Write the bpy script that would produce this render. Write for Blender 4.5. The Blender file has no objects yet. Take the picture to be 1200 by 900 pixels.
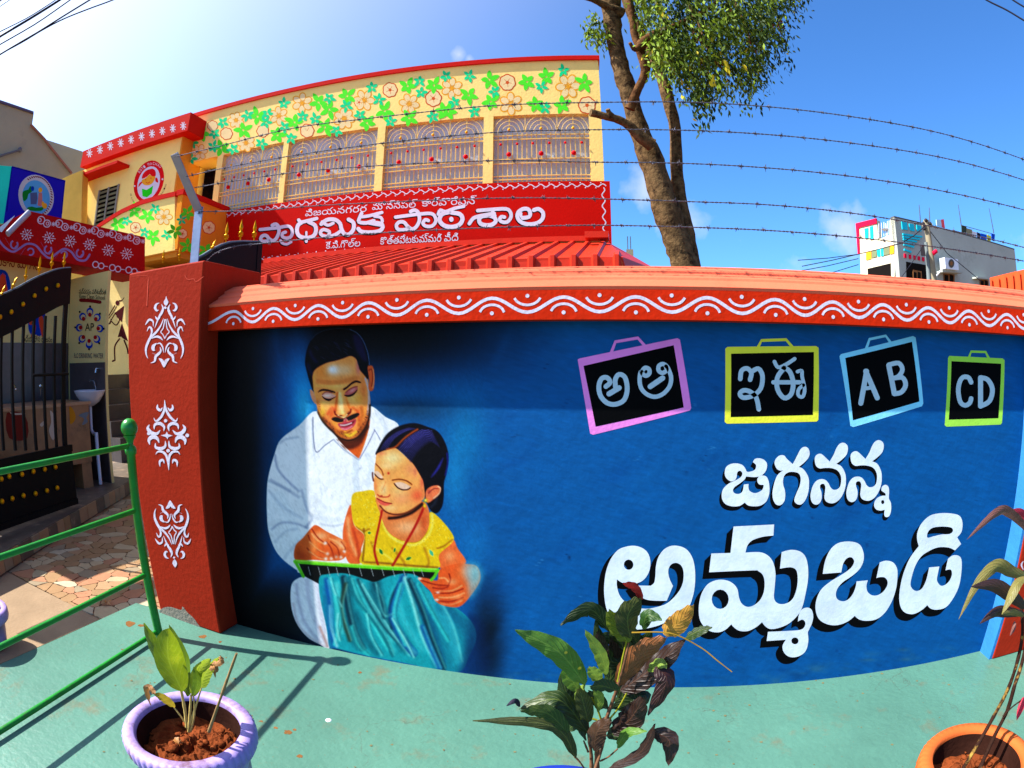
import bpy, math, random
import numpy as np
from mathutils import Vector, geometry
random.seed(7)
SC = bpy.context.scene
COL = SC.collection
R = math.radians

# ================================================================ camera (a fisheye lens), world, sun, exposure
YAW, PIT, ROL, D, EYE, FPX = -0.204, -0.039, 0.003, 2.15, 1.3889, 665.875
fw = np.array([math.sin(YAW)*math.cos(PIT), math.cos(YAW)*math.cos(PIT), math.sin(PIT)])
_r = np.array([math.cos(YAW), -math.sin(YAW), 0.]); _u = np.cross(_r, fw)
RGT = _r*math.cos(ROL)+_u*math.sin(ROL); UPV = -_r*math.sin(ROL)+_u*math.cos(ROL)
E0 = np.array([0., 0., EYE])
cd = bpy.data.cameras.new('camera'); cam = bpy.data.objects.new('camera', cd); COL.objects.link(cam); SC.camera = cam
cd.type = 'PANO'; cd.sensor_width = 36.0; cd.clip_start = .01; cd.clip_end = 3000
try:
    cd.cycles.panorama_type = 'FISHEYE_EQUISOLID'; cd.cycles.fisheye_lens = FPX/1200*36; cd.cycles.fisheye_fov = R(179)
except Exception:
    cd.panorama_type = 'FISHEYE_EQUISOLID'; cd.fisheye_lens = FPX/1200*36; cd.fisheye_fov = R(179)
from mathutils import Matrix
cam.matrix_world = Matrix(((RGT[0], UPV[0], -fw[0], 0), (RGT[1], UPV[1], -fw[1], 0), (RGT[2], UPV[2], -fw[2], EYE), (0, 0, 0, 1)))
SUN = Vector((-.657, -.185, .738)).normalized()          # towards the sun
sel = math.asin(SUN.z); saz = math.atan2(SUN.x, SUN.y)
w = bpy.data.worlds.new('World'); SC.world = w; w.use_nodes = True
nt = w.node_tree; nt.nodes.clear()
out = nt.nodes.new('ShaderNodeOutputWorld'); bg = nt.nodes.new('ShaderNodeBackground'); sky = nt.nodes.new('ShaderNodeTexSky')
sky.sky_type = 'NISHITA'; sky.sun_disc = False; sky.sun_elevation = sel; sky.sun_rotation = saz; sky.air_density = 1.0; sky.dust_density = .9; sky.ozone_density = 2.5
bg.inputs['Strength'].default_value = .065
def pxdir(x, y):
    dx, dy = x-600, 450-y; q = math.hypot(dx, dy)+1e-9; th = 2*math.asin(q/2/FPX)
    return fw*math.cos(th)+math.sin(th)*(dx*RGT+dy*UPV)/q
tc = nt.nodes.new('ShaderNodeTexCoord'); nz = nt.nodes.new('ShaderNodeTexNoise'); nz.inputs['Scale'].default_value = 26; nz.inputs['Detail'].default_value = 6
nt.links.new(tc.outputs['Generated'], nz.inputs['Vector'])
acc = None
for az_, el_, rad, amp in ((-17.8, 31.4, .017, .75), (-16.6, 31.0, .012, .65), (2.6, 17.8, .045, 1.0), (6, 14.5, .05, .7), (23.2, 13.2, .05, .9), (44, 10.5, .04, .8), (19, 8, .09, .35)):
    a_, e_ = R(az_), R(el_)
    vm = nt.nodes.new('ShaderNodeVectorMath'); vm.operation = 'DISTANCE'; vm.inputs[1].default_value = (math.sin(a_)*math.cos(e_), math.cos(a_)*math.cos(e_), math.sin(e_))
    nt.links.new(tc.outputs['Generated'], vm.inputs[0])
    mr = nt.nodes.new('ShaderNodeMapRange'); mr.inputs[1].default_value = rad*1.3; mr.inputs[2].default_value = 0; mr.inputs[3].default_value = 0; mr.inputs[4].default_value = amp
    nt.links.new(vm.outputs['Value'], mr.inputs[0])
    if acc is None: acc = mr.outputs[0]
    else:
        mx = nt.nodes.new('ShaderNodeMath'); mx.operation = 'MAXIMUM'; nt.links.new(acc, mx.inputs[0]); nt.links.new(mr.outputs[0], mx.inputs[1]); acc = mx.outputs[0]
m1 = nt.nodes.new('ShaderNodeMath'); m1.operation = 'ADD'; nt.links.new(acc, m1.inputs[0]); nt.links.new(nz.outputs[0], m1.inputs[1])
m2 = nt.nodes.new('ShaderNodeMapRange'); m2.inputs[1].default_value = .72; m2.inputs[2].default_value = 1.25; m2.inputs[4].default_value = .6; nt.links.new(m1.outputs[0], m2.inputs[0])
mixc = nt.nodes.new('ShaderNodeMixRGB'); nt.links.new(m2.outputs[0], mixc.inputs[0]); nt.links.new(sky.outputs[0], mixc.inputs[1]); mixc.inputs[2].default_value = (5.0, 5.4, 6.0, 1)
# haze glow round the sun and the deep blue of the photograph
tint = nt.nodes.new('ShaderNodeVectorMath'); tint.operation = 'MULTIPLY'; tint.inputs[1].default_value = (.50, 1.0, 1.55); nt.links.new(sky.outputs[0], tint.inputs[0])
dt = nt.nodes.new('ShaderNodeVectorMath'); dt.operation = 'DOT_PRODUCT'; dt.inputs[1].default_value = SUN; nt.links.new(tc.outputs['Generated'], dt.inputs[0])
cl0 = nt.nodes.new('ShaderNodeMath'); cl0.operation = 'MAXIMUM'; cl0.inputs[1].default_value = 0; nt.links.new(dt.outputs['Value'], cl0.inputs[0])
pw0 = nt.nodes.new('ShaderNodeMath'); pw0.operation = 'POWER'; pw0.inputs[1].default_value = 2.3; nt.links.new(cl0.outputs[0], pw0.inputs[0])
gl = nt.nodes.new('ShaderNodeVectorMath'); gl.operation = 'SCALE'; gl.inputs[0].default_value = (6.9, 5.7, 3.4); nt.links.new(pw0.outputs[0], gl.inputs['Scale'])
ad = nt.nodes.new('ShaderNodeVectorMath'); ad.operation = 'ADD'; nt.links.new(tint.outputs[0], ad.inputs[0]); nt.links.new(gl.outputs[0], ad.inputs[1]); nt.links.new(ad.outputs[0], mixc.inputs[1])
nt.links.new(mixc.outputs[0], bg.inputs['Color']); nt.links.new(bg.outputs[0], out.inputs['Surface'])
ld = bpy.data.lights.new('sun', 'SUN'); ld.energy = 5.0; ld.angle = R(.5); ld.color = (1.0, .95, .87)
lo = bpy.data.objects.new('sun', ld); COL.objects.link(lo); lo.rotation_euler = SUN.to_track_quat('Z', 'Y').to_euler()
SC.view_settings.view_transform = 'Standard'; SC.view_settings.look = 'None'; SC.view_settings.gamma = 1; SC.view_settings.exposure = 1.5

# ================================================================ where a pixel of the photograph lies in the place
def onX(x, y, X): d = pxdir(x, y); return E0+d*(X/d[0])
def onY(x, y, Y): d = pxdir(x, y); return E0+d*(Y/d[1])
def onZ(x, y, Z): d = pxdir(x, y); return E0+d*((Z-EYE)/d[2])
class Plane:                                              # vertical plane: normal azimuth, distance; e > 0 comes towards the camera
    def __init__(s, az, dist):
        s.n = np.array([math.sin(R(az)), math.cos(R(az)), 0.]); s.u = np.array([s.n[1], -s.n[0], 0.]); s.d = dist
    def at(s, x, y, e=0.): d = pxdir(x, y); return E0+d*((s.d-e)/(d@s.n))
    def uz(s, x, y, e=0.): p = s.at(x, y, e); return p@s.u, p[2]
    def P(s, u, z, e=0.): p = s.n*(s.d-e)+s.u*u; return np.array([p[0], p[1], z])
def plane_pts(a, b):                                      # vertical plane through two ground points
    a, b = np.array(a[:2], float), np.array(b[:2], float); t = (b-a)/np.linalg.norm(b-a); n = np.array([-t[1], t[0]]); d = n@a
    if d < 0: n, d = -n, -d
    return Plane(math.degrees(math.atan2(n[0], n[1])), d)

# ================================================================ materials
def lin(c):
    o = []
    for v in c[:3]: v = max(v, 0)/255.; o.append(v/12.92 if v < .04045 else ((v+.055)/1.055)**2.4)
    return o
MATS = {}
def mat(name, rgb, k=.8, rough=.7, var=.12, vscale=3., bump=.15, bscale=60., metal=0., stain=None, stain_amt=.4, stain_scale=2., attr=False, spec=.03, trans=0., coord='Object', fleck=None, leafy=0, slo=.56, crack=None):
    if name in MATS: return MATS[name]
    m = bpy.data.materials.new(name); m.use_nodes = True; n = m.node_tree; b = n.nodes['Principled BSDF']
    b.inputs['Roughness'].default_value = rough; b.inputs['Metallic'].default_value = metal
    b.inputs['Specular IOR Level'].default_value = spec
    t = n.nodes.new('ShaderNodeTexCoord'); co = t.outputs[coord]
    if attr:
        a = n.nodes.new('ShaderNodeAttribute'); a.attribute_name = 'Col'; src = a.outputs['Color']
    else:
        a = n.nodes.new('ShaderNodeRGB'); a.outputs[0].default_value = tuple(x*k for x in lin(rgb))+(1,); src = a.outputs[0]
    nz = n.nodes.new('ShaderNodeTexNoise'); nz.inputs['Scale'].default_value = vscale; nz.inputs['Detail'].default_value = 8; nz.inputs['Roughness'].default_value = .65; n.links.new(co, nz.inputs['Vector'])
    mr = n.nodes.new('ShaderNodeMapRange'); mr.inputs[1].default_value = .3; mr.inputs[2].default_value = .7; mr.inputs[3].default_value = 1-var; mr.inputs[4].default_value = 1+var*.6; n.links.new(nz.outputs[0], mr.inputs[0])
    mu = n.nodes.new('ShaderNodeVectorMath'); mu.operation = 'SCALE'; n.links.new(src, mu.inputs[0]); n.links.new(mr.outputs[0], mu.inputs['Scale']); src = mu.outputs[0]
    if stain:
        z2 = n.nodes.new('ShaderNodeTexNoise'); z2.inputs['Scale'].default_value = stain_scale; z2.inputs['Detail'].default_value = 10; z2.inputs['Roughness'].default_value = .7; n.links.new(co, z2.inputs['Vector'])
        r2 = n.nodes.new('ShaderNodeMapRange'); r2.inputs[1].default_value = slo; r2.inputs[2].default_value = slo+.12; r2.inputs[4].default_value = stain_amt; n.links.new(z2.outputs[0], r2.inputs[0])
        mx = n.nodes.new('ShaderNodeMixRGB'); n.links.new(r2.outputs[0], mx.inputs[0]); n.links.new(src, mx.inputs[1]); mx.inputs[2].default_value = tuple(x*k for x in lin(stain))+(1,); src = mx.outputs[0]
    if fleck:
        z3 = n.nodes.new('ShaderNodeTexVoronoi'); z3.inputs['Scale'].default_value = fleck[1]; n.links.new(co, z3.inputs['Vector'])
        r3 = n.nodes.new('ShaderNodeMapRange'); r3.inputs[1].default_value = fleck[2]; r3.inputs[2].default_value = fleck[2]*.6; n.links.new(z3.outputs['Distance'], r3.inputs[0])
        mx = n.nodes.new('ShaderNodeMixRGB'); n.links.new(r3.outputs[0], mx.inputs[0]); n.links.new(src, mx.inputs[1]); mx.inputs[2].default_value = tuple(x*k for x in lin(fleck[0]))+(1,); src = mx.outputs[0]
    if crack:
        zz = n.nodes.new('ShaderNodeTexNoise'); zz.inputs['Scale'].default_value = 5; zz.inputs['Detail'].default_value = 5; n.links.new(co, zz.inputs['Vector'])
        vs_ = n.nodes.new('ShaderNodeVectorMath'); vs_.operation = 'SCALE'; vs_.inputs['Scale'].default_value = .35; n.links.new(zz.outputs['Color'], vs_.inputs[0]); va = n.nodes.new('ShaderNodeVectorMath'); n.links.new(co, va.inputs[0]); n.links.new(vs_.outputs[0], va.inputs[1])
        for sc_c, th_c, am_c in ((crack, .0035, .55), (crack*3.1, .003, .25)):
            vo = n.nodes.new('ShaderNodeTexVoronoi'); vo.feature = 'DISTANCE_TO_EDGE'; vo.inputs['Scale'].default_value = sc_c; n.links.new(va.outputs[0], vo.inputs['Vector'])
            rc = n.nodes.new('ShaderNodeMapRange'); rc.inputs[1].default_value = th_c*sc_c; rc.inputs[2].default_value = 0; rc.inputs[4].default_value = am_c; n.links.new(vo.outputs['Distance'], rc.inputs[0])
            mk = n.nodes.new('ShaderNodeMath'); mk.operation = 'MULTIPLY'; n.links.new(rc.outputs[0], mk.inputs[0]); mk2 = n.nodes.new('ShaderNodeMapRange'); mk2.inputs[1].default_value = .45; mk2.inputs[2].default_value = .6; n.links.new(nz.outputs[0], mk2.inputs[0]); n.links.new(mk2.outputs[0], mk.inputs[1])
            mx = n.nodes.new('ShaderNodeMixRGB'); n.links.new(mk.outputs[0], mx.inputs[0]); n.links.new(src, mx.inputs[1]); mx.inputs[2].default_value = (.05, .05, .035, 1); src = mx.outputs[0]
        z5 = n.nodes.new('ShaderNodeTexNoise'); z5.inputs['Scale'].default_value = .9; z5.inputs['Detail'].default_value = 9; z5.inputs['Roughness'].default_value = .7; n.links.new(co, z5.inputs['Vector'])
        r5 = n.nodes.new('ShaderNodeMapRange'); r5.inputs[1].default_value = .35; r5.inputs[2].default_value = .7; r5.inputs[3].default_value = .84; r5.inputs[4].default_value = 1.12; n.links.new(z5.outputs[0], r5.inputs[0])
        m5 = n.nodes.new('ShaderNodeVectorMath'); m5.operation = 'SCALE'; n.links.new(src, m5.inputs[0]); n.links.new(r5.outputs[0], m5.inputs['Scale']); src = m5.outputs[0]
    n.links.new(src, b.inputs['Base Color'])
    if bump > 0:
        z = n.nodes.new('ShaderNodeTexNoise'); z.inputs['Scale'].default_value = bscale; z.inputs['Detail'].default_value = 6; n.links.new(co, z.inputs['Vector'])
        bp = n.nodes.new('ShaderNodeBump'); bp.inputs['Strength'].default_value = bump; bp.inputs['Distance'].default_value = .01; n.links.new(z.outputs[0], bp.inputs['Height']); n.links.new(bp.outputs[0], b.inputs['Normal'])
    if trans > 0:
        tr = n.nodes.new('ShaderNodeBsdfTranslucent'); n.links.new(src, tr.inputs['Color']); ms = n.nodes.new('ShaderNodeMixShader'); ms.inputs[0].default_value = trans
        n.links.new(b.outputs[0], ms.inputs[1]); n.links.new(tr.outputs[0], ms.inputs[2]); n.links.new(ms.outputs[0], n.nodes['Material Output'].inputs['Surface'])
    if leafy:
        uv = n.nodes.new('ShaderNodeUVMap'); uv.uv_map = 'leaf'; sx = n.nodes.new('ShaderNodeSeparateXYZ'); n.links.new(uv.outputs[0], sx.inputs[0])
        def M_(op, a_, b_):
            q = n.nodes.new('ShaderNodeMath'); q.operation = op
            for i_, v_ in enumerate((a_, b_)):
                if v_ is None: continue
                if isinstance(v_, (int, float)): q.inputs[i_].default_value = v_
                else: n.links.new(v_, q.inputs[i_])
            return q.outputs[0]
        ab = M_('ABSOLUTE', sx.outputs[1], None); ph = M_('SUBTRACT', M_('MULTIPLY', sx.outputs[0], leafy), M_('MULTIPLY', ab, 2.6)); sn = M_('SINE', M_('MULTIPLY', ph, 6.283), None)
        vein = M_('POWER', M_('ADD', M_('MULTIPLY', sn, .5), .5), 7.0); mid = M_('LESS_THAN', ab, .05); vv = M_('MAXIMUM', M_('MULTIPLY', vein, .45), mid)
        b1 = b.inputs['Base Color'].links[0].from_socket; mv = n.nodes.new('ShaderNodeMixRGB'); mv.blend_type = 'ADD'; mv.inputs[0].default_value = .0; n.links.new(M_('MULTIPLY', vv, .5), mv.inputs[0]); n.links.new(b1, mv.inputs[1]); mv.inputs[2].default_value = (.10, .12, .02, 1) if rgb[1] > rgb[0]*.8 else (.05, .02, .008, 1); n.links.new(mv.outputs[0], b.inputs['Base Color'])
        if trans > 0: n.links.new(mv.outputs[0], tr.inputs['Color'])
        b2 = n.nodes.new('ShaderNodeBump'); b2.inputs['Strength'].default_value = .45; b2.inputs['Distance'].default_value = .006; n.links.new(M_('SUBTRACT', 1.0, vv), b2.inputs['Height'])
        if b.inputs['Normal'].links: n.links.new(b.inputs['Normal'].links[0].from_socket, b2.inputs['Normal'])
        n.links.new(b2.outputs[0], b.inputs['Normal'])
    MATS[name] = m; return m

# ================================================================ mesh builder and objects
class MB:
    def __init__(s): s.v = []; s.f = []; s.sm = []
    def add(s, vs, fs, smooth=False):
        o = len(s.v); s.v += [tuple(map(float, p)) for p in vs]; s.f += [tuple(o+i for i in f) for f in fs]; s.sm += [smooth]*len(fs); return s
    def box(s, a, b):
        x0, y0, z0 = a; x1, y1, z1 = b
        return s.hexa([(x0, y0, z0), (x1, y0, z0), (x1, y1, z0), (x0, y1, z0)], [(x0, y0, z1), (x1, y0, z1), (x1, y1, z1), (x0, y1, z1)])
    def hexa(s, lo, hi):
        return s.add(list(lo)+list(hi), [(3, 2, 1, 0), (4, 5, 6, 7), (0, 1, 5, 4), (1, 2, 6, 5), (2, 3, 7, 6), (3, 0, 4, 7)])
    def slab(s, pts, vec):                                # polygon (3-D points) thickened along vec
        n = len(pts); vec = np.array(vec, float); p = [np.array(q, float) for q in pts]
        return s.add(p+[q+vec for q in p], [tuple(range(n)), tuple(range(2*n-1, n-1, -1))]+[(i, n+i, n+(i+1) % n, (i+1) % n) for i in range(n)])
    def tube(s, path, r, sides=8, caps=True, smooth=True):
        P = [np.array(p, float) for p in path]; n = len(P); rr = r if hasattr(r, '__len__') else [r]*n; o = []
        ref = np.array([0., 0., 1.]); t0 = P[-1]-P[0]
        if abs(t0[2]) > .8*np.linalg.norm(t0): ref = np.array([0., 1., .05])
        for i in range(n):
            t = P[min(i+1, n-1)]-P[max(i-1, 0)]; t = t/(np.linalg.norm(t)+1e-12); a = np.cross(t, ref); a = a/(np.linalg.norm(a)+1e-12); b = np.cross(t, a)
            for k in range(sides): q = 2*math.pi*k/sides; o.append(P[i]+rr[i]*(a*math.cos(q)+b*math.sin(q)))
        fs = [(i*sides+k, i*sides+(k+1) % sides, (i+1)*sides+(k+1) % sides, (i+1)*sides+k) for i in range(n-1) for k in range(sides)]
        s.add(o, fs, smooth)
        if caps: s.add(o[:sides], [tuple(range(sides))[::-1]]); s.add(o[-sides:], [tuple(range(sides))])
        return s
    def lathe(s, prof, c, sides=32, smooth=True, wob=None):   # prof: (r, z)
        o = []
        for (r, z) in prof:
            for k in range(sides):
                q = 2*math.pi*k/sides; rr = r if wob is None else wob(r, z, q); o.append((c[0]+rr*math.cos(q), c[1]+rr*math.sin(q), c[2]+z))
        return s.add(o, [(i*sides+k, i*sides+(k+1) % sides, (i+1)*sides+(k+1) % sides, (i+1)*sides+k) for i in range(len(prof)-1) for k in range(sides)], smooth)
    def ball(s, c, r, n=12, sc=(1, 1, 1)):
        o = []; fs = []
        for i in range(n+1):
            a = math.pi*i/n
            for k in range(2*n): q = math.pi*k/n; o.append((c[0]+r*sc[0]*math.sin(a)*math.cos(q), c[1]+r*sc[1]*math.sin(a)*math.sin(q), c[2]+r*sc[2]*math.cos(a)))
        for i in range(n):
            for k in range(2*n): fs.append((i*2*n+k, (i+1)*2*n+k, (i+1)*2*n+(k+1) % (2*n), i*2*n+(k+1) % (2*n)))
        return s.add(o, fs, True)
def base_of(root): return Vector(root['_w']) if root is not None and '_w' in root else Vector((0, 0, 0))
def obj(name, mb, m, parent=None, kind=None, label=None, cat=None, group=None, bevel=0):
    me = bpy.data.meshes.new(name)
    if isinstance(mb, MB):
        me.from_pydata(mb.v, [], mb.f); me.polygons.foreach_set('use_smooth', mb.sm)
    else: me = mb
    me.materials.append(m); me.validate(); me.update()
    o = bpy.data.objects.new(name, me); COL.objects.link(o)
    if parent is not None:
        o.parent = parent
        if '_w' in parent: o.location = -Vector(parent['_w'])
    if kind is None and parent is not None and name in FLAT: kind = 'stuff'
    if kind: o['kind'] = kind
    if label: o['label'] = label
    if cat: o['category'] = cat
    if group: o['group'] = group
    if bevel: b = o.modifiers.new('bevel', 'BEVEL'); b.width = bevel; b.segments = 2; b.limit_method = 'ANGLE'
    return o
ROOTS = []
FLAT = {'painted_leaves', 'painted_flowers', 'painted_petals', 'wave_pattern', 'wave_border', 'scroll_pattern', 'eave_pattern', 'emblem_scene', 'emblem_dots', 'emblem_lettering', 'emblem_hair', 'emblem_face', 'lettering', 'lettering_outline',
        'scroll_motif', 'slate_letters', 'rosette_print', 'hand_painting', 'emblem_disc', 'dancer_painting', 'painted_shape', 'paint_drip'}
def thing(name, label, cat, loc, group=None):
    o = bpy.data.objects.new(name, None); COL.objects.link(o); o.location = [float(v) for v in loc]; o['label'] = label; o['category'] = cat; o.empty_display_size = .1
    o['_w'] = [float(v) for v in loc]; ROOTS.append(o)
    if group: o['group'] = group
    return o
def copy_thing(o, loc, label):
    r_ = o.copy(); COL.objects.link(r_); r_.location = loc; r_['label'] = label
    def rec(a, pa):
        for ch in a.children:
            c = ch.copy(); COL.objects.link(c); c.parent = pa; rec(ch, c)
    rec(o, r_)
    return r_
def part(name, mb, m, root, **k): return obj(name, mb, m, root, **k)

# ---- flat paint: brush strokes and shapes given in photograph pixels, laid on a real plane by `at(x, y, e)`
def zf(x0, y0, sc): return lambda *f: [(x0+f[i]/sc, y0+f[i+1]/sc) for i in range(0, len(f), 2)]
class Paint:
    def __init__(s, at, e0=.0004, de=.000012): s.at = at; s.e = e0; s.de = de; s.mb = MB()
    def nxt(s): s.e += s.de; return s.e
    def stroke(s, pts, w, w1=None, taper=False, n=4, caps=True):
        P = catmull(pts, False, n); m = len(P); tt = np.linspace(0, 1, m); W = w+((w1 if w1 is not None else w)-w)*tt
        if taper == 'end': W = W*(1-.85*tt)
        elif taper: W = W*np.clip(np.sin(np.pi*(.04+.92*tt)), .12, 1)
        T = np.gradient(P, axis=0); T /= (np.linalg.norm(T, axis=1)[:, None]+1e-9); N = np.stack([-T[:, 1], T[:, 0]], 1)
        L = P+N*W[:, None]/2; Q = P-N*W[:, None]/2; e = s.nxt()
        vs = [s.at(x, y, e) for x, y in L]+[s.at(x, y, e) for x, y in Q]
        s.mb.add(vs, [(i, i+1, m+i+1, m+i) for i in range(m-1)])
        if caps and min(W[0], W[-1]) > .0:
            for c, t, ww, sg in ((P[0], T[0], W[0], -1), (P[-1], T[-1], W[-1], 1)):
                if ww < .25: continue
                a0 = math.atan2(t[1], t[0])+(0 if sg > 0 else math.pi); k = 6
                ps = [c+ww/2*np.array([math.cos(a0-math.pi/2+math.pi*i/k), math.sin(a0-math.pi/2+math.pi*i/k)]) for i in range(k+1)]
                s.mb.add([s.at(x, y, e) for x, y in ps], [tuple(range(k+1))])
        return s
    def poly(s, pts, holes=(), smooth=True, n=4, off=(0, 0)):
        outer = catmull(pts, True, n) if smooth else np.array(pts, float)
        loops = []
        for l in [outer]+[np.array(h, float) for h in holes]:
            l = l+np.array(off); q = [l[0]]
            for a in l[1:]:
                if abs(a-q[-1]).max() > .02: q.append(a)
            if abs(q[0]-q[-1]).max() < .02: q.pop()
            loops.append(q)
        vv = []; ee = []
        for q in loops: o = len(vv); vv += [Vector((float(a[0]), float(a[1]))) for a in q]; ee += [(o+i, o+(i+1) % len(q)) for i in range(len(q))]
        V2, _, F2, *_r = geometry.delaunay_2d_cdt(vv, ee, [], 0, 1e-5); e = s.nxt(); keep = []
        for t in F2:
            cx = sum(V2[i][0] for i in t)/len(t); cy = sum(V2[i][1] for i in t)/len(t); c = False
            for q in loops:
                for i in range(len(q)):
                    (a, b), (c_, d_) = q[i], q[i-1]
                    if (b > cy) != (d_ > cy) and cx < (c_-a)*(cy-b)/(d_-b)+a: c = not c
            if c: keep.append(tuple(t))
        s.mb.add([s.at(x, y, e) for x, y in V2], keep); return s
    def ell(s, x, y, rx, ry=None, rot=0, n=14):
        ry = ry or rx; c, k = math.cos(R(rot)), math.sin(R(rot))
        ps = [(x+rx*math.cos(2*math.pi*i/n)*c-ry*math.sin(2*math.pi*i/n)*k, y+rx*math.cos(2*math.pi*i/n)*k+ry*math.sin(2*math.pi*i/n)*c) for i in range(n)]
        e = s.nxt(); s.mb.add([s.at(a, b, e) for a, b in ps], [tuple(range(n))]); return s
    def ring(s, x, y, rx, ry, w, rot=0, a0=0, a1=360, n=20):
        c, k = math.cos(R(rot)), math.sin(R(rot)); ps = []
        for i in range(n+1): q = R(a0+(a1-a0)*i/n); u, v = rx*math.cos(q), ry*math.sin(q); ps.append((x+u*c-v*k, y+u*k+v*c))
        e = s.nxt(); P = np.array(ps); T = np.gradient(P, axis=0); T /= (np.linalg.norm(T, axis=1)[:, None]+1e-9); N = np.stack([-T[:, 1], T[:, 0]], 1)
        vs = [s.at(a, b, e) for a, b in P+N*w/2]+[s.at(a, b, e) for a, b in P-N*w/2]; m = len(P); s.mb.add(vs, [(i, i+1, m+i+1, m+i) for i in range(m-1)]); return s
def ellp(x, y, rx, ry, n=16): return [(x+rx*math.cos(-2*math.pi*i/n), y+ry*math.sin(-2*math.pi*i/n)) for i in range(n)]
def text_mesh(s, bold=False):                              # glyph outlines filled by winding number (overlapping signs stay solid)
    c = bpy.data.curves.new('lettering', 'FONT'); c.body = s; c.size = 1.0; c.resolution_u = 3; c.fill_mode = 'NONE'
    if bold: c.offset = .016
    o = bpy.data.objects.new('lettering', c); COL.objects.link(o); bpy.context.view_layer.update()
    me = bpy.data.meshes.new_from_object(o.evaluated_get(bpy.context.evaluated_depsgraph_get())); bpy.data.objects.remove(o)
    V = [tuple(v.co[:2]) for v in me.vertices]; nx = {}
    for e in me.edges: nx.setdefault(e.vertices[0], []).append(e.vertices[1]); nx.setdefault(e.vertices[1], []).append(e.vertices[0])
    seen = set(); loops = []
    for a in range(len(V)):
        if a in seen or a not in nx: continue
        L = [a]; seen.add(a); nb = a+1 if a+1 in nx[a] else nx[a][0]
        while nb not in seen:
            seen.add(nb); L.append(nb); w_ = [q for q in nx[nb] if q not in seen]
            if not w_: break
            nb = w_[0]
        if len(L) > 2: loops.append(np.array([V[i] for i in L]))
    vv, ee = [], []
    for q in loops:
        o_ = len(vv); vv += [Vector((float(a), float(b))) for a, b in q]; ee += [(o_+i, o_+(i+1) % len(q)) for i in range(len(q))]
    m2 = MB()
    if not vv: return m2
    V2, _, F2, *_r = geometry.delaunay_2d_cdt(vv, ee, [], 0, 1e-5); keep = []
    cen = np.array([[sum(V2[i][0] for i in t)/len(t), sum(V2[i][1] for i in t)/len(t)] for t in F2]); wn = np.zeros(len(cen))
    for q in loops:
        p0, p1 = q, np.roll(q, -1, 0)
        for (x0, y0), (x1, y1) in zip(p0, p1):
            if y0 == y1: continue
            cr = (cen[:, 0]-x0)*(y1-y0)-(x1-x0)*(cen[:, 1]-y0); wn += np.where((y0 <= cen[:, 1]) & (y1 > cen[:, 1]) & (cr < 0), 1, 0)-np.where((y1 <= cen[:, 1]) & (y0 > cen[:, 1]) & (cr > 0), 1, 0)
    m2.add([(p_[0], p_[1], 0) for p_ in V2], [tuple(t) for t, k in zip(F2, wn) if k != 0]); return m2
def text_on(pl, s, p0, p1, h, e=.001, bold=False):        # text laid on a plane between two baseline pixels; h = cap height in metres
    me = text_mesh(s, bold); V = np.array(me.v); mb = MB()
    if len(V) == 0: return mb
    a, b = pl.at(*p0, e), pl.at(*p1, e); x0, x1 = V[:, 0].min(), V[:, 0].max(); ux = (b-a)/(x1-x0)
    mb.add([a+ux*(v[0]-x0)+np.array([0, 0, 1.])*v[1]*h/.7 for v in V], me.f); return mb
# ---------------------------------------------------------------- mural painter (the picture painted on the wall)
def catmull(pts, closed=False, n=6):
    P = [np.array(p, float) for p in pts]
    if len(P) < 3: return np.array(P)
    out = []; m = len(P); rng = range(m) if closed else range(m-1)
    for i in rng:
        if closed: p0, p1, p2, p3 = P[i-1], P[i], P[(i+1) % m], P[(i+2) % m]
        else: p0, p1, p2, p3 = P[max(i-1, 0)], P[i], P[i+1], P[min(i+2, m-1)]
        if abs(p1-p2).max() < 1e-9: continue
        for k in range(n):
            t = k/n
            out.append(.5*((2*p1)+(-p0+p2)*t+(2*p0-5*p1+4*p2-p3)*t*t+(-p0+3*p1-3*p2+p3)*t**3))
    if not closed: out.append(P[-1])
    return np.array(out)

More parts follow.
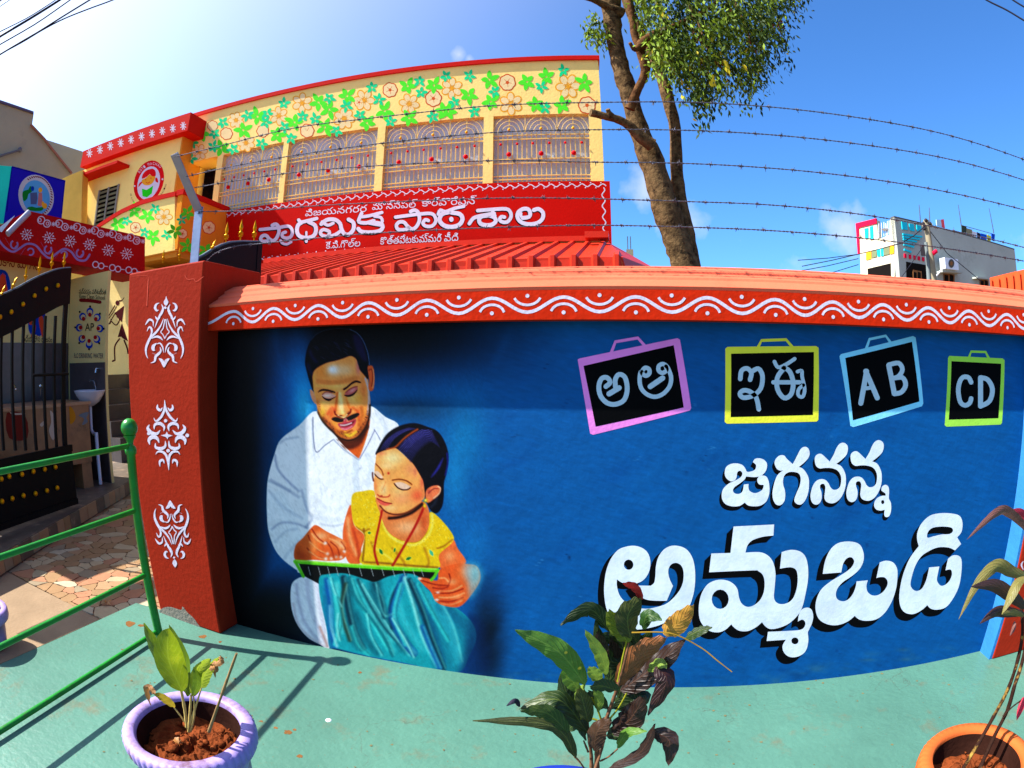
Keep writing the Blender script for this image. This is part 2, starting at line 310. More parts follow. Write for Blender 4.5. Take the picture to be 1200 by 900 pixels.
class Canvas:
    def __init__(s, xs, ys, base):
        s.xs, s.ys = xs, ys
        s.X, s.Y = np.meshgrid(xs, ys)
        s.C = np.zeros(s.X.shape+(3,)); s.C[:] = np.array(base)/255.
    def box(s, lo, hi):
        i0, i1 = np.searchsorted(s.xs, [lo[0], hi[0]]); j0, j1 = np.searchsorted(s.ys, [lo[1], hi[1]])
        return slice(j0, j1), slice(i0, i1)
    def put(s, sl, a, col, clip):
        if clip is not None: a = a*clip[sl]
        s.C[sl] = s.C[sl]*(1-a[..., None])+np.array(col)/255.*a[..., None]
    def poly(s, pts, col, soft=.8, smooth=True, clip=None, a=1.0):
        P = catmull(pts, True, 5) if smooth else np.array(pts, float)
        sl = s.box(P.min(0)-soft*2-1, P.max(0)+soft*2+1); X, Y = s.X[sl], s.Y[sl]
        M = np.zeros(s.X.shape)
        if X.size == 0: return M
        d = np.full(X.shape, 1e9); ins = np.zeros(X.shape, bool)
        for p, q in zip(P, np.roll(P, -1, 0)):
            e = q-p; L = e@e
            if L < 1e-9: continue
            t = np.clip(((X-p[0])*e[0]+(Y-p[1])*e[1])/L, 0, 1)
            d = np.minimum(d, (X-p[0]-t*e[0])**2+(Y-p[1]-t*e[1])**2)
            if p[1] != q[1]:
                ins ^= ((p[1] > Y) != (q[1] > Y)) & (X < (q[0]-p[0])*(Y-p[1])/(q[1]-p[1])+p[0])
        d = np.sqrt(d)*np.where(ins, 1, -1)
        m = np.clip(.5+d/(2*soft), 0, 1); m = m*m*(3-2*m)*a
        s.put(sl, m, col, clip); M[sl] = m if clip is None else m*clip[sl]
        return M
    def stroke(s, pts, col, w=1.5, soft=.8, clip=None, a=1.0, w1=None, taper=False):
        # pts (x, y) ; width runs from w to w1, or swells in the middle if taper
        P = catmull(pts, False, 5); n = len(P); tt = np.linspace(0, 1, n)
        W = w+(w1-w)*tt if w1 is not None else np.full(n, float(w))
        if taper: W = W*np.clip(np.sin(np.pi*(.06+.88*tt)), .15, 1)
        mw = W.max()/2+soft*2+1
        sl = s.box(P.min(0)-mw, P.max(0)+mw); X, Y = s.X[sl], s.Y[sl]; m = np.zeros(X.shape)
        for i in range(n-1):
            p, q = P[i], P[i+1]; e = q-p; L = e@e+1e-9
            t = np.clip(((X-p[0])*e[0]+(Y-p[1])*e[1])/L, 0, 1)
            d = np.sqrt((X-p[0]-t*e[0])**2+(Y-p[1]-t*e[1])**2)
            m = np.maximum(m, np.clip(.5+((W[i]+(W[i+1]-W[i])*t)/2-d)/(2*soft), 0, 1))
        s.put(sl, m*m*(3-2*m)*a, col, clip)
    def blob(s, x, y, rx, ry, col, a=1.0, rot=0, clip=None):
        r = max(rx, ry)*2.4; sl = s.box((x-r, y-r), (x+r, y+r)); X, Y = s.X[sl]-x, s.Y[sl]-y
        c, k = math.cos(math.radians(rot)), math.sin(math.radians(rot))
        u, v = (X*c+Y*k)/rx, (-X*k+Y*c)/ry
        s.put(sl, a*np.exp(-(u*u+v*v)), col, clip)

def zf(x0, y0, sc): return lambda *f: [(x0+f[i]/sc, y0+f[i+1]/sc) for i in range(0, len(f), 2)]

def paint_mural(xs, ys):
    cv = Canvas(xs, ys, (9, 96, 150)); X, Y = cv.X, cv.Y
    A = zf(300, 370, 4.2857); B = zf(300, 560, 4.); Cc = zf(340, 370, 8.18); Dd = zf(360, 400, 6.667); E = zf(420, 490, 7.5)
    # the blue ground: black at the left end, a teal glow round the figures, brushy variation
    rs = np.random.RandomState(3)
    def sm(a, b, v): t = np.clip((v-a)/(b-a), 0, 1); return t*t*(3-2*t)
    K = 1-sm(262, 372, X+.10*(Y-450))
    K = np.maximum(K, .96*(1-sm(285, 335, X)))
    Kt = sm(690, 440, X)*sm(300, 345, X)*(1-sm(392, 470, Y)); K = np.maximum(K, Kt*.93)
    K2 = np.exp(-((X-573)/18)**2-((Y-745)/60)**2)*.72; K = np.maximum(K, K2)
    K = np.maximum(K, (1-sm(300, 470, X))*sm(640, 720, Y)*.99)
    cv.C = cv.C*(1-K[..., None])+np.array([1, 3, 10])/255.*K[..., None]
    for k in range(150):
        x = rs.uniform(560, 1190); y = rs.uniform(385, 800); c = [(2, 80, 136), (18, 106, 162), (0, 86, 144)][k % 3]
        cv.blob(x, y, rs.uniform(6, 34), rs.uniform(3, 12), c, rs.uniform(.1, .3), rs.uniform(-75, -20))
    for x, y, rx, ry, c, a in ((352, 455, 20, 58, (20, 140, 205), .85), (345, 405, 22, 30, (10, 90, 150), .45), (330, 470, 18, 34, (10, 80, 140), .5),
                               (356, 478, 10, 26, (70, 185, 225), .6), (545, 510, 24, 46, (12, 120, 165), .8), (500, 480, 44, 16, (10, 84, 122), .85),
                               (470, 478, 40, 11, (6, 60, 86), .6), (533, 560, 14, 40, (26, 130, 180), .75), (556, 640, 20, 34, (24, 120, 175), .6)):
        cv.blob(x, y, rx, ry, c, a)
    # ---- man: white shirt
    sh = cv.poly(A(305, 480, 215, 552, 125, 622, 92, 700, 64, 800, 55, 880)+B(53, 190, 62, 260, 90, 335, 130, 385, 190, 430, 230, 445, 520, 430, 560, 200)
                 + A(620, 800, 690, 640, 716, 550, 650, 508, 580, 455, 560, 500, 510, 600, 400, 600), (250, 251, 252), .7)
    g1, g2, g3 = (176, 186, 200), (205, 214, 224), (150, 158, 180)
    cv.poly(B(40, 120, 120, 60, 190, 200, 235, 330, 225, 450, 120, 420, 50, 280), (222, 230, 234), 3, clip=sh, a=.7)
    for f, c, w, a in ((A(120, 640, 150, 620, 210, 610), g1, 3, .8), (A(95, 700, 110, 770, 160, 830, 215, 880), g3, 3.2, .8), (A(62, 830, 110, 850, 170, 880), g1, 3, .8),
                       (B(70, 10, 130, 45, 200, 90), g3, 4, .6), (B(60, 60, 120, 130, 180, 170, 215, 190), g1, 4, .6), (B(75, 240, 120, 210, 190, 215, 240, 235), g3, 3, .7),
                       (B(90, 300, 140, 250, 190, 240), g1, 3, .6), (B(215, 60, 240, 150, 262, 190, 235, 230), g3, 3.5, .8), (A(283, 520, 286, 620, 295, 720, 315, 800, 330, 900), g1, 2.2, .9),
                       (B(250, 40, 300, 120, 380, 150, 450, 120), g1, 5, .55), (B(270, 180, 350, 200, 420, 190), g1, 6, .6), (B(300, 215, 360, 225, 410, 215), g3, 3, .6),
                       (B(260, 100, 300, 170, 330, 200), g2, 5, .7), (A(505, 720, 500, 800, 510, 900), g2, 8, .8), (A(560, 700, 580, 760, 560, 850), g2, 7, .6),
                       (A(600, 480, 640, 540, 660, 600), g2, 6, .7), (B(130, 380, 170, 330, 200, 300), g1, 4, .5)):
        cv.stroke(f, c, w, 1.6, sh, a)
    cv.blob(368, 560, 12, 30, (255, 255, 255), .8, clip=sh); cv.blob(395, 600, 20, 14, (255, 255, 255), .7, clip=sh)
    # neck and collar
    nk = cv.poly(A(395, 590, 420, 640, 470, 690, 514, 718, 540, 660, 562, 590, 572, 520, 500, 560), (214, 98, 36), .8)
    cv.stroke(A(400, 612, 450, 655, 510, 640, 560, 560), (84, 34, 14), 7, 2.5, nk, .9)
    cv.stroke(A(530, 690, 550, 640, 566, 580), (246, 140, 70), 3, 2, nk, .8)
    c1 = cv.poly(A(300, 490, 292, 560, 300, 682, 345, 650, 395, 618, 420, 640, 460, 672, 505, 712, 470, 690, 405, 610, 340, 530), (255, 255, 255), .7)
    cv.stroke(A(286, 510, 288, 600, 302, 684, 345, 652, 388, 622), (120, 126, 150), 1.3, .7)
    cv.stroke(A(390, 622, 440, 670, 500, 712, 516, 722), (170, 176, 190), 2.2, .9)
    cv.poly(A(578, 460, 600, 500, 596, 580, 560, 660, 520, 716, 545, 655, 570, 560), (250, 250, 252), .8)
    cv.stroke(A(596, 576, 560, 650, 522, 716), (130, 134, 160), 1.4, .8); cv.stroke(A(594, 572, 612, 600, 625, 625), (130, 134, 160), 1.2, .8)
    cv.blob(422, 548, 2.2, 2.6, (170, 176, 190), .9); cv.blob(421.6, 547, 1.1, 1.3, (250, 250, 255), .9)
    # ---- face
    fc = cv.poly(Dd(40, 235, 42, 330, 58, 420, 75, 500, 84, 560, 112, 612, 150, 655, 190, 695, 230, 735, 282, 768, 335, 770, 385, 752, 432, 705, 468, 642, 490, 562,
                    492, 470, 484, 380, 474, 290, 440, 240, 400, 190, 372, 118, 300, 118, 200, 140, 110, 165, 60, 195), (255, 148, 80), .7)
    for x, y, rx, ry, c, a in ((130, 230, 60, 50, (246, 128, 50), .8), (210, 225, 58, 42, (236, 222, 206), .9), (200, 220, 28, 22, (250, 246, 246), .9),
                               (300, 225, 60, 45, (240, 184, 140), .8), (330, 290, 90, 26, (216, 134, 76), .6), (240, 350, 80, 20, (250, 190, 110), .6),
                               (250, 430, 24, 60, (255, 186, 110), .9), (262, 510, 22, 40, (255, 206, 150), .9), (140, 500, 40, 40, (255, 190, 96), .9),
                               (120, 560, 20, 30, (240, 150, 40), .6), (380, 470, 60, 50, (255, 170, 100), .9), (360, 430, 50, 20, (255, 196, 140), .6),
                               (440, 560, 26, 50, (236, 150, 60), .7), (190, 560, 22, 44, (206, 78, 34), .7), (400, 560, 16, 40, (216, 84, 40), .6),
                               (440, 380, 22, 90, (214, 112, 60), .7), (400, 200, 20, 60, (176, 104, 120), .7), (60, 330, 12, 80, (244, 160, 90), .5),
                               (150, 460, 40, 12, (200, 110, 90), .5), (320, 730, 50, 18, (250, 190, 60), .9), (430, 690, 30, 40, (190, 110, 40), .6),
                               (285, 700, 70, 12, (170, 84, 30), .5), (215, 640, 30, 30, (240, 150, 60), .7)):
        cv.blob(360+x/6.667, 400+y/6.667, rx/6.667, ry/6.667, c, a, clip=fc)
    cv.stroke(Dd(455, 290, 480, 380, 482, 480, 472, 570), (176, 176, 190), 2.4, 1.2, fc, .8)      # grey side burn
    cv.stroke(Dd(86, 556, 118, 618, 160, 668, 200, 705, 245, 745, 300, 772, 350, 770, 400, 745, 445, 690, 472, 635, 488, 570, 490, 500), (30, 16, 12), 2.6, 1.2, None, .95)
    cv.stroke(Dd(84, 520, 98, 585, 140, 640), (120, 96, 20), 2, 1, fc, .6)
    for f in (Dd(75, 470, 92, 560, 140, 625, 200, 680, 260, 735, 330, 750, 400, 720, 450, 650, 478, 560), Dd(100, 560, 160, 640, 230, 710, 310, 735, 390, 710, 440, 640)):
        cv.stroke(f, (96, 40, 14), 5, 3, fc, .32)
    for k in range(240):
        t = rs.uniform(0, 1); q = catmull(Dd(80, 500, 105, 590, 160, 655, 230, 722, 310, 752, 390, 730, 445, 660, 482, 560), False, 10); i = int(t*(len(q)-1)); cv.blob(q[i][0]+rs.uniform(-1, 3)*(1 if t < .5 else -1), q[i][1]-rs.uniform(-.5, 4), .45, .45, (40, 20, 16), .5, clip=fc)
    cv.stroke(Dd(250, 765, 300, 790, 360, 785, 420, 745, 470, 670), (70, 32, 16), 3.4, 1.8, None, .8)
    # nose
    cv.stroke(Dd(240, 400, 228, 460, 222, 520, 218, 548), (206, 96, 40), 1.6, 1.2, fc, .7)
    cv.stroke(Dd(212, 540, 218, 570, 240, 580), (150, 52, 20), 1.5, .7, fc, .9); cv.stroke(Dd(238, 578, 262, 594, 290, 600, 306, 580, 330, 560, 342, 530), (140, 50, 20), 1.5, .7, fc, .9)
    cv.blob(402, 482, 2.4, 1.2, (90, 30, 14), .8, clip=fc); cv.blob(409.5, 483, 1.8, 1, (90, 30, 14), .8, clip=fc)
    cv.stroke(Dd(300, 400, 312, 470, 330, 520), (232, 130, 50), 2, 1.2, fc, .6)
    # eyes (looking down), brows, moustache, mouth
    G = zf(340, 375, 5.455)
    for f, c, w, a in ((G(300, 470, 296, 530, 286, 585), (196, 84, 30), 3.0, .6), (G(352, 478, 372, 540, 388, 580), (206, 96, 34), 2.4, .5), (G(240, 600, 262, 560, 282, 575), (214, 70, 40), 3, .6), (G(400, 560, 432, 590, 440, 640), (200, 80, 30), 3, .6),
                       (G(318, 470, 328, 530, 336, 590), (255, 204, 140), 3.0, .9), (G(150, 350, 152, 440, 170, 540, 205, 610), (236, 160, 70), 1.8, .6), (G(170, 420, 230, 425, 290, 440), (244, 176, 90), 3, .5),
                       (G(180, 390, 250, 400, 330, 395, 430, 370), (190, 104, 50), 5, .45), (G(350, 720, 380, 742, 420, 715), (255, 196, 60), 3.2, .8), (G(290, 690, 300, 720, 330, 745), (214, 120, 40), 3, .7), (G(455, 560, 462, 610, 440, 670), (176, 90, 34), 4, .6)):
        cv.stroke(f, c, w, 1.5, fc, a)
    for x, y, rx, ry, c, a in ((400, 500, 7, 4.5, (255, 178, 100), .9), (440, 500, 5, 6, (246, 150, 60), .7), (235, 545, 7, 6, (255, 166, 96), .9), (205, 590, 3, 5, (230, 190, 70), .6), (335, 590, 3.4, 3, (255, 214, 130), .9)): cv.blob(340+x/5.455, 375+y/5.455, rx, ry, c, a, clip=fc)
    cv.poly(G(203, 478, 225, 462, 262, 468, 292, 488, 262, 500, 232, 505, 212, 495), (226, 150, 130), .8, clip=fc); cv.blob(384, 463.6, 4.6, 1.6, (250, 206, 186), .9, clip=fc)
    cv.poly(G(350, 470, 372, 448, 410, 425, 432, 432, 425, 458, 395, 476, 360, 482), (190, 96, 90), .8, clip=fc); cv.blob(413, 457.5, 4, 1.7, (226, 150, 150), .8, -35, clip=fc)
    cv.stroke(G(205, 488, 225, 504, 255, 508, 292, 490), (24, 8, 10), 2.1, .6, fc, 1, taper=True); cv.stroke(G(230, 508, 246, 514, 258, 510), (24, 8, 10), 1.8, .6, fc, .9)
    cv.stroke(G(346, 480, 372, 486, 405, 474, 430, 446), (24, 8, 10), 2.5, .6, fc, 1, taper=True); cv.stroke(G(206, 476, 230, 460, 268, 466), (120, 50, 40), 1.0, .6, fc, .9); cv.stroke(G(356, 462, 386, 438, 430, 424), (110, 40, 36), 1.0, .6, fc, .9)
    cv.poly(G(178, 462, 188, 448, 210, 440, 245, 444, 286, 458, 284, 467, 245, 456, 212, 453, 192, 458), (34, 16, 12), .6, clip=fc); cv.poly(G(338, 440, 362, 424, 395, 396, 425, 386, 452, 396, 448, 404, 420, 400, 392, 414, 362, 440, 345, 449), (34, 16, 12), .6, clip=fc)
    cv.stroke(G(285, 585, 292, 604, 312, 614), (120, 34, 16), 1.7, .7, fc, .9); cv.stroke(G(300, 612, 322, 622, 342, 630, 362, 612, 384, 596, 388, 572), (130, 40, 16), 1.5, .7, fc, .9); cv.stroke(G(306, 608, 330, 620, 348, 622, 366, 602), (255, 226, 160), 1.3, .8, fc, .9)
    cv.blob(399.5, 487.2, 2.0, .9, (70, 20, 10), .9, clip=fc); cv.blob(408, 484.5, 1.6, .9, (70, 20, 10), .9, clip=fc)
    cv.poly(G(264, 634, 276, 622, 300, 620, 330, 632, 350, 628, 375, 614, 400, 602, 432, 594, 442, 604, 425, 622, 395, 638, 368, 644, 350, 640, 335, 652, 305, 654, 280, 646), (20, 12, 12), .8)
    cv.poly(G(305, 664, 335, 656, 352, 640, 366, 650, 395, 640, 420, 634, 418, 662, 395, 690, 355, 704, 325, 694), (186, 70, 84), .7)
    cv.poly(G(318, 668, 350, 664, 390, 652, 412, 642, 398, 668, 360, 682, 332, 682), (96, 20, 30), .6, a=.75); cv.stroke(G(322, 672, 352, 672, 392, 658), (240, 214, 214), 1.3, .6, None, .9); cv.stroke(G(330, 694, 360, 698, 395, 680), (236, 140, 150), 1.6, .8, None, .8); cv.stroke(G(345, 640, 356, 632, 366, 642), (226, 130, 130), 1.6, .8, None, .9)
    cv.stroke(G(330, 714, 360, 722, 395, 704), (110, 50, 20), 2.0, 1.1, fc, .6)
    # hair
    hr = cv.poly(A(288, 382, 270, 335, 255, 280, 246, 228, 262, 150, 298, 98, 350, 72, 430, 64, 490, 74, 530, 108, 555, 168, 567, 232, 572, 285, 562, 318, 545, 300, 520, 268,
                   510, 226, 478, 202, 440, 214, 400, 226, 352, 238, 300, 268, 284, 300, 286, 340), (4, 5, 16), .9)
    cv.poly(Cc(600, 190, 650, 180, 690, 230, 720, 330, 740, 430, 700, 430, 660, 380, 620, 300), (42, 34, 84), 3, clip=hr, a=.75)
    cv.stroke(Cc(570, 130, 640, 165, 700, 240, 745, 360, 760, 470), (96, 120, 160), .9, .6, None, .8); cv.stroke(Cc(205, 230, 250, 180, 330, 140, 450, 122, 560, 128), (70, 90, 120), .8, .6, None, .6)
    for k in range(26):
        x = rs.uniform(200, 560); y = rs.uniform(220, 410)
        cv.stroke(Cc(x, y, x+28, y+14, x+50, y+rs.uniform(24, 50)), [(34, 40, 74), (20, 26, 60), (60, 66, 96)][k % 3], .8, .5, hr, .7, taper=True)
    for f in (Cc(190, 340, 215, 400, 250, 440), Cc(170, 470, 190, 530, 215, 560)): cv.stroke(f, (28, 34, 84), 4, 2.5, hr, .7)
    # ears
    er = cv.poly(Dd(472, 205, 492, 188, 516, 205, 526, 290, 518, 372, 492, 388, 478, 360, 484, 300), (222, 100, 52), .7)
    cv.stroke(Dd(484, 225, 505, 220, 512, 290, 504, 350), (120, 40, 24), 1.3, .7, er, .8); cv.stroke(Dd(514, 215, 522, 290, 512, 365), (250, 160, 110), 1, .7, er, .8)
    cv.poly(Dd(22, 378, 28, 425, 48, 472, 72, 490, 66, 440, 46, 392), (238, 150, 110), .7)
    # ---- white dhoti over the knee (lower left)
    dh = cv.poly(B(165, 510, 190, 475, 240, 462, 310, 470, 330, 600, 345, 795, 300, 780, 240, 745, 190, 680, 165, 600), (236, 238, 246), .8)
    for f, c, w in ((B(190, 500, 200, 580, 230, 680, 300, 770), (176, 174, 192), 4), (B(240, 480, 250, 580, 290, 700, 330, 780), (196, 192, 208), 5), (B(285, 480, 300, 600, 320, 720), (206, 204, 220), 5),
                    (B(175, 590, 195, 680, 250, 745, 320, 790), (186, 170, 176), 3), (B(300, 700, 320, 750, 335, 790), (170, 130, 120), 3)):
        cv.stroke(f, c, w, 2, dh, .8)
    # ---- slate held on the knees (black with a green edge)
    cv.poly(B(200, 400, 850, 430, 825, 480, 720, 520, 560, 530, 300, 500, 225, 460), (12, 14, 16), .7, smooth=False)
    # ---- girl: skirt
    sk = cv.poly(B(296, 470, 330, 452, 420, 448, 520, 478, 560, 488, 620, 462, 700, 448, 760, 462, 800, 520, 870, 570, 960, 625, 1020, 690, 1030, 760, 1000, 830, 960, 905,
                   860, 905, 700, 868, 520, 834, 380, 800, 345, 795, 330, 700, 300, 560), (26, 152, 160), .9)
    cv.poly(B(820, 560, 1000, 660, 1040, 760, 1010, 910, 850, 910, 820, 780), (22, 120, 140), 5, clip=sk, a=.7)
    for f, c, w, a in ((B(560, 500, 575, 600, 640, 700, 700, 790), (6, 80, 96), 15, .6), (B(430, 500, 440, 640, 480, 780), (6, 76, 90), 12, .55), (B(740, 520, 800, 660, 860, 860), (4, 84, 120), 14, .6), (B(330, 520, 340, 680, 360, 790), (10, 100, 150), 10, .6),
                       (B(380, 500, 385, 600, 400, 720), (120, 214, 206), 6, .7), (B(480, 500, 540, 620, 640, 760), (96, 206, 200), 7, .7), (B(690, 470, 640, 560, 640, 640), (110, 210, 206), 7, .6), (B(660, 560, 700, 680, 780, 800), (90, 196, 200), 7, .55), (B(540, 620, 580, 720, 640, 810), (130, 220, 210), 5, .6), (B(800, 560, 900, 700, 950, 860), (60, 170, 180), 12, .5),
                       (B(470, 640, 520, 760, 570, 820), (6, 84, 100), 8, .6), (B(870, 600, 980, 700, 1010, 820), (10, 90, 120), 12, .5)):
        cv.stroke(f, c, w, 4.5, sk, a)
    dk, lt, md, bl = (4, 62, 78), (150, 226, 214), (70, 196, 190), (8, 90, 150)
    for f, c, w, a in ((B(410, 470, 430, 600, 460, 720, 500, 800), dk, 7, .85), (B(420, 500, 400, 620, 440, 760), (50, 70, 60), 5, .7), (B(330, 480, 350, 600, 352, 700, 370, 790), bl, 6, .7),
                       (B(350, 470, 370, 540, 400, 600), lt, 3, .6), (B(375, 560, 395, 680, 370, 780), md, 5, .7), (B(385, 640, 380, 700, 392, 760), lt, 3, .6),
                       (B(450, 480, 500, 600, 560, 700, 620, 800), md, 5, .8), (B(480, 480, 540, 600, 620, 720, 740, 830), dk, 5, .6), (B(500, 500, 560, 600, 650, 740, 720, 830), lt, 3, .55),
                       (B(560, 500, 590, 580, 600, 650), dk, 6, .6), (B(700, 460, 650, 540, 630, 620, 640, 700), dk, 5, .8), (B(690, 470, 660, 560, 640, 650, 690, 760, 740, 820), bl, 9, .6),
                       (B(700, 470, 740, 600, 780, 740, 850, 880), lt, 5, .65), (B(720, 480, 780, 620, 820, 740, 880, 890), dk, 6, .75), (B(760, 500, 820, 620, 900, 760), md, 5, .6),
                       (B(680, 500, 650, 640, 700, 780), md, 5, .6), (B(640, 660, 700, 760, 740, 840), lt, 2.5, .7), (B(440, 470, 470, 560, 530, 640, 600, 740, 640, 830), (12, 110, 120), 5, .7),
                       (B(520, 640, 540, 740, 590, 830), lt, 3, .5), (B(560, 480, 575, 560, 600, 640, 640, 640), lt, 2.5, .4), (B(450, 700, 480, 780, 530, 830), md, 5, .6),
                       (B(860, 580, 920, 700, 960, 860), (60, 160, 170), 6, .5), (B(780, 700, 820, 800, 860, 890), bl, 6, .6), (B(345, 600, 350, 700, 380, 790), (190, 230, 225), 2, .5)):
        cv.stroke(f, c, w, 2.2, sk, min(1, a*1.25))
        cv.stroke([(x+1.8, y) for x, y in f], dk if c in (lt, md) else lt, w*.45, 1.6, sk, .35)
    cv.poly(B(1000, 640, 1080, 700, 1090, 900, 960, 920, 985, 800, 1000, 720), (3, 40, 84), 7, a=.55)
    # ---- girl: body
    sk1 = (230, 104, 52)
    al = cv.poly(B(444, 125, 460, 220, 508, 270, 494, 335, 492, 398, 440, 402, 415, 350, 406, 270, 415, 200), sk1, .8)
    cv.stroke(B(430, 190, 440, 280, 470, 360), (250, 160, 110), 4, 2.5, al, .8); cv.stroke(B(455, 240, 475, 310, 485, 390), (170, 60, 30), 3, 2, al, .7)
    ar = cv.poly(B(855, 350, 920, 290, 945, 330, 985, 395, 930, 420, 865, 425), (238, 110, 60), .8)
    cv.blob(527, 652, 6, 6, (255, 160, 110), .7, clip=ar)
    ch = cv.poly(B(560, 90, 600, 240, 650, 290, 720, 315, 780, 300, 815, 230, 810, 150, 780, 110, 700, 120), (226, 124, 70), .8)
    cv.blob(478, 618, 16, 8, (244, 176, 130), .8, clip=ch); cv.blob(497, 612, 5, 14, (190, 80, 40), .7, clip=ch)
    yl = (232, 184, 24)
    dr = cv.poly(B(452, 78, 500, 62, 552, 60, 562, 110, 582, 170, 604, 230, 640, 272, 700, 298, 752, 300, 792, 268, 812, 220, 816, 160, 862, 190, 920, 262, 922, 300, 868, 348, 856, 372,
                   852, 424, 700, 420, 500, 406, 498, 340, 508, 268, 462, 222, 448, 150), yl, .8)
    cv.stroke(B(572, 100, 588, 180, 612, 250, 660, 295, 740, 315, 798, 280, 826, 225, 824, 170), (246, 214, 90), 3, 1, dr, .9)
    cv.stroke(B(580, 90, 596, 170, 612, 228, 655, 278, 720, 300, 770, 292, 806, 240), (140, 84, 10), 1.1, .7, dr, .8)
    for f, c, w in ((B(505, 240, 508, 300, 500, 390), (120, 76, 8), 2.2), (B(470, 230, 500, 250, 530, 240), (150, 96, 10), 2), (B(540, 300, 560, 360, 570, 400), (176, 126, 14), 2.5),
                    (B(640, 330, 690, 390, 700, 415), (180, 130, 14), 3), (B(790, 330, 810, 390, 800, 420), (180, 130, 20), 3), (B(850, 330, 880, 320, 920, 290), (150, 96, 10), 2),
                    (B(510, 395, 600, 400, 740, 412, 850, 420), (130, 86, 8), 2.4), (B(560, 330, 620, 370, 650, 400), (250, 214, 90), 2.5)):
        cv.stroke(f, c, w, 1.3, dr, .8)
    for k in range(260):
        x = rs.uniform(455, 920); y = rs.uniform(65, 330)
        if y > 200 and 560 < x < 640: continue
        cv.blob(300+x/4, 560+y/4, .55, .55, (252, 236, 140) if k % 3 else (150, 108, 20), .75, clip=dr)
    for x, y, r, w, h in ((586, 346, 60, 5, 2.6), (650, 338, 100, 3.6, 1.8), (715, 378, -20, 4.6, 2.6), (822, 352, 60, 5.6, 2.8), (531, 258, 0, 2.6, 2.2)):
        px_, py_ = 300+x/4, 560+y/4; c, k = math.cos(math.radians(r)), math.sin(math.radians(r))
        cv.poly([(px_+u*w*c-v*h*k, py_+u*w*k+v*h*c) for u, v in ((-1, 0), (0, -1), (1, 0), (0, 1))], (246, 214, 70), .8, a=.9)
        cv.poly([(px_+u*w*.75*c-v*h*.7*k, py_+u*w*.75*k+v*h*.7*c) for u, v in ((-1, 0), (0, -1), (1, 0), (0, 1))], (12, 120, 60) if x != 822 else (70, 170, 130), .6)
    cv.stroke(B(590, 155, 575, 230, 560, 300, 556, 350, 572, 408), (176, 34, 22), 2.6, .8); cv.stroke(B(786, 140, 750, 220, 700, 310, 640, 412), (176, 34, 22), 3, .8)
    # ---- girl: head
    gh = cv.poly(E(158, 325, 178, 250, 238, 152, 310, 92, 400, 56, 500, 44, 600, 74, 690, 112, 750, 190, 786, 290, 792, 380, 776, 480, 752, 570, 750, 690, 735, 780, 690, 835, 640, 815,
                   600, 740, 560, 620, 480, 420, 330, 270), (6, 5, 22), .9)
    gf = cv.poly(E(158, 322, 150, 380, 142, 430, 140, 500, 134, 560, 136, 620, 156, 700, 186, 765, 232, 812, 310, 838, 400, 828, 470, 795, 540, 742, 582, 692, 578, 620, 566, 550,
                   530, 480, 480, 402, 420, 342, 366, 292, 322, 264, 262, 276, 200, 296), (255, 160, 92), .8)
    for x, y, rx, ry, c, a in ((300, 350, 90, 60, (255, 214, 150), .9), (460, 450, 50, 50, (240, 140, 100), .6), (220, 620, 34, 60, (255, 200, 140), .9), (380, 700, 80, 60, (250, 150, 110), .6),
                               (350, 640, 60, 40, (255, 186, 120), .8), (520, 680, 60, 60, (236, 88, 60), .75), (280, 790, 60, 25, (255, 190, 130), .7), (150, 600, 14, 60, (220, 110, 70), .5),
                               (560, 560, 20, 60, (220, 80, 70), .6), (250, 420, 60, 30, (255, 200, 140), .7), (500, 470, 18, 46, (170, 90, 84), .45), (200, 310, 40, 20, (220, 120, 90), .6)):
        cv.blob(420+x/7.5, 490+y/7.5, rx/7.5, ry/7.5, c, a, clip=gf)
    cv.stroke(E(150, 400, 175, 425, 205, 460, 218, 500), (120, 60, 20), 1.4, .8, gf, .9); cv.stroke(E(300, 545, 360, 538, 420, 550, 468, 582), (120, 62, 16), 1.7, .8, gf, .95)
    cv.poly(E(145, 470, 175, 470, 215, 520, 190, 530, 160, 510), (246, 190, 160), .7, clip=gf); cv.poly(E(315, 575, 370, 562, 430, 585, 462, 612, 410, 625, 360, 615), (246, 190, 160), .7, clip=gf)
    cv.stroke(E(138, 488, 170, 520, 196, 536, 216, 536), (40, 12, 10), 1.4, .6, gf, 1); cv.stroke(E(316, 576, 345, 610, 390, 630, 430, 628, 456, 612), (40, 12, 10), 1.5, .6, gf, 1)
    cv.stroke(E(240, 560, 225, 600, 205, 640), (222, 120, 70), 1.2, 1, gf, .6); cv.stroke(E(168, 672, 190, 690, 225, 694, 262, 690, 274, 676), (170, 60, 40), 1.5, .8, gf, .9)
    cv.blob(447, 581, 1.6, .9, (120, 30, 20), .8, clip=gf)
    cv.poly(E(160, 700, 200, 716, 230, 735, 290, 748, 260, 768, 220, 768, 180, 745), (226, 96, 80), .8, clip=gf); cv.stroke(E(162, 706, 205, 728, 250, 744, 292, 750), (130, 30, 24), 1.1, .6, gf, 1)
    cv.blob(455.2, 554.6, 1.2, 1.3, (190, 20, 20), 1)
    cv.stroke(E(190, 770, 240, 822, 310, 846, 400, 838, 480, 800, 560, 745), (60, 22, 14), 1.6, 1, None, .8); cv.stroke(E(270, 880, 360, 870, 470, 830, 560, 760), (30, 10, 8), 3.4, 1.5, None, .95)
    cv.stroke(E(250, 272, 322, 256, 400, 180, 470, 128, 520, 98), (176, 84, 24), 2.2, .9, gh, .9)
    for k in range(16):   # combed hair
        t = k/15.; cv.stroke(E(350+90*t, 270+150*t, 440+70*t, 180+110*t, 560+60*t, 110+90*t, 640+70*t, 110+140*t), (66, 62, 140) if k < 8 else (38, 36, 92), 1.6, 1.1, gh, .75-.3*t, taper=True)
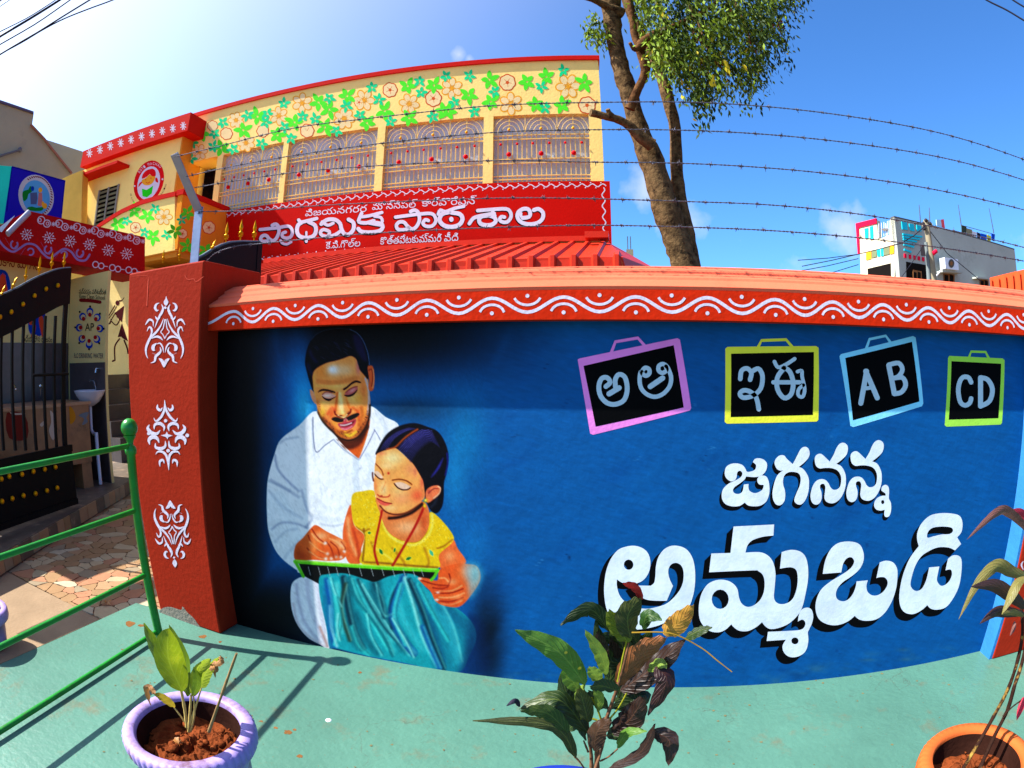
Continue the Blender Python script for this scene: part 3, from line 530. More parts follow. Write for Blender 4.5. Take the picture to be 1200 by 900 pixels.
    for k in range(7):
        t = k/6.; cv.stroke(E(190+60*t, 280-14*t, 240+70*t, 200-20*t, 330+80*t, 130-14*t, 440+60*t, 86+8*t), (48, 44, 110), 1.3, .9, gh, .6, taper=True)
    for k in range(34):
        t = k/33.; cv.stroke(E(345+100*t, 262+165*t, 440+82*t, 172+125*t, 560+76*t, 104+105*t, 650+70*t, 112+150*t), (120, 116, 190) if k % 3 == 0 else (20, 18, 60), .7, .45, gh, .75*(1-.6*t), taper=True)
    for k in range(14):
        t = k/13.; cv.stroke(E(185+70*t, 290-18*t, 240+80*t, 200-26*t, 340+80*t, 122-12*t, 450+50*t, 80+10*t), (104, 98, 170) if k % 2 else (14, 12, 44), .6, .45, gh, .6, taper=True)
    cv.stroke(E(640, 520, 700, 440, 745, 350), (60, 60, 160), 3, 1.5, gh, .8, taper=True); cv.stroke(E(765, 500, 785, 400, 780, 310), (34, 44, 150), 2, 1.2, gh, .8)
    cv.stroke(E(640, 780, 680, 730, 690, 640), (70, 80, 96), 3, 2, gh, .5)
    ge = cv.poly(E(592, 650, 630, 605, 690, 590, 724, 610, 716, 660, 668, 708, 604, 742), (232, 120, 80), .8)
    cv.stroke(E(615, 660, 660, 622, 700, 620), (120, 40, 40), 1.2, .7, ge, .8); cv.stroke(E(700, 600, 722, 620, 708, 664, 660, 704), (255, 200, 160), 1, .7, ge, .9); cv.blob(503, 576, 2, 2.4, (150, 60, 60), .7, clip=ge)
    cv.blob(498.8, 586.5, 2.4, 2.2, (236, 190, 20), 1); cv.blob(497.5, 593, 1.5, 2.4, (240, 200, 30), 1); cv.blob(498.8, 586, .9, .9, (255, 240, 150), 1)
    cv.stroke(E(124, 480, 126, 520, 132, 550), (70, 20, 20), 2, .8, None, .8)
    # ---- hands
    hl = cv.poly(B(185, 385, 184, 320, 220, 280, 262, 230, 285, 222, 330, 250, 380, 275, 420, 300, 432, 340, 425, 362, 400, 385, 340, 390, 270, 385), (226, 100, 44), .8)
    cv.blob(350, 648, 5, 10, (150, 66, 20), .6, clip=hl); cv.blob(376, 628, 9, 5, (255, 176, 130), .8, clip=hl); cv.blob(396, 635, 8, 5, (255, 170, 120), .7, clip=hl)
    for f in (B(245, 270, 262, 310, 300, 345, 335, 356), B(240, 330, 270, 362, 325, 380), B(262, 240, 290, 280, 322, 306), B(330, 300, 352, 330, 366, 376), B(350, 300, 382, 330, 392, 372), B(400, 300, 418, 330, 410, 350)):
        cv.stroke(f, (130, 40, 14), 1.5, .9, hl, .8)
    for f in (B(262, 262, 285, 290, 320, 310), B(252, 300, 290, 335, 330, 356), B(250, 345, 290, 372, 325, 380), B(345, 285, 380, 300, 412, 330)):
        cv.stroke(f, (255, 170, 116), 1.8, 1.1, hl, .7)
    for x, y in ((325, 306), (336, 356), (328, 379), (376, 369), (414, 345), (398, 372), (353, 378)): cv.blob(300+x/4, 560+y/4, 2, 2, (255, 226, 214), .95)
    hd = cv.poly(B(760, 470, 800, 470, 850, 480, 860, 430, 930, 405, 1000, 405, 1040, 420, 1050, 480, 1000, 560, 960, 600, 920, 606, 870, 595, 840, 575, 820, 535, 790, 505), (226, 96, 44), .9)
    cv.blob(547, 670, 9, 9, (250, 156, 110), .8, clip=hd); cv.blob(557, 672, 7, 16, (120, 190, 190), .75, clip=hd)
    for f in (B(775, 480, 840, 500, 905, 505), B(905, 450, 912, 480, 900, 505), B(840, 540, 910, 540, 970, 520), B(845, 575, 910, 580, 970, 560), B(830, 515, 870, 520, 900, 510)):
        cv.stroke(f, (130, 36, 14), 1.6, .9, hd, .85)
    for f in (B(860, 470, 885, 470, 900, 485), B(860, 530, 920, 528, 965, 505), B(860, 560, 920, 560, 975, 540), B(870, 590, 920, 592, 965, 575)): cv.stroke(f, (255, 168, 116), 1.8, 1.1, hd, .75)
    for x, y in ((852, 537), (848, 572), (768, 472)): cv.blob(300+x/4, 560+y/4, 2.4, 1.5, (255, 220, 214), .95)
    cv.poly(B(985, 400, 1040, 405, 1062, 460, 1030, 540, 1000, 560, 990, 500, 975, 440), (120, 180, 196), 6, a=.55)
    for x, y, rx, ry, c, a, m_ in ((355, 652, 7, 5, (150, 56, 20), .5, hl), (368, 640, 5, 8, (255, 160, 96), .55, hl), (392, 650, 8, 4, (190, 74, 34), .6, hl), (400, 640, 4, 4, (255, 190, 150), .6, hl), (518, 690, 9, 4, (180, 60, 26), .55, hd), (536, 700, 8, 3, (255, 160, 110), .55, hd), (525, 706, 9, 3, (170, 56, 26), .55, hd), (530, 682, 6, 4, (255, 176, 130), .55, hd)): cv.blob(x, y, rx, ry, c, a, clip=m_)
    # ---- green frame of the slate
    cv.stroke(B(183, 392, 400, 408, 640, 424, 850, 434), (110, 206, 40), 4.4, .8); cv.stroke(B(186, 397, 205, 430, 222, 462), (96, 190, 40), 3.6, .8); cv.stroke(B(850, 432, 838, 460, 822, 478), (96, 190, 40), 3.4, .8)
    cv.stroke(B(190, 388, 400, 402, 640, 418, 845, 428), (190, 240, 110), 1.2, .7, None, .7)
    for x in (245, 292, 336, 376, 430, 486, 540, 590, 640, 690, 735, 775): cv.stroke(B(x, 416+(x-245)*.03, x+10, 456+(x-245)*.01), (170, 176, 176), .9, .5, None, .8)
    # deeper contrast, brush marks, chips and splash marks
    C = np.clip(cv.C, 0, 1); C = C*(1-.6)+(C*C*(3-2*C))*.6
    n = rs.randn(*X.shape)
    for k in range(3): n = (n+np.roll(n, 1, 1)+np.roll(np.roll(n, 1, 1), 1, 0)+np.roll(n, -1, 0))/2.6
    n2 = rs.randn(*X.shape)
    for k in range(7): n2 = (n2+np.roll(n2, 2, 0)+np.roll(n2, -1, 1))/1.9
    n /= n.std(); n2 /= n2.std()
    cv.C = np.clip(C*(1+.02*n[..., None]+.016*n2[..., None]), 0, 1)
    for k in range(60):
        x, y = rs.uniform(560, 1180), rs.uniform(400, 800); c = [(60, 140, 205), (2, 30, 70), (4, 50, 110)][k % 3]
        cv.stroke([(x, y), (x+rs.uniform(-5, 5), y+rs.uniform(-2, 7)), (x+rs.uniform(-9, 7), y+rs.uniform(2, 12))], c, rs.uniform(.5, 1.4), .5, None, rs.uniform(.25, .7), taper=True)
    for k in range(70):
        x = rs.uniform(590, 1150); yb = 801 if x < 900 else 801-(x-900)*.17; cv.blob(x, yb-rs.uniform(-2, 14), rs.uniform(2, 12), rs.uniform(1, 4), [(70, 120, 150), (110, 130, 120), (2, 44, 96)][k % 3], rs.uniform(.08, .3))
    return cv.C
# ================================================================ the setting: ground, slab, paving
wallat = lambda x, y, e=0: onY(x, y, D-e)
M_soil = mat('soil_mat', (150, 120, 95), .6, .95, .3, 1.5, .5, 20)
M_slab = mat('slab_paint', (132, 204, 180), .27, .42, .10, 2.2, .35, 34, stain=(186, 158, 112), stain_amt=.5, stain_scale=4.2, spec=.3, fleck=((190, 130, 70), 22, .05), crack=1.3)
M_conc = mat('concrete', (206, 176, 142), .38, .9, .18, 3, .35, 50, stain=(150, 120, 90), stain_amt=.4)
M_grout = mat('grout', (170, 134, 104), .4, .95, .2, 6, .3, 80)
obj('ground', MB().box((-900, -900, -.3), (900, 900, -.12)), M_soil, kind='structure')
sl = MB(); sl.slab([(-2.64, -3, 0), (4.6, -3, 0), (4.6, 2.6, 0), (-2.0, 2.6, 0), (-2.0, 2.1, 0), (-2.66, 2.0, 0)][::-1], (0, 0, -.3)); obj('painted_slab', sl, M_slab, kind='structure')
obj('concrete_path', MB().slab([(-30, -6, -.014), (-2.645, -6, -.014), (-2.69, 1.70, -.014), (-3.04, 1.70, -.014), (-4.0, 1.64, -.014), (-30, .9, -.014)][::-1], (0, 0, -.25)), M_conc, kind='structure')
floor = obj('tiled_floor', MB().slab([(-30, .9, -.02), (-4.0, 1.64, -.02), (-3.04, 1.70, -.02), (-2.0, 1.7, -.02), (-2.0, 30, -.02), (-30, 30, -.02)][::-1], (0, 0, -.09)), M_grout, kind='structure')
stn = Paint(lambda x, y, e=0: onZ(x, y, e), .0006)
rk = random.Random(17)
def splat(x, y, r_):
    stn.poly([(x+r_*rk.uniform(.45, 1.1)*math.cos(2*math.pi*i/11), y+.5*r_*rk.uniform(.45, 1.1)*math.sin(2*math.pi*i/11)) for i in range(11)], n=2)
for x, y, r_ in ((323, 853, 3), (337, 858, 6), (345, 855, 3), (352, 886, 5), (306, 845, 3), (152, 731, 7), (165, 733, 4), (238, 746, 5), (258, 752, 3), (422, 788, 3)): splat(x, y, r_)
part('rust_stain', stn.mb, mat('rust_stain_mat', (184, 128, 76), .32, .8, .3, 20), bpy.data.objects['painted_slab'], kind='stuff')
stn = Paint(lambda x, y, e=0: onZ(x, y, e), .0009)
for _ in range(130): x, y = rk.uniform(120, 1190), rk.uniform(760, 900); splat(x, y, rk.uniform(.5, 2.2))
part('dirt_specks', stn.mb, mat('dirt_speck_mat', (150, 138, 96), .45, .9, .3, 20), bpy.data.objects['painted_slab'], kind='stuff')
# crazy paving: every stone that can be told apart is a part of the floor
PALE = [mat('paving_'+n_, c, .4, .5, .14, 9, .12, 70, spec=.3) for n_, c in (('cream', (240, 214, 168)), ('buff', (222, 176, 130)), ('pink', (226, 160, 118)), ('grey', (196, 174, 140)), ('pale', (246, 228, 190)), ('tan', (204, 160, 112)))]
def clip_half(poly, p, n):
    o = []
    for i in range(len(poly)):
        a, b = poly[i], poly[(i+1) % len(poly)]; da, db = (a-p)@n, (b-p)@n
        if da <= 0: o.append(a)
        if da*db < 0: o.append(a+(b-a)*da/(da-db))
    return o
def voronoi(seeds, reg, shrink):
    out = []; S = np.array(seeds)
    for i, s0 in enumerate(S):
        poly = [np.array(q, float) for q in reg]; dd = ((S-s0)**2).sum(1); nb = np.argsort(dd)[1:22]
        for j in nb:
            n = S[j]-s0; L = np.linalg.norm(n); poly = clip_half(poly, (s0+S[j])/2-n/L*shrink, n)
            if len(poly) < 3: break
        if len(poly) >= 3: out.append(poly)
    return out
def rise(y): return -4.45-(y-2.76)*.496          # x of the step edge
rg = random.Random(5)
reg = [(-4.35, 1.66), (-2.2, 1.715), (-2.2, 4.2), (-5.12, 4.2), (-3.98, 1.9)]
sd = []
while len(sd) < 285:
    q = (rg.uniform(-5.1, -2.2), rg.uniform(1.66, 4.2))
    if q[0] < rise(q[1])-.02: continue
    if q[1] > 2.6 and rg.random() < .55: continue
    if all((q[0]-a)**2+(q[1]-b)**2 > (.062+.025*max(0, q[1]-2.2))**2 for a, b in sd): sd.append(q)
for i, p in enumerate(voronoi(sd, [(-5.16, 4.2), (-5.14, 4.1), (-4.43, 2.74), (-3.9, 1.66), (-2.69, 1.715), (-2.05, 1.715), (-2.05, 4.2)][::-1], .0024)):
    q_ = [];
    for a, b in zip(p, p[1:]+p[:1]): q_ += [a+(b-a)*.12, a+(b-a)*.5+np.array([rg.uniform(-.008, .008), rg.uniform(-.008, .008)]), a+(b-a)*.88]
    z = -.012+rg.uniform(-.0012, .0012)
    ar = abs(sum(q_[k-1][0]*q_[k][1]-q_[k][0]*q_[k-1][1] for k in range(len(q_))))
    if ar < .0006: continue
    part('paving_stone', MB().slab([(a[0], a[1], z) for a in q_], (0, 0, -.007)), PALE[rg.choice([0, 0, 1, 1, 2, 2, 3, 4, 5, 5])], floor)
# raised floor with its tiled riser, left
M_dtile = mat('step_tiles', (120, 104, 88), .55, .5, .35, 7, .25, 40, stain=(190, 160, 130), stain_amt=.8, stain_scale=7, spec=.4)
e0, e1 = (rise(0), 0), (rise(9), 9)
up = MB(); up.slab([(e0[0], e0[1], .13), (e1[0], e1[1], .13), (-30, 9, .13), (-30, 0, .13)], (0, 0, -.2)); upf = obj('raised_floor', up, M_dtile, kind='structure')
rr = random.Random(8); y = 1.5; k = 0
while y < 4.4:
    L = rr.uniform(.10, .2); a, b = (rise(y), y), (rise(y+L-.006), y+L-.006)
    part('riser_tile', MB().slab([(a[0]+.002, a[1], .0), (b[0]+.002, b[1], .0), (b[0]+.002, b[1], .126), (a[0]+.002, a[1], .126)], (.012, .006, 0)), rr.choice([PALE[3], PALE[5], M_dtile, PALE[1], M_dtile]), upf); y += L

# ================================================================ the painted boundary wall
M_wall = mat('mural_paint', (0, 0, 0), 1, .6, .10, 5, .16, 26, attr=True, spec=.08)
M_blue = mat('blue_paint', (6, 84, 160), .8, .6, .12, 4, .3, 30)
M_red = mat('red_fascia_paint', (214, 44, 12), .75, .6, .12, 5, .2, 45, stain=(150, 26, 8), stain_amt=.5, stain_scale=5)
M_salmon = mat('salmon_paint', (250, 114, 82), .68, .62, .08, 4, .15, 60, stain=(226, 96, 70), stain_amt=.5, stain_scale=3)
M_white = mat('white_paint', (222, 230, 240), .82, .6, .14, 9, .07, 60, stain=(190, 206, 226), stain_amt=.4, stain_scale=14, slo=.5)
M_lilacw = mat('lilac_white_paint', (214, 206, 222), .85, .6, .09, 12, .15, 80, stain=(170, 110, 120), stain_amt=.35, stain_scale=9)
M_black = mat('black_paint', (6, 6, 9), .7, .7, .2, 8, .1, 60, spec=.04)
WX0, WX1 = -2.0, 1.935
wall = thing('boundary_wall', 'blue street wall with a painted man and girl and white lettering under a salmon coping', 'wall', (0, D+.15, 0))
part('wall_body', MB().box((WX0, D+.004, -.1), (WX1+1.6, 2.46, 1.70)), M_blue, wall)
fx = list(np.arange(308, 568, .8)); gx = sorted(set(list(np.arange(236, 308, 3.))+fx+list(np.arange(568, 1212, 3.2)))); gy = list(np.arange(364, 384, 2.))+list(np.arange(384, 792, .85))+list(np.arange(792, 820, 2.))
gx, gy = np.array(gx), np.array(gy)
C = paint_mural(gx, gy)
GX, GY = np.meshgrid(gx, gy); dx, dy = GX-600, 450-GY; q = np.hypot(dx, dy)+1e-9; th = 2*np.arcsin(q/2/FPX)
dirs = fw*np.cos(th)[..., None]+(np.sin(th)/q)[..., None]*(dx[..., None]*RGT+dy[..., None]*UPV); tt = D/dirs[..., 1]
PX = np.clip(dirs[..., 0]*tt, WX0, WX1); PZ = np.clip(EYE+dirs[..., 2]*tt, -.02, 1.6)
V = np.stack([PX, np.full_like(PX, D), PZ], -1).reshape(-1, 3); H, Wd = PX.shape
I = np.arange(H*Wd).reshape(H, Wd); F = np.stack([I[:-1, :-1], I[1:, :-1], I[1:, 1:], I[:-1, 1:]], -1).reshape(-1, 4)
xx, zz = PX.ravel()[F], PZ.ravel()[F]; ok = (xx.max(1)-xx.min(1) > 1e-6) & (zz.max(1)-zz.min(1) > 1e-6); F = F[ok]
me = bpy.data.meshes.new('mural'); me.vertices.add(len(V)); me.vertices.foreach_set('co', V.ravel().astype(np.float32)); me.loops.add(F.size); me.loops.foreach_set('vertex_index', F.ravel().astype(np.int32))
me.polygons.add(len(F)); me.polygons.foreach_set('loop_start', np.arange(0, F.size, 4, dtype=np.int32)); me.polygons.foreach_set('loop_total', np.full(len(F), 4, np.int32)); me.update()
ca = me.color_attributes.new('Col', 'FLOAT_COLOR', 'POINT'); cc = np.clip(C.reshape(-1, 3), 0, 1); cl = np.where(cc < .04045, cc/12.92, ((cc+.055)/1.055)**2.4)*.68
ca.data.foreach_set('color', np.concatenate([cl, np.ones((len(cl), 1))], 1).ravel().astype(np.float32))
part('mural', me, M_wall, wall, label='painting of a man in a white shirt teaching a girl in yellow and teal to write on a slate')
# coping: red fascia, salmon slope with steps, flat back
def prof_run(pr, xa, xb, mb):
    n = len(pr); return mb.add([(xa, y, z) for y, z in pr]+[(xb, y, z) for y, z in pr], [(i, (i+1) % n, n+(i+1) % n, n+i) for i in range(n)]+[tuple(range(n))[::-1], tuple(range(n, 2*n))])
FY = 2.065
XR2 = 4.4
part('fascia', prof_run([(FY, 1.545), (FY, 1.655), (2.2, 1.655), (2.2, 1.545)], -1.94, XR2, MB()), M_red, wall)
part('coping', prof_run([(FY+.001, 1.656), (FY-.002, 1.668), (FY+.07, 1.702), (FY+.075, 1.712), (FY+.12, 1.733), (FY+.125, 1.745), (FY+.2, 1.776), (2.30, 1.780), (2.52, 1.778), (2.52, 1.656)], -1.94, XR2, MB()), M_salmon, wall)
# the white wave on the fascia
fat = lambda x, y, e=0: onY(x, y, FY-e)
pw = Paint(fat); ph0 = [(-1.86+.2445*i, i) for i in range(0, 26)]
def f_px(X, Z):   # inverse of fat, numerically through the lens model
    v = np.array([X, FY, Z])-E0; a, b, c_ = v@RGT, v@UPV, v@fw; rr_ = math.hypot(a, b); Q = 2*FPX*math.sin(math.atan2(rr_, c_)/2); return (600+Q*a/rr_, 450-Q*b/rr_)
class PaintW(Paint): pass
pw.at = lambda x, z, e=0: np.array([x, FY-e, z])
peri = []; x = -1.90
tops = [-1.74, -1.50, -1.26, -1.02, -.765, -.505, -.235, .03, .295, .56, .80, 1.03, 1.26, 1.49, 1.735, 1.97, 2.2, 2.45, 2.7]
pts = [(-1.93, 1.578)]
for i, t in enumerate(tops):
    pts += [(t, 1.628)]
    if i < len(tops)-1: pts += [((t+tops[i+1])/2, 1.573)]
sm_ = []
for a, b in zip(pts, pts[1:]):
    for k in range(8): u_ = k/8.; sm_.append((a[0]+(b[0]-a[0])*u_, a[1]+(b[1]-a[1])*(.5-.5*math.cos(math.pi*u_))))
pw.stroke(sm_, .0125, n=1)
for i, t in enumerate(tops):
    pw.e = .0007; pw.stroke([(t+.048*math.cos(R(a)), 1.567+.036*math.sin(R(a))) for a in range(165, 10, -22)], .0095, n=3); pw.ell(t, 1.571, .0075)
    if i < len(tops)-1:
        m_ = (t+tops[i+1])/2; pw.stroke([(m_+.052*math.cos(R(a)), 1.640+.040*math.sin(R(a))) for a in range(200, 345, 20)], .0095, n=3); pw.ell(m_, 1.634, .0075)
part('wave_pattern', pw.mb, M_lilacw, wall)

# ---- lettering on the wall
F1, F2, F3, F4, F5, F6 = zf(700, 600, 7.5), zf(810, 600, 5.), zf(940, 590, 6.), zf(840, 510, 9.), zf(940, 510, 9.), zf(680, 560, 4.2857)
G1, G2 = zf(660, 370, 4.), zf(900, 370, 4.)
def dd(L, *idx):                                          # repeat some points so that they become corners
    o = []
    for i, p in enumerate(L): o += [p]*(2 if i in idx else 1)
    return o
def C_(zfun, *f):                                         # numbers with None after a corner
    o = []; i = 0; f = list(f)
    while i < len(f):
        p = zfun(f[i], f[i+1])[0]; i += 2
        if i < len(f) and f[i] is None: o += [p, p]; i += 1
        else: o.append(p)
    return o
N = None
letter_a = C_(F1, 172,592,N, 215,620, 270,632, 335,630, 400,602, 448,540, 467,455, 452,375, 405,322, 330,297, 250,305, 180,335, 120,410, 80,510, 62,620, 60,720, 75,830, 105,910) + C_(F6, 165,700, 205,745, 265,762, 340,755, 420,730, 490,680) + C_(F1, 800,840, 845,720, 860,600, 855,480, 830,390, 780,325, 710,298, 640,300, 580,335, 535,400, 515,480, 510,560, 500,620, 470,648,N, 300,645,N, 340,705, 380,745, 440,772, 520,780, 610,780,N, 665,650,N, 638,595, 624,540, 628,495, 650,460, 690,447, 732,465, 755,510, 758,580, 742,650, 700,720, 630,790, 560,825, 440,850, 330,835, 250,795, 195,730, 172,650)
letter_mm = C_(F2, 248,85,N, 486,73,N, 482,138,N, 420,145, 360,165, 330,195, 318,238,N, 400,235, 450,255, 480,295, 494,360, 490,430, 485,500, 500,530, 530,540, 570,530, 600,500, 620,440, 624,380, 615,340, 590,325, 560,325, 520,332,N, 530,235,N, 580,222, 630,228, 665,255, 683,310, 685,390, 670,480, 650,560, 620,610, 570,655, 510,680, 460,685, 430,665, 415,645,N, 380,675, 330,698, 280,695, 250,675, 235,658,N, 200,690, 160,705, 110,698, 70,665, 48,620, 45,550, 60,480, 95,425, 145,400, 195,398, 240,415, 270,450, 280,500, 295,535, 325,555, 360,550, 400,520, 425,470, 430,410, 420,370, 395,348, 360,342, 105,353,N, 118,243,N, 230,240,N)
letter_sub = C_(F2, 450,702,N, 560,697, 640,690, 665,670, 668,645, 650,630, 625,642,N, 632,600, 650,570, 680,560, 705,572, 715,610, 708,650, 690,690, 683,705,N, 686,760, 670,815, 630,845, 580,850, 545,825, 535,785, 555,748,N, 500,752, 442,756,N)
letter_o = C_(F3, 145,495,N, 160,410, 195,330, 250,280, 330,267, 400,285, 430,340, 432,400, 405,460, 350,510, 290,550, 250,595, 237,640, 250,675, 290,688, 330,670, 360,630, 378,580, 382,548,N, 462,540,N, 452,580, 460,620, 490,645, 530,645, 570,620, 597,580, 600,545, 580,520, 545,518, 522,525,N, 545,415,N, 590,402, 640,415, 668,460, 670,520, 660,600, 630,690, 580,770, 520,815, 450,825, 400,815, 370,790,N, 320,830, 250,855, 180,850, 120,815, 95,750, 100,680, 130,610, 190,555, 250,518, 310,480, 350,445, 366,405, 345,378, 312,388, 288,425, 275,485,N)
letter_di = C_(F3, 808,250, 812,200, 840,140, 900,85, 980,68, 1060,72, 1110,90, 1128,140, 1120,200, 1090,238,N, 1118,285,N, 1075,330,N, 1030,310, 960,308, 900,330, 840,370, 800,430, 775,500, 762,570, 780,605, 810,615, 845,595, 872,540, 885,490, 893,450,N, 965,443,N, 955,490, 948,540, 970,575, 1000,575, 1035,545, 1053,500, 1045,465, 1008,470,N, 1025,390,N, 1060,365, 1105,370, 1122,410, 1118,500, 1100,590, 1060,670, 1010,730, 950,747, 905,740, 880,715,N, 840,750, 780,778, 720,765, 690,720, 683,650, 695,560, 720,470, 760,380, 820,300,N)
hole_di = [tuple(p) for p in catmull(F3(880,240, 885,200, 920,170, 990,162, 1050,170, 1060,195, 1035,215, 980,218, 920,232), True, 3)][::-1]
letter_ja = C_(F4, 83,400, 92,350, 115,320, 160,300, 220,298, 270,315, 300,350, 320,385, 370,380, 405,360, 415,320, 400,298, 380,285,N, 400,252, 440,243, 490,255, 525,290, 530,330, 515,380, 470,425, 400,442, 310,435,N, 290,470, 240,510, 190,545, 170,580, 185,610, 220,620, 255,610, 275,580, 285,520,N, 335,515,N, 335,560, 350,590, 390,610, 430,605, 475,580, 492,545, 490,525, 450,520, 428,490, 430,455, 455,430, 490,425, 525,440, 548,490, 556,560, 550,630, 520,700, 460,742, 390,750, 330,740, 295,710,N, 240,745, 160,750, 90,725, 55,670, 55,600, 80,550, 130,508, 190,480, 240,452, 265,425, 268,395, 245,375, 222,385, 212,410, 210,440, 190,475, 155,487, 120,472, 92,440)
letter_ga = C_(F4, 608,290, 630,240, 670,212, 710,215, 740,250, 800,305,N, 830,250, 860,190, 890,140, 930,122, 965,140, 980,190, 965,240, 920,290, 865,335,N, 905,352, 945,400, 970,460, 972,540, 960,620, 930,690, 890,730, 850,728, 820,700, 822,660, 845,600, 875,530, 885,460, 870,410, 830,390, 770,388, 725,410, 702,455, 700,520, 718,580, 722,640, 710,700, 670,738, 625,730, 595,680, 587,610, 600,530, 625,450, 655,405, 700,370,N, 665,373, 630,350)
na_ = (132,250, 150,210, 190,195, 225,215, 290,278,N, 330,210, 365,130, 400,88, 440,80, 475,105, 483,150, 465,210, 410,265, 360,302,N, 410,325, 440,370, 460,430, 460,520, 440,600, 400,670, 350,710, 300,718, 255,700, 235,660, 240,600, 245,550, 235,520, 215,512, 192,525, 190,560, 205,610, 205,670, 185,715, 145,733, 105,710, 88,650, 95,590, 120,520, 160,475, 210,463, 250,475, 280,510, 300,550, 330,575, 370,570, 400,540, 412,480, 405,420, 370,370, 310,348, 240,345, 185,350, 145,320)
letter_na = C_(F5, *na_); letter_na2 = [(x+42., y-3.0) for x, y in letter_na]
letter_nsub = C_(F5, 835,580, 845,540, 880,523, 910,545, 918,600, 915,665, 935,710, 940,770, 930,830, 905,862, 875,858, 865,830, 872,785,N, 830,795, 785,785, 760,750, 765,700, 795,660, 840,640, 880,638,N, 878,615, 855,598)
LET = [(letter_a, [ellp(*F1(275, 463)[0], 5.6, 6)], (-7.4, 6.0)), (letter_mm, [ellp(*F2(170, 511)[0], 10, 11.4)], (-8, 8)), (letter_sub, [ellp(*F2(608, 755)[0], 4.2, 4)], (-8, 8)),
       (letter_o, [], (-8, 8)), (letter_di, [hole_di], (-7, 8)), (letter_ja, [], (-2.9, 5)), (letter_ga, [], (-2.9, 4.6)), (letter_na, [], (-2.4, 4.6)), (letter_na2, [], (-2.4, 4.4)), (letter_nsub, [ellp(*F5(850, 705)[0], 1.9, 2.4)], (-2.4, 4))]
for pts, holes, off in LET:
    base = Paint(wallat, .0003, .00002)
    for k in range(8): base.poly(pts, holes, off=(off[0]*(8-k)/8, off[1]*(8-k)/8), n=3)
    lt = part('letter_shading', base.mb, M_black, wall)
    top = Paint(wallat, .0008); top.poly(pts, holes); part('letter', top.mb, M_white, wall)
# four slates
SL = [((236, 132, 214), G1(68,205, 78,200, 535,105, 547,112, 600,432, 594,444, 140,558, 126,552), G1(95,235, 518,138, 565,430, 152,520), G1(222,182, 245,122, 350,104, 392,152), 3.6,
       [(G1(200,332, 220,312, 205,290, 180,295, 167,330, 175,375, 205,408, 245,415, 285,395, 300,345, 290,290, 262,275, 244,300, 246,340), 5.6), (G1(215,366, 262,338), 6.2),
        (G1(372,256, 384,244, 402,250, 404,270, 388,282, 372,272, 364,262, 358,300, 366,340, 392,368, 430,380, 468,366, 498,332, 506,292, 496,256, 484,236, 466,226, 448,236, 448,258, 466,268, 484,256, 482,238), 5.0), (G1(408,332, 466,292), 6.2)]),
      ((232, 228, 62), G1(760,155, 770,146, 1185,142, 1197,150, 1196,488, 1188,496, 768,506, 757,498), G1(787,178, 1175,170, 1170,465, 785,475), G1(912,150, 930,116, 1045,112, 1075,148), 3.4,
       [(G1(830,296, 836,258, 862,247, 882,268, 876,300), 5.4), (G1(884,262, 915,248, 934,282, 926,340, 890,374, 845,384, 828,366, 845,350, 876,356, 905,385, 917,438), 5.4),
        (G1(990,215, 1008,242, 1045,228, 1085,202), 4.4), (G1(1035,245, 1004,290, 1005,345, 1035,385, 1068,368, 1078,315, 1062,262, 1030,240), 5.6), (G1(985,312, 1108,312), 5), (G1(1098,262, 1118,258, 1120,285, 1132,345, 1122,380, 1102,372, 1104,345, 1126,325), 4.2)]),
      ((132, 214, 246), G2(335,190, 342,180, 680,95, 692,102, 728,410, 722,424, 400,522, 386,516), G2(362,198, 675,122, 710,402, 398,490), G2(460,156, 476,110, 552,94, 576,128), 3.2,
       [(G2(435,410, 462,260), 6), (G2(458,260, 512,385), 6), (G2(448,342, 492,336), 4.4), (G2(566,232, 592,365), 6), (G2(566,230, 612,222, 630,252, 612,284, 582,294), 5.4), (G2(582,294, 630,290, 645,325, 625,358, 592,366), 5.6)]),
      ((160, 220, 76), G2(844,198, 850,188, 1100,200, 1109,208, 1097,502, 1090,510, 836,520, 828,512), G2(860,213, 1093,225, 1080,480, 847,487), G2(942,196, 952,168, 1020,170, 1034,198), 2.8,
       [(G2(952,312, 940,290, 915,288, 898,312, 892,355, 902,405, 925,420, 946,408, 952,388), 5.4), (G2(996,292, 996,424), 5.8), (G2(996,290, 1030,300, 1052,345, 1038,400, 996,424), 5.6)])]
M_sl = mat('slate_black', (4, 5, 8), .6, .8, .1, 9, .1, 60, spec=.04); M_chalk = mat('chalk_letters', (176, 200, 216), .85, .7, .1, 16, .1, 70)
for (c, fo, fi, hd, hw, st) in SL:
    p = Paint(wallat, .0005); p.poly(fo, smooth=False); p.stroke(hd, hw, n=1)
    fr = part('slate_frame', p.mb, mat('frame_%d_%d' % (c[0], c[1]), c, .85, .6, .08, 12, .12, 60), wall)
    p = Paint(wallat, .0008); p.poly(fi, smooth=False); part('slate_board', p.mb, M_sl, wall)
    p = Paint(wallat, .0011)
    for q, ww in st: p.stroke(q, ww, n=4)
    part('slate_letters', p.mb, M_chalk, wall)

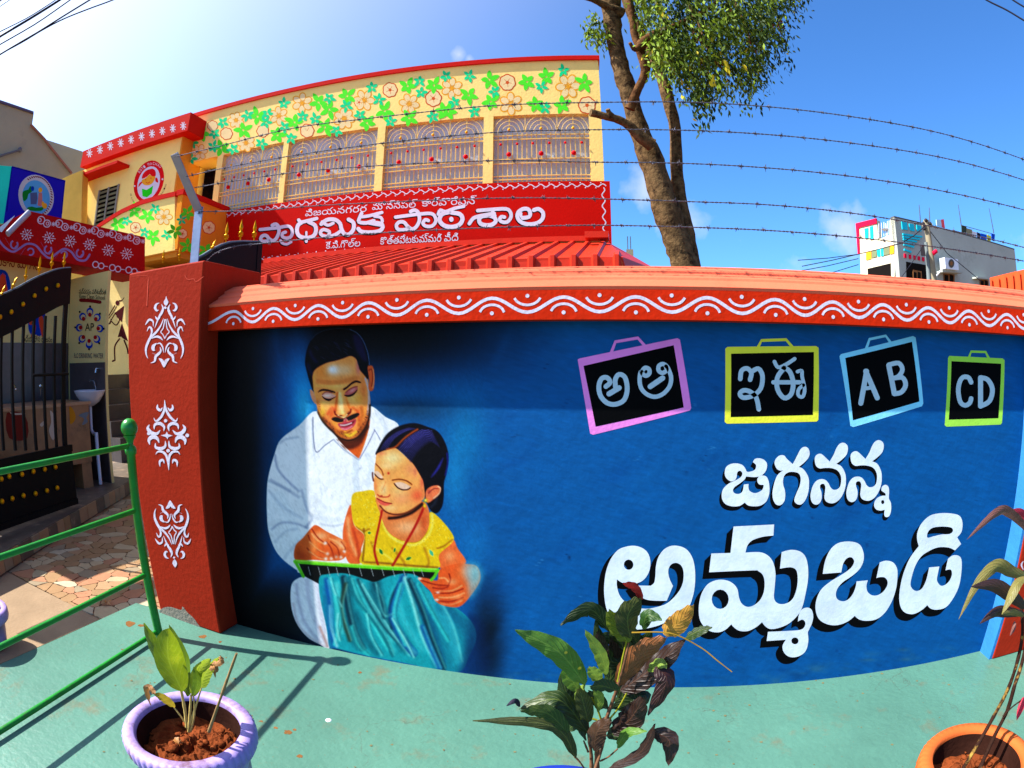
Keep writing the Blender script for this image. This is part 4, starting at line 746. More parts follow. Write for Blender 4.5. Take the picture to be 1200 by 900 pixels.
# ================================================================ gate pillars
M_pil = mat('brick_red_paint', (178, 48, 26), .62, .62, .12, 3.5, .2, 40, stain=(170, 34, 12), stain_amt=.5, stain_scale=2.2)
PY = 2.0
pil = thing('gate_pillar', 'tall red gate pillar with three white scroll motifs and chipped cement at its foot', 'pillar', (-2.24, 2.27, 0))
bl, br_, tl, tr_ = -2.475*.98, -1.987*.98, -2.555*.98, -1.935*.98
part('shaft', MB().hexa([(bl, PY, 0), (br_, PY, 0), (br_+.02, 2.52, 0), (bl-.05, 2.52, 0)], [(tl, PY, 1.877), (tr_, PY, 1.877), (-1.93, 2.52, 1.885), (tl-.05, 2.52, 1.885)]), M_pil, pil, bevel=.008)
pat = lambda x, y, e=0: onY(x, y, PY-.001-e)
def motif(f, cx, half, flip=1, cy=0, tilt=0, drift=0):
    p = Paint(pat)
    for sgn in (-1, 1):
        for pts_, w0, tp in half:
            L = []
            for i in range(0, len(pts_), 2):
                X_, Y_ = pts_[i]*sgn, cy+flip*(pts_[i+1]-cy); X_ += cx+tilt*(Y_-cy); L.append(f(X_, Y_)[0])
            p.stroke(L, w0/9., taper=tp)
    return p
H1_ = zf(160, 340, 9.)
half1 = [((70,135, 100,150, 112,185, 95,215, 75,210), 26, True), ((45,150, 28,190, 40,235, 70,290, 110,400), 26, True), ((55,290, 85,305, 108,275), 20, True), ((20,300, 45,370, 90,440, 150,500, 180,560, 196,620, 190,680, 172,720), 26, True),
         ((125,385, 130,330, 165,310, 190,335, 210,368), 22, True), ((170,520, 140,450, 145,405, 170,390, 190,435), 22, True), ((20,530, 50,500, 90,490, 140,510), 24, True), ((8,660, 20,600, 50,560, 85,570), 16, True), ((85,560, 118,590, 118,625, 100,635), 36, True),
         ((48,600, 38,640, 60,670, 90,700, 100,750, 140,768), 28, True), ((90,680, 130,662), 14, True), ((0,815, 20,750, 55,722), 34, True), ((0,510, 20,470, 44,440, 20,400, 6,310), 10, False)]
p = motif(H1_, 300, half1, 1, 440, -.03); p.poly(H1_(312,62, 322,95, 336,125, 318,160, 300,160, 285,125, 304,95), n=2); p.ell(*H1_(303, 185)[0], 1.5)
part('scroll_motif', p.mb, M_lilacw, pil)
H3_ = zf(165, 580, 10.)
p = motif(H3_, 372, half1, -1, 440, .08); p.poly(H3_(403,850, 425,805, 405,760, 388,760, 370,800), n=2); p.ell(*H3_(390, 735)[0], 1.2)
part('scroll_motif', p.mb, M_lilacw, pil)
H2_ = zf(160, 465, 9.47)
half2 = [((0,35, 4,110, 20,170, 60,235, 110,270, 132,235), 26, True), ((30,120, 55,150, 85,125, 80,85), 28, True), ((30,380, 25,330, 70,295, 125,310, 135,360), 34, True), ((70,370, 110,410, 170,400, 205,350, 185,310), 40, True),
         ((90,510, 110,460, 160,445, 200,480, 195,530), 44, True), ((20,490, 25,550, 75,575, 130,560, 130,515), 34, True), ((0,815, 6,720, 20,650, 60,610, 110,610, 135,640), 26, True), ((45,740, 60,700, 95,720, 95,775), 26, True)]
p = motif(H2_, 335, half2, 1, 430, .06); p.poly(H2_(335,385, 350,415, 400,430, 355,445, 342,472, 325,445, 268,428, 322,415), n=2)
for a, b, r_ in ((322, 265, 2), (135, 408, 2), (562, 428, 2.2), (350, 598, 2.1)): p.ell(*H2_(a, b)[0], r_)
part('scroll_motif', p.mb, M_lilacw, pil)
p = Paint(pat, .0004); p.poly(C_(zf(120, 660, 3.75), 250,212, 268,196, 300,192, 345,205, 352,190, 372,215, 400,240, 420,268, 434,285, 434,296,N, 380,268, 300,245, 246,236,N), n=3)
part('cement_patch', p.mb, mat('bare_cement', (150, 142, 128), .7, .95, .2, 10, .5, 60), pil)
p = Paint(pat, .0004)
for pp, ww in ((zf(130, 280, 6.)(262,285, 258,360, 252,470), .8), (zf(130,280,6.)(150,262, 250,258, 262,285), .25), (zf(130,280,6.)(520,258, 540,285, 580,280, 600,300, 650,265), .5)): p.stroke(pp, ww)
part('paint_drip', p.mb, mat('drip_paint', (222, 90, 70), .8), pil)
pr = thing('gate_pillar', 'red pillar with a light blue inner face at the right end of the mural', 'pillar', (2.25, 2.2, 0))
part('shaft', MB().hexa([(1.956, 2.04, 0), (2.62, 2.04, 0), (2.62, 2.15, 0), (1.956, 2.15, 0)], [(1.956, 2.04, 1.545), (2.62, 2.04, 1.545), (2.62, 2.15, 1.545), (1.956, 2.15, 1.545)]), M_pil, pr, bevel=.006)
part('inner_face', MB().box((1.935, 2.045, 0), (1.9545, 2.149, 1.544)), mat('sky_blue_paint', (64, 150, 226), .5, .6, .1, 6, .3, 30), pr)
p = Paint(lambda x, y, e=0: onY(x, y, 2.039-e)); p.stroke(zf(1100, 580, 5.)(497,388, 485,410, 497,440), 2, taper=True); p.stroke([(1207, 652), (1203, 662), (1212, 668)], 2.2); p.stroke([(1215, 690), (1208, 672), (1218, 655)], 2)
part('scroll_motif', p.mb, M_lilacw, pr)
# galvanised angle post on the pillar, barbed wire
M_galv = mat('galvanised_steel', (140, 150, 170), .8, .38, .15, 12, .1, 40, metal=.75)
post = thing('angle_post', 'galvanised angle iron post bent outwards on top of the red pillar', 'post', (-2.16, 2.2, 1.885))
el = onY(233, 243, 2.2); tp = onY(204, 181, 2.0); bs = np.array([el[0], 2.2, 1.885])
def angle_iron(a, b, w_, t_):
    a, b = np.array(a), np.array(b); m = MB(); X_ = np.array([1., 0, 0]); d_ = (b-a)/np.linalg.norm(b-a); Yd = np.cross(d_, X_); Yd /= np.linalg.norm(Yd)
    if Yd[1] < 0: Yd = -Yd
    for u0, u1, v0, v1 in ((-w_/2, w_/2, 0, t_), (-w_/2, -w_/2+t_, t_, w_)):
        m.hexa([a+X_*u0+Yd*v0, a+X_*u1+Yd*v0, a+X_*u1+Yd*v1, a+X_*u0+Yd*v1], [b+X_*u0+Yd*v0, b+X_*u1+Yd*v0, b+X_*u1+Yd*v1, b+X_*u0+Yd*v1])
    return m
part('upright', angle_iron(bs, el, .062, .006), M_galv, post); part('arm', angle_iron(el+np.array([0, 0, -.02]), tp, .06, .006), M_galv, post)
part('bolt', MB().tube([el+np.array([.005, -.012, -.03]), el+np.array([.005, .015, -.03])], .008), M_galv, post)
M_wire = mat('rusty_wire', (92, 92, 104), .8, .55, .4, 40, .1, 60, metal=.4, stain=(70, 44, 30), stain_amt=.7, stain_scale=30)
WR = [(2.0, [(204, 184), (262, 170), (345, 150), (430, 139), (500, 131), (575, 124), (700, 120), (840, 121), (1000, 137), (1110, 158), (1200, 187)], 'topmost'),
      (2.05, [(218, 207), (262, 197), (345, 182), (430, 170), (500, 162), (600, 154), (700, 152), (840, 154), (1000, 168), (1110, 186), (1200, 211)], 'second'),
      (2.1, [(228, 220), (345, 202), (430, 195), (500, 191), (600, 188), (700, 190), (840, 193), (1000, 207), (1110, 225), (1200, 246)], 'middle'),
      (2.18, [(232, 248), (300, 247), (345, 243), (430, 238), (500, 235), (600, 232), (700, 233), (800, 236), (900, 240), (1000, 250), (1100, 267), (1200, 290)], 'fourth'),
      (2.2, [(228, 330), (248, 300), (275, 289), (300, 286), (350, 281), (430, 274), (500, 270), (600, 266), (700, 264), (800, 266), (900, 270), (1000, 278), (1100, 290), (1200, 306)], 'lowest')]
rb = random.Random(11)
for yw, pp, nm in WR:
    P = catmull([onY(x, y, yw) for x, y in pp], False, 12); ext = P[-1]+(P[-1]-P[-4])*18; P = np.vstack([P, ext]); seg = np.linalg.norm(np.diff(P, axis=0), axis=1); cum = np.concatenate([[0], np.cumsum(seg)]); L = cum[-1]
    f_ = lambda s_: np.array([np.interp(s_, cum, P[:, k]) for k in range(3)])
    th_ = thing('barbed_wire', {'topmost': 'topmost strand of barbed wire against the sky', 'second': 'second strand of barbed wire from the top, under the topmost', 'middle': 'middle one of the five barbed wire strands',
                'fourth': 'barbed wire strand fourth from the top, just above the large school lettering', 'lowest': 'lowest strand of barbed wire, nearest the salmon coping'}[nm], 'barbed wire', P[0], 'barbed wire strands above the wall')
    m = MB()
    for ph in (0, math.pi):
        n = int(L/.014); m.tube([f_(L*i/n)+.0022*np.array([0, math.cos(L*i/n*170+ph), math.sin(L*i/n*170+ph)]) for i in range(n+1)], .0017, 4, False)
    part('strand', m, M_wire, th_)
    s_ = rb.uniform(.03, .1); m = MB()
    while s_ < L-.02:
        c0 = f_(s_); t_ = f_(s_+.01)-f_(s_-.01); t_ /= np.linalg.norm(t_)
        m.tube([c0+t_*k*.0022+.0045*np.array([0, math.cos(k*1.6), math.sin(k*1.6)]) for k in range(-3, 4)], .0022, 4)
        for k in range(4):
            a_ = rb.uniform(0, 6.28); dv = t_*rb.uniform(-.5, .5)+np.array([0, math.cos(a_), math.sin(a_)]); dv /= np.linalg.norm(dv); m.tube([c0, c0+dv*rb.uniform(.013, .019)], [.002, .0006], 4)
        s_ += rb.uniform(.095, .125)
    part('barbs', m, M_wire, th_, kind='stuff')
# ================================================================ green railing
M_green = mat('green_enamel', (20, 140, 40), .75, .32, .25, 10, .2, 40, spec=.4, stain=(70, 90, 40), stain_amt=.5, stain_scale=22)
rl = thing('railing', 'glossy green pipe railing with a ball on top of its post', 'railing', (-2.22, 1.78, 0))
B0 = np.array([-2.219, 1.781, 0.]); rdir = np.array([.105, -1., 0.]); rdir /= np.linalg.norm(rdir)
prof = [(.0, 0), (.024, .0), (.024, .02), (.0235, .96), (.03, .965), (.033, .985), (.027, 1.0), (.016, 1.01), (.02, 1.03), (.031, 1.045), (.034, 1.055)]
def rail_post(b): m = MB(); m.lathe(prof, b, 20); return m
part('post', rail_post(B0), M_green, rl); part('ball', MB().ball(B0+np.array([0, 0, 1.09]), .046, 12), M_green, rl)
b2 = B0+rdir*2.9; part('post', rail_post(b2), M_green, rl); part('ball', MB().ball(b2+np.array([0, 0, 1.09]), .046, 12), M_green, rl)
for z in (1.005, .688, .352, .03):
    m = MB(); m.tube([B0+rdir*t+np.array([0, 0, z]) for t in (0, .6, 1.5, 2.9)], .0135, 12); part('rail', m, M_green, rl)

# ================================================================ gates
M_gate = mat('black_enamel', (5, 8, 15), .55, .5, .15, 6, .1, 30, spec=.12); M_gold = mat('gold_paint', (222, 150, 10), .85, .3, .1, 20, .1, 60, metal=.55)
def spike(base, h, lean, mbp, xdir):
    z = np.array([0, 0, 1.])+xdir*lean; z /= np.linalg.norm(z); s_ = h
    ring_ = [(0, .010), (.08, .008), (.2, .012), (.24, .03), (.3, .012), (.36, .036), (.42, .034), (.46, .012), (.55, .024), (.66, .026), (.85, .012), (1.0, .001)]
    mbp.tube([base+z*s_*a for a, _ in ring_], [r_*h*3.2 for _, r_ in ring_], 8)
    for sg in (-1, 1): mbp.tube([base+z*s_*.28, base+z*s_*.34+xdir*sg*h*.13, base+z*s_*.43+xdir*sg*h*.15], [h*.035, h*.045, h*.01], 6)
ga, gb = onZ(0, 622, .17), onZ(88, 591, .17); gp = plane_pts(ga, gb)
gate = thing('gate_leaf', 'black iron gate leaf with gold studs and spikes standing open at the left edge', 'gate', gb, 'leaves of the school gate')
gu = lambda x, y, e=0: gp.at(x, y, e)
toparc = [(-130, 402), (-90, 388), (-40, 366), (0, 347), (20, 338), (40, 327), (60, 318.5), (72, 315), (84, 314)]; botarc = [(82, 356), (70, 359), (55, 367), (38, 376), (20, 386), (0, 396), (-40, 415), (-90, 434), (-130, 445)]
nrm = gp.n
m = MB()
T_ = catmull(toparc, False, 4); Bt = catmull(botarc[::-1], False, 4); n_ = len(T_)
fr_ = [gp.at(*p) for p in T_]; bk = [gp.at(*p) for p in Bt]
for i in range(n_-1): m.hexa([fr_[i], fr_[i+1], fr_[i+1]+nrm*.04, fr_[i]+nrm*.04], [bk[i], bk[i+1], bk[i+1]+nrm*.04, bk[i]+nrm*.04])
part('top_plate', m, M_gate, gate)
m = MB(); m.tube([gp.at(x, y-.6)+nrm*.02 for x, y in T_], .008, 6); part('top_edge', m, mat('worn_steel', (120, 130, 140), .8, .5, .2, 20, .1, 50, metal=.4), gate)
def gbar(x0t, yt, x0b, yb, w_, name='bar'):
    a, b = gp.at(x0t, yt, -.012), gp.at(x0b, yb, -.012); u = gp.u*w_/2; m = MB(); m.hexa([a-u, a+u, a+u+nrm*.02, a-u+nrm*.02], [b-u, b+u, b+u+nrm*.02, b-u+nrm*.02]); part(name, m, M_gate, gate)
gbar(81.5, 315, 83, 590, .055, 'stile')
for xt, xb in ((3.5, 5), (16, 19), (29, 31), (41, 43.5), (54, 56), (66, 67.5)): gbar(xt, 370, xb, 528, .027)
u0 = gp.uz(0, 525)[0]-1.2; u1 = gp.uz(84, 525)[0]
def gpanel(z0, z1, name, th=.02): m = MB(); m.slab([gp.P(u0, z0), gp.P(u1, z0), gp.P(u1, z1), gp.P(u0, z1)], nrm*th); part(name, m, M_gate, gate)
zt = gp.uz(60, 527)[1]; gpanel(.17, zt, 'kick_plate', .012); m = MB()
m.slab([gp.P(u0, zt-.05, .014), gp.P(u1, zt-.05, .014), gp.P(u1, zt+.01, .014), gp.P(u0, zt+.01, .014)], nrm*.03); part('rail', m, M_gate, gate)
m = MB(); m.slab([gp.P(u0, .17, .014), gp.P(u1, .17, .014), gp.P(u1, .22, .014), gp.P(u0, .22, .014)], nrm*.03); part('rail', m, M_gate, gate)
m = MB(); m.tube([gp.at(38, 440, .02), gp.at(80, 438, .02)], .012, 8); part('bolt', m, M_gate, gate)
for x, y in ((0, 371.5), (13.3, 365.5), (27, 356.5), (40.5, 346.5), (54, 338.5), (67.8, 334.5)): part('stud', MB().ball(gp.at(x, y, .008), .021, 7), M_gold, gate)
Z8 = zf(0, 540, 6.)
for x, y in Z8(65,110, 155,95, 235,75, 315,60, 390,45, 87,265, 165,245, 250,230, 330,210, 402,190, 10,128, 15,285): part('stud', MB().ball(gp.at(x, y, .02), .022, 7), M_gold, gate)
for x, y, tx, ty in ((14, 341, 23, 325), (31, 331.5, 32, 310), (47, 323.5, 47, 299), (61.5, 316.5, 61, 294), (76, 314.5, 76, 294), (0, 352, 4, 330)):
    m = MB(); b_ = gp.at(x, y)+nrm*.02; tpp = gp.at(tx, ty)+nrm*.02; spike(b_, np.linalg.norm(tpp-b_), 0 if abs(tx-x) < 3 else .55, m, gp.u); part('spike', m, M_gold, gate)
# the other leaf, opened behind the red pillar
XG = -2.45; g2 = thing('gate_leaf', 'black iron gate leaf rising behind the red pillar with gold spikes', 'gate', (XG, 3.1, 0), 'leaves of the school gate')
up2 = [onX(x, y, XG) for x, y in ((226, 307), (240, 300), (252, 292.5), (262, 287.5), (272, 284.5), (285, 283.5), (307, 284))]
lo2 = [np.array([XG, p[1], p[2]-.5]) for p in up2]; m = MB(); X4 = np.array([.04, 0, 0])
for i in range(len(up2)-1): m.hexa([lo2[i], lo2[i+1], lo2[i+1]-X4, lo2[i]-X4], [up2[i], up2[i+1], up2[i+1]-X4, up2[i]-X4])
part('top_plate', m, M_gate, g2); m = MB(); m.box((XG-.05, up2[-1][1]-.05, .05), (XG+.004, up2[-1][1]+.004, up2[-1][2]-.001)); part('stile', m, M_gate, g2)
m = MB(); m.tube([p+np.array([-.02, 0, .006]) for p in up2], .009, 6); part('top_edge', m, MATS['worn_steel'], g2)
for k in range(5): yb_ = 2.2+.19*k; part('bar', MB().box((XG-.03, yb_, .6), (XG-.01, yb_+.025, 1.75)), M_gate, g2)
part('kick_plate', MB().box((XG-.035, 2.1, .12), (XG-.01, 3.15, .6)), M_gate, g2)
for x, y, tx, ty in ((246.5, 296, 253, 280), (264.5, 286.5, 266, 260), (281.5, 283, 282.5, 257), (297.5, 283.5, 299, 258)):
    m = MB(); b_ = onX(x, y, XG-.02); tpp = onX(tx, ty, XG-.02); spike(b_, np.linalg.norm(tpp-b_), 0 if abs(tx-x) < 3 else .5, m, np.array([0, 1., 0])); part('spike', m, M_gold, g2)
for x, y, tx, ty in ((191, 308, 191.5, 292), (210, 306, 211.5, 288.5)):
    m = MB(); b_ = onX(x, y, XG-.3); tpp = onX(tx, ty, XG-.3); spike(b_, np.linalg.norm(tpp-b_), 0, m, np.array([0, 1., 0])); part('spike', m, M_gold, g2)

# ================================================================ drinking water block at the left, with its red painted canopy
M_cream = mat('cream_paint', (226, 200, 128), .85, .7, .1, 2.5, .2, 40, stain=(200, 168, 96), stain_amt=.4)
M_ochre = mat('ochre_paint', (226, 150, 50), .8, .7, .1, 2.5, .2, 40)
M_dred = mat('dark_red_paint', (176, 18, 18), .85, .6, .1, 3, .2, 40)
M_gran = mat('dado_tiles', (84, 74, 74), .7, .3, .3, 8, .1, 60, spec=.5)
blk = thing('water_block', 'cream drinking water building with painted hands and lettering behind the open gate', 'building', (-6.2, 3, 0))
X1 = -6.0; XC = -5.55
part('wall', MB().box((X1-.2, 1.35, .1), (X1, 3.795, 2.9)), M_cream, blk)
part('dado', MB().box((X1, 1.36, .131), (X1+.012, 3.79, 1.65)), M_gran, blk)
bp_ = lambda x, y, e=0: onX(x, y, X1+e)
p = Paint(bp_, .002); M_bl = mat('emblem_blue', (14, 60, 170), .8); M_hand = mat('hand_red', (222, 74, 40), .8); M_txr = mat('text_maroon', (130, 20, 24), .8); M_ink = mat('text_black', (20, 16, 20), .8)
p.poly([(-8, 320), (6, 317), (12, 330), (12, 342), (6, 352), (-8, 352)], n=3); p.poly(zf(0, 330, 9.)(300,420, 330,370, 400,330, 440,305, 475,330, 480,420, 470,520, 420,575, 380,560, 330,560, 300,500), n=3)
part('emblem_disc', p.mb, M_bl, blk)
p = Paint(bp_, .004)
for q, w_ in ((zf(0, 330, 9.)(325,440, 345,430, 360,470, 355,530, 345,575), 4), (zf(0,330,9.)(430,370, 425,420, 440,500, 455,570), 3.6), (zf(0,330,9.)(440,380, 450,440, 450,500), 3)): p.stroke(q, w_)
p.poly(zf(0, 300, 7.5)(0,190, 20,160, 40,180, 50,200, 60,260, 66,300, 40,325, 0,330), n=3)
for x in (12, 24, 36, 46): p.stroke(zf(0, 300, 7.5)(x,150+abs(x-26), x,200), .9)
part('hand_painting', p.mb, M_hand, blk)
class FnPlane:
    def __init__(s, f): s.at = f
part('lettering', text_on(FnPlane(bp_), "దుకానే మిగాన", (-8, 310.5), (45, 316.5), .11, .004), M_txr, blk)
part('lettering', text_on(FnPlane(bp_), "మధ్యాహ్న భోజనం", (25, 400), (61, 401), .06, .004), M_ink, blk)
part('lettering', text_on(FnPlane(bp_), "స్ట", (-10, 400), (3, 400), .07, .004), M_ink, blk)
# AP pier
YP = 3.8; ypl = lambda x, y, e=0: onY(x, y, YP-e)
xl, xr = onY(84, 380, YP)[0], onY(124, 380, YP)[0]
part('pier', MB().box((xl-.3, YP, .13), (xr, YP+.04, min(onY(84, 316, YP)[2], onY(124, 318, YP)[2]))), M_cream, blk); zd = onY(105, 425, YP)[2]
part('dado', MB().box((xl-.02, YP-.012, .131), (xr+.002, YP, zd)), M_gran, blk)
p = Paint(ypl, .003); cx0, cy0 = 105, 384.5
K = zf(80, 340, 10.)
for i, (x, y) in enumerate(((254, 250), (340, 318), (372, 450), (335, 575), (245, 640), (160, 572), (128, 440), (168, 310))): p.ell(*K(x, y)[0], 4.1, 4.6)
part('rosette_print', p.mb, M_bl, blk); p = Paint(ypl, .0045)
for x, y in ((254, 262), (332, 322), (360, 450), (326, 568), (245, 622), (166, 566), (140, 440), (174, 318)): p.ell(*K(x, y)[0], 2.9, 3.2)
part('rosette_print', p.mb, mat('rosette_cream', (220, 196, 150), .8), blk); p = Paint(ypl, .006)
for x, y in ((252, 288), (322, 340), (350, 448), (316, 553), (244, 595), (176, 550), (145, 438), (178, 335)): p.ell(*K(x, y)[0], 2.1, 2.5)
part('rosette_print', p.mb, mat('rosette_red', (170, 20, 24), .8), blk); p = Paint(ypl, .006)
for x, y in ((255, 192), (370, 275), (415, 452), (362, 622), (243, 692), (128, 620), (80, 436), (133, 255)): p.ell(*K(x, y)[0], 1.1, 1.3)
part('rosette_print', p.mb, M_ink, blk)
AP = Plane(0, YP)
part('lettering', text_on(AP, "AP", K(195, 478)[0], K(298, 476)[0], .085, .006, True), M_ink, blk)
part('lettering', text_on(AP, "R.O DRINKING WATER", K(70, 795)[0], K(410, 800)[0], .055, .004, True), mat('text_navy', (30, 44, 84), .8), blk)
part('lettering', text_on(AP, "పచ్చదనం పరిశుభ్రత", K(125, 40)[0], K(440, 50)[0], .05, .004), M_ink, blk)
part('lettering', text_on(AP, "Keep Clean School", K(130, 95)[0], K(425, 115)[0], .05, .004), M_ink, blk)
p = Paint(ypl, .003); p.stroke(K(145, 118, 260, 125, 370, 140), 4); part('name_strip', p.mb, M_txr, blk)
# dancer wall behind
YD = 5.7; dpl = lambda x, y, e=0: onY(x, y, YD-e)
part('back_wall', MB().box((-9.6, YD, .1), (-6.2, YD+.2, 2.75)), M_cream, blk)
p = Paint(dpl, .003)
p.ell(*K(576, 150)[0], 2.4, 3); p.stroke(K(600,125, 630,118, 655,85), 1.8, taper='end'); p.poly(K(655,180, 628,380, 605,350, 540,270), smooth=False); p.poly(K(628,385, 700,600, 645,570, 620,545, 580,550), smooth=False)
for q, w_ in ((K(550,270, 520,320, 480,390), 1), (K(570,310, 600,345, 560,410, 500,360), 1.3), (K(545,180, 480,290, 440,350, 450,390, 490,390, 500,340), 1.1), (K(565,190, 520,270, 475,330), .9), (K(600,570, 545,660, 545,810), 1.6), (K(655,590, 690,680, 700,740), 1.8), (K(520,832, 545,820), 2)): p.stroke(q, w_)
part('dancer_painting', p.mb, mat('warli_maroon', (70, 12, 16), .8), blk)
# canopy
cv_pts = [(-28, 252), (0, 264), (33, 247), (100, 262), (170, 278), (170, 326), (152, 322.5), (104, 313), (0, 294), (-28, 288)]
C3 = [onX(x, y, XC) for x, y in cv_pts]
cano = thing('canopy', 'dark red painted canopy beam with white scrolls over the drinking water building', 'canopy', C3[3])
part('beam', MB().slab(C3[::-1], (-.5, 0, 0)), M_dred, cano)
cp_ = lambda x, y, e=0: onX(x, y, XC+e)
part('soffit', MB().box((X1-.1, 1.3, 2.56), (XC-.06, 5.2, 2.60)), M_ochre, cano)
U = zf(0, 180, 6.); p = Paint(cp_, .0008)
for i in range(6):
    x, y = 290+i*128-2*i, 468+i*24; p.ring(x/6, 180+y/6, 4.2, 4.4, 1.0, 10); p.ring((x-10)/6, 180+y/6, 1.6, 2, .8); p.ring((x+40)/6, 180+(y+24)/6, 4, 4.2, 1.0, 10); p.ring((x+44)/6, 180+(y+24)/6, 1.5, 1.9, .8)
    for a in range(0, 180, 45): p.stroke([((x+86)/6-2.4*math.cos(R(a)), 180+(y+28)/6-2.4*math.sin(R(a))), ((x+86)/6+2.4*math.cos(R(a)), 180+(y+28)/6+2.4*math.sin(R(a)))], .7)
for x, y in ((188, 570), (345, 592), (492, 615), (630, 640), (762, 680), (892, 705)):
    for a, r_ in ((0, 7.5), (60, 7.5), (120, 7.5)):
        c_, s_2 = r_*math.cos(R(a+10)), r_*math.sin(R(a+10)); p.stroke([(x/6-c_, 180+y/6-s_2), (x/6+c_, 180+y/6+s_2)], .75)
    for a in range(0, 360, 60): p.ell(x/6+5.2*math.cos(R(a+40)), 180+y/6+5.2*math.sin(R(a+40)), 1.0)
for x, y in ((672, 780), (790, 802), (905, 818)): p.ring(x/6, 180+y/6, 3.4, 3.6, 1.1); p.ring((x+40)/6, 180+(y+10)/6, 3.2, 3.4, 1.1); p.stroke([((x+62)/6, 180+(y+12)/6), ((x+84)/6, 180+(y+14)/6)], .9)
part('scroll_pattern', p.mb, M_lilacw, cano); p = Paint(cp_, .0008)
p.stroke(U(-20,590, 30,655, 90,690, 140,665, 190,635, 250,645, 300,700, 350,735, 400,700, 450,670, 500,690, 545,745, 600,750, 630,710), 2.4)
for x, y in ((100, 640), (338, 675), (562, 700)): p.ring(x/6, 180+y/6, 4, 4.6, 2, 0, -40, 250); p.stroke([(x/6+3, 180+y/6+2), (x/6+1, 180+y/6+4.5)], 2.6)
for x, y in ((215, 690), (450, 710)): p.ring(x/6, 180+y/6, 3.6, 4, 1.8, 0, -160, 120)
for q in (U(35,590, 70,650), U(285,620, 320,680), U(510,660, 530,710), U(140,720, 180,660), U(385,740, 420,690)): p.stroke(q, 1.3, taper=True)
part('scroll_pattern', p.mb, mat('lilac_scroll', (150, 120, 176), .85), cano)
p = Paint(cp_, .0012); p.poly([(-24, 262), (2, 272), (18, 252), (0, 266)], smooth=False); part('white_cap', p.mb, M_white, cano)
m = MB(); m.tube([onX(34, 249, XC+.06), onX(9, 274, XC+.10)], .035, 10); part('drain_pipe', m, mat('pvc_pipe', (170, 172, 186), .85, .4), cano)
# counter, sink, stair
ctr = thing('water_counter', 'tiled drinking water counter with taps and painted front behind the gate bars', 'counter', (-5.3, 3, .13))
xc_ = -5.15; ye = onX(105, 500, xc_)[1]; zc_ = onX(105, 470, xc_)[2]
M_cf = mat('counter_stone', (160, 112, 70), .7, .4, .3, 5, .1, 40, stain=(90, 60, 44), stain_amt=.8, stain_scale=6, spec=.4)
part('front', MB().box((xc_-.6, 1.4, .40), (xc_, ye, zc_-.03)), M_cf, ctr); part('top', MB().box((xc_-.62, 1.38, zc_-.03), (xc_+.02, ye+.02, zc_)), mat('counter_top', (176, 130, 92), .75, .3, .2, 8, spec=.5), ctr)
part('leg', MB().box((xc_-.5, ye-.14, .13), (xc_-.02, ye-.002, .40)), M_cf, ctr); part('leg', MB().box((xc_-.5, 2.3, .13), (xc_-.02, 2.45, .40)), M_cf, ctr)
ccp = lambda x, y, e=0: onX(x, y, xc_+e); p = Paint(ccp, .003); Z7 = zf(0, 420, 7.5); p.poly(Z7(440,460, 470,490, 480,560, 500,600, 470,720, 430,640, 450,560), n=3); p.poly(Z7(80,460, 110,480, 210,480, 215,492, 110,495), n=3); p.poly(Z7(350,580, 400,540, 400,560, 370,600), n=3); part('painted_shape', p.mb, mat('shape_white', (200, 180, 160), .8), ctr)
p = Paint(ccp, .003); p.poly(Z7(690,500, 780,470, 760,520, 770,560, 720,585, 740,530), n=3); part('painted_shape', p.mb, mat('shape_grey', (110, 120, 130), .8), ctr)
p = Paint(ccp, .003); p.poly(Z7(610,420, 650,460, 665,530, 620,580, 612,500), n=3); part('painted_shape', p.mb, mat('shape_gold', (196, 130, 30), .8), ctr)
p = Paint(ccp, .002); p.poly(Z7(60,480, 220,500, 240,700, 80,700), n=3); part('painted_shape', p.mb, mat('shape_maroon', (120, 40, 30), .8), ctr)
M_chr = mat('chrome', (200, 205, 210), .9, .15, .05, 10, 0, 40, metal=1)
for x, y in ((15, 463), (47.5, 463), (-15, 463)):
    b_ = onX(x, y, xc_-.25); m = MB(); m.tube([b_+np.array([0, 0, -.02]), b_+np.array([0, 0, .06]), b_+np.array([.05, 0, .09]), b_+np.array([.09, 0, .05])], .012, 8); m.ball(b_+np.array([0, 0, .09]), .02, 6); part('tap', m, M_chr, ctr)
sk_ = onY(106.5, 457, 3.66); M_por = mat('porcelain', (190, 190, 200), .85, .12, .04, 6, 0, 30, spec=.6)
snk = thing('wash_basin', 'white wash basin on a pipe below the AP panel', 'basin', (sk_[0], 3.64, .13)); sc_ = (sk_[0], 3.64, sk_[2])
part('bowl', MB().lathe([(.012, -.17), (.05, -.165), (.12, -.12), (.17, -.05), (.19, -.01), (.192, .0), (.17, .0), (.15, -.04), (.08, -.1), (.0, -.11)], sc_, 24), M_por, snk)
part('waste_pipe', MB().tube([(sc_[0], sc_[1], sc_[2]-.17), (sc_[0], sc_[1], sc_[2]-.42), (sc_[0]+.05, sc_[1], sc_[2]-.46), (sc_[0]+.1, sc_[1], sc_[2]-.44), (sc_[0]+.1, sc_[1], .14)], .022, 8), M_por, snk)
part('tap', MB().tube([(sc_[0]-.06, YP-.02, sc_[2]+.01), (sc_[0]-.06, YP-.05, sc_[2]+.10), (sc_[0]-.05, YP-.12, sc_[2]+.10)], .011, 8), M_chr, snk); part('tap', MB().tube([(sc_[0], YP-.005, sc_[2]+.22), (sc_[0], YP-.06, sc_[2]+.22), (sc_[0], YP-.07, sc_[2]+.18)], .012, 8), M_chr, snk)
st = thing('steps', 'dark tiled steps beside the wash basin', 'steps', (-6, 5.2, .13)); xs0 = onY(121, 440, 5.2)[0]
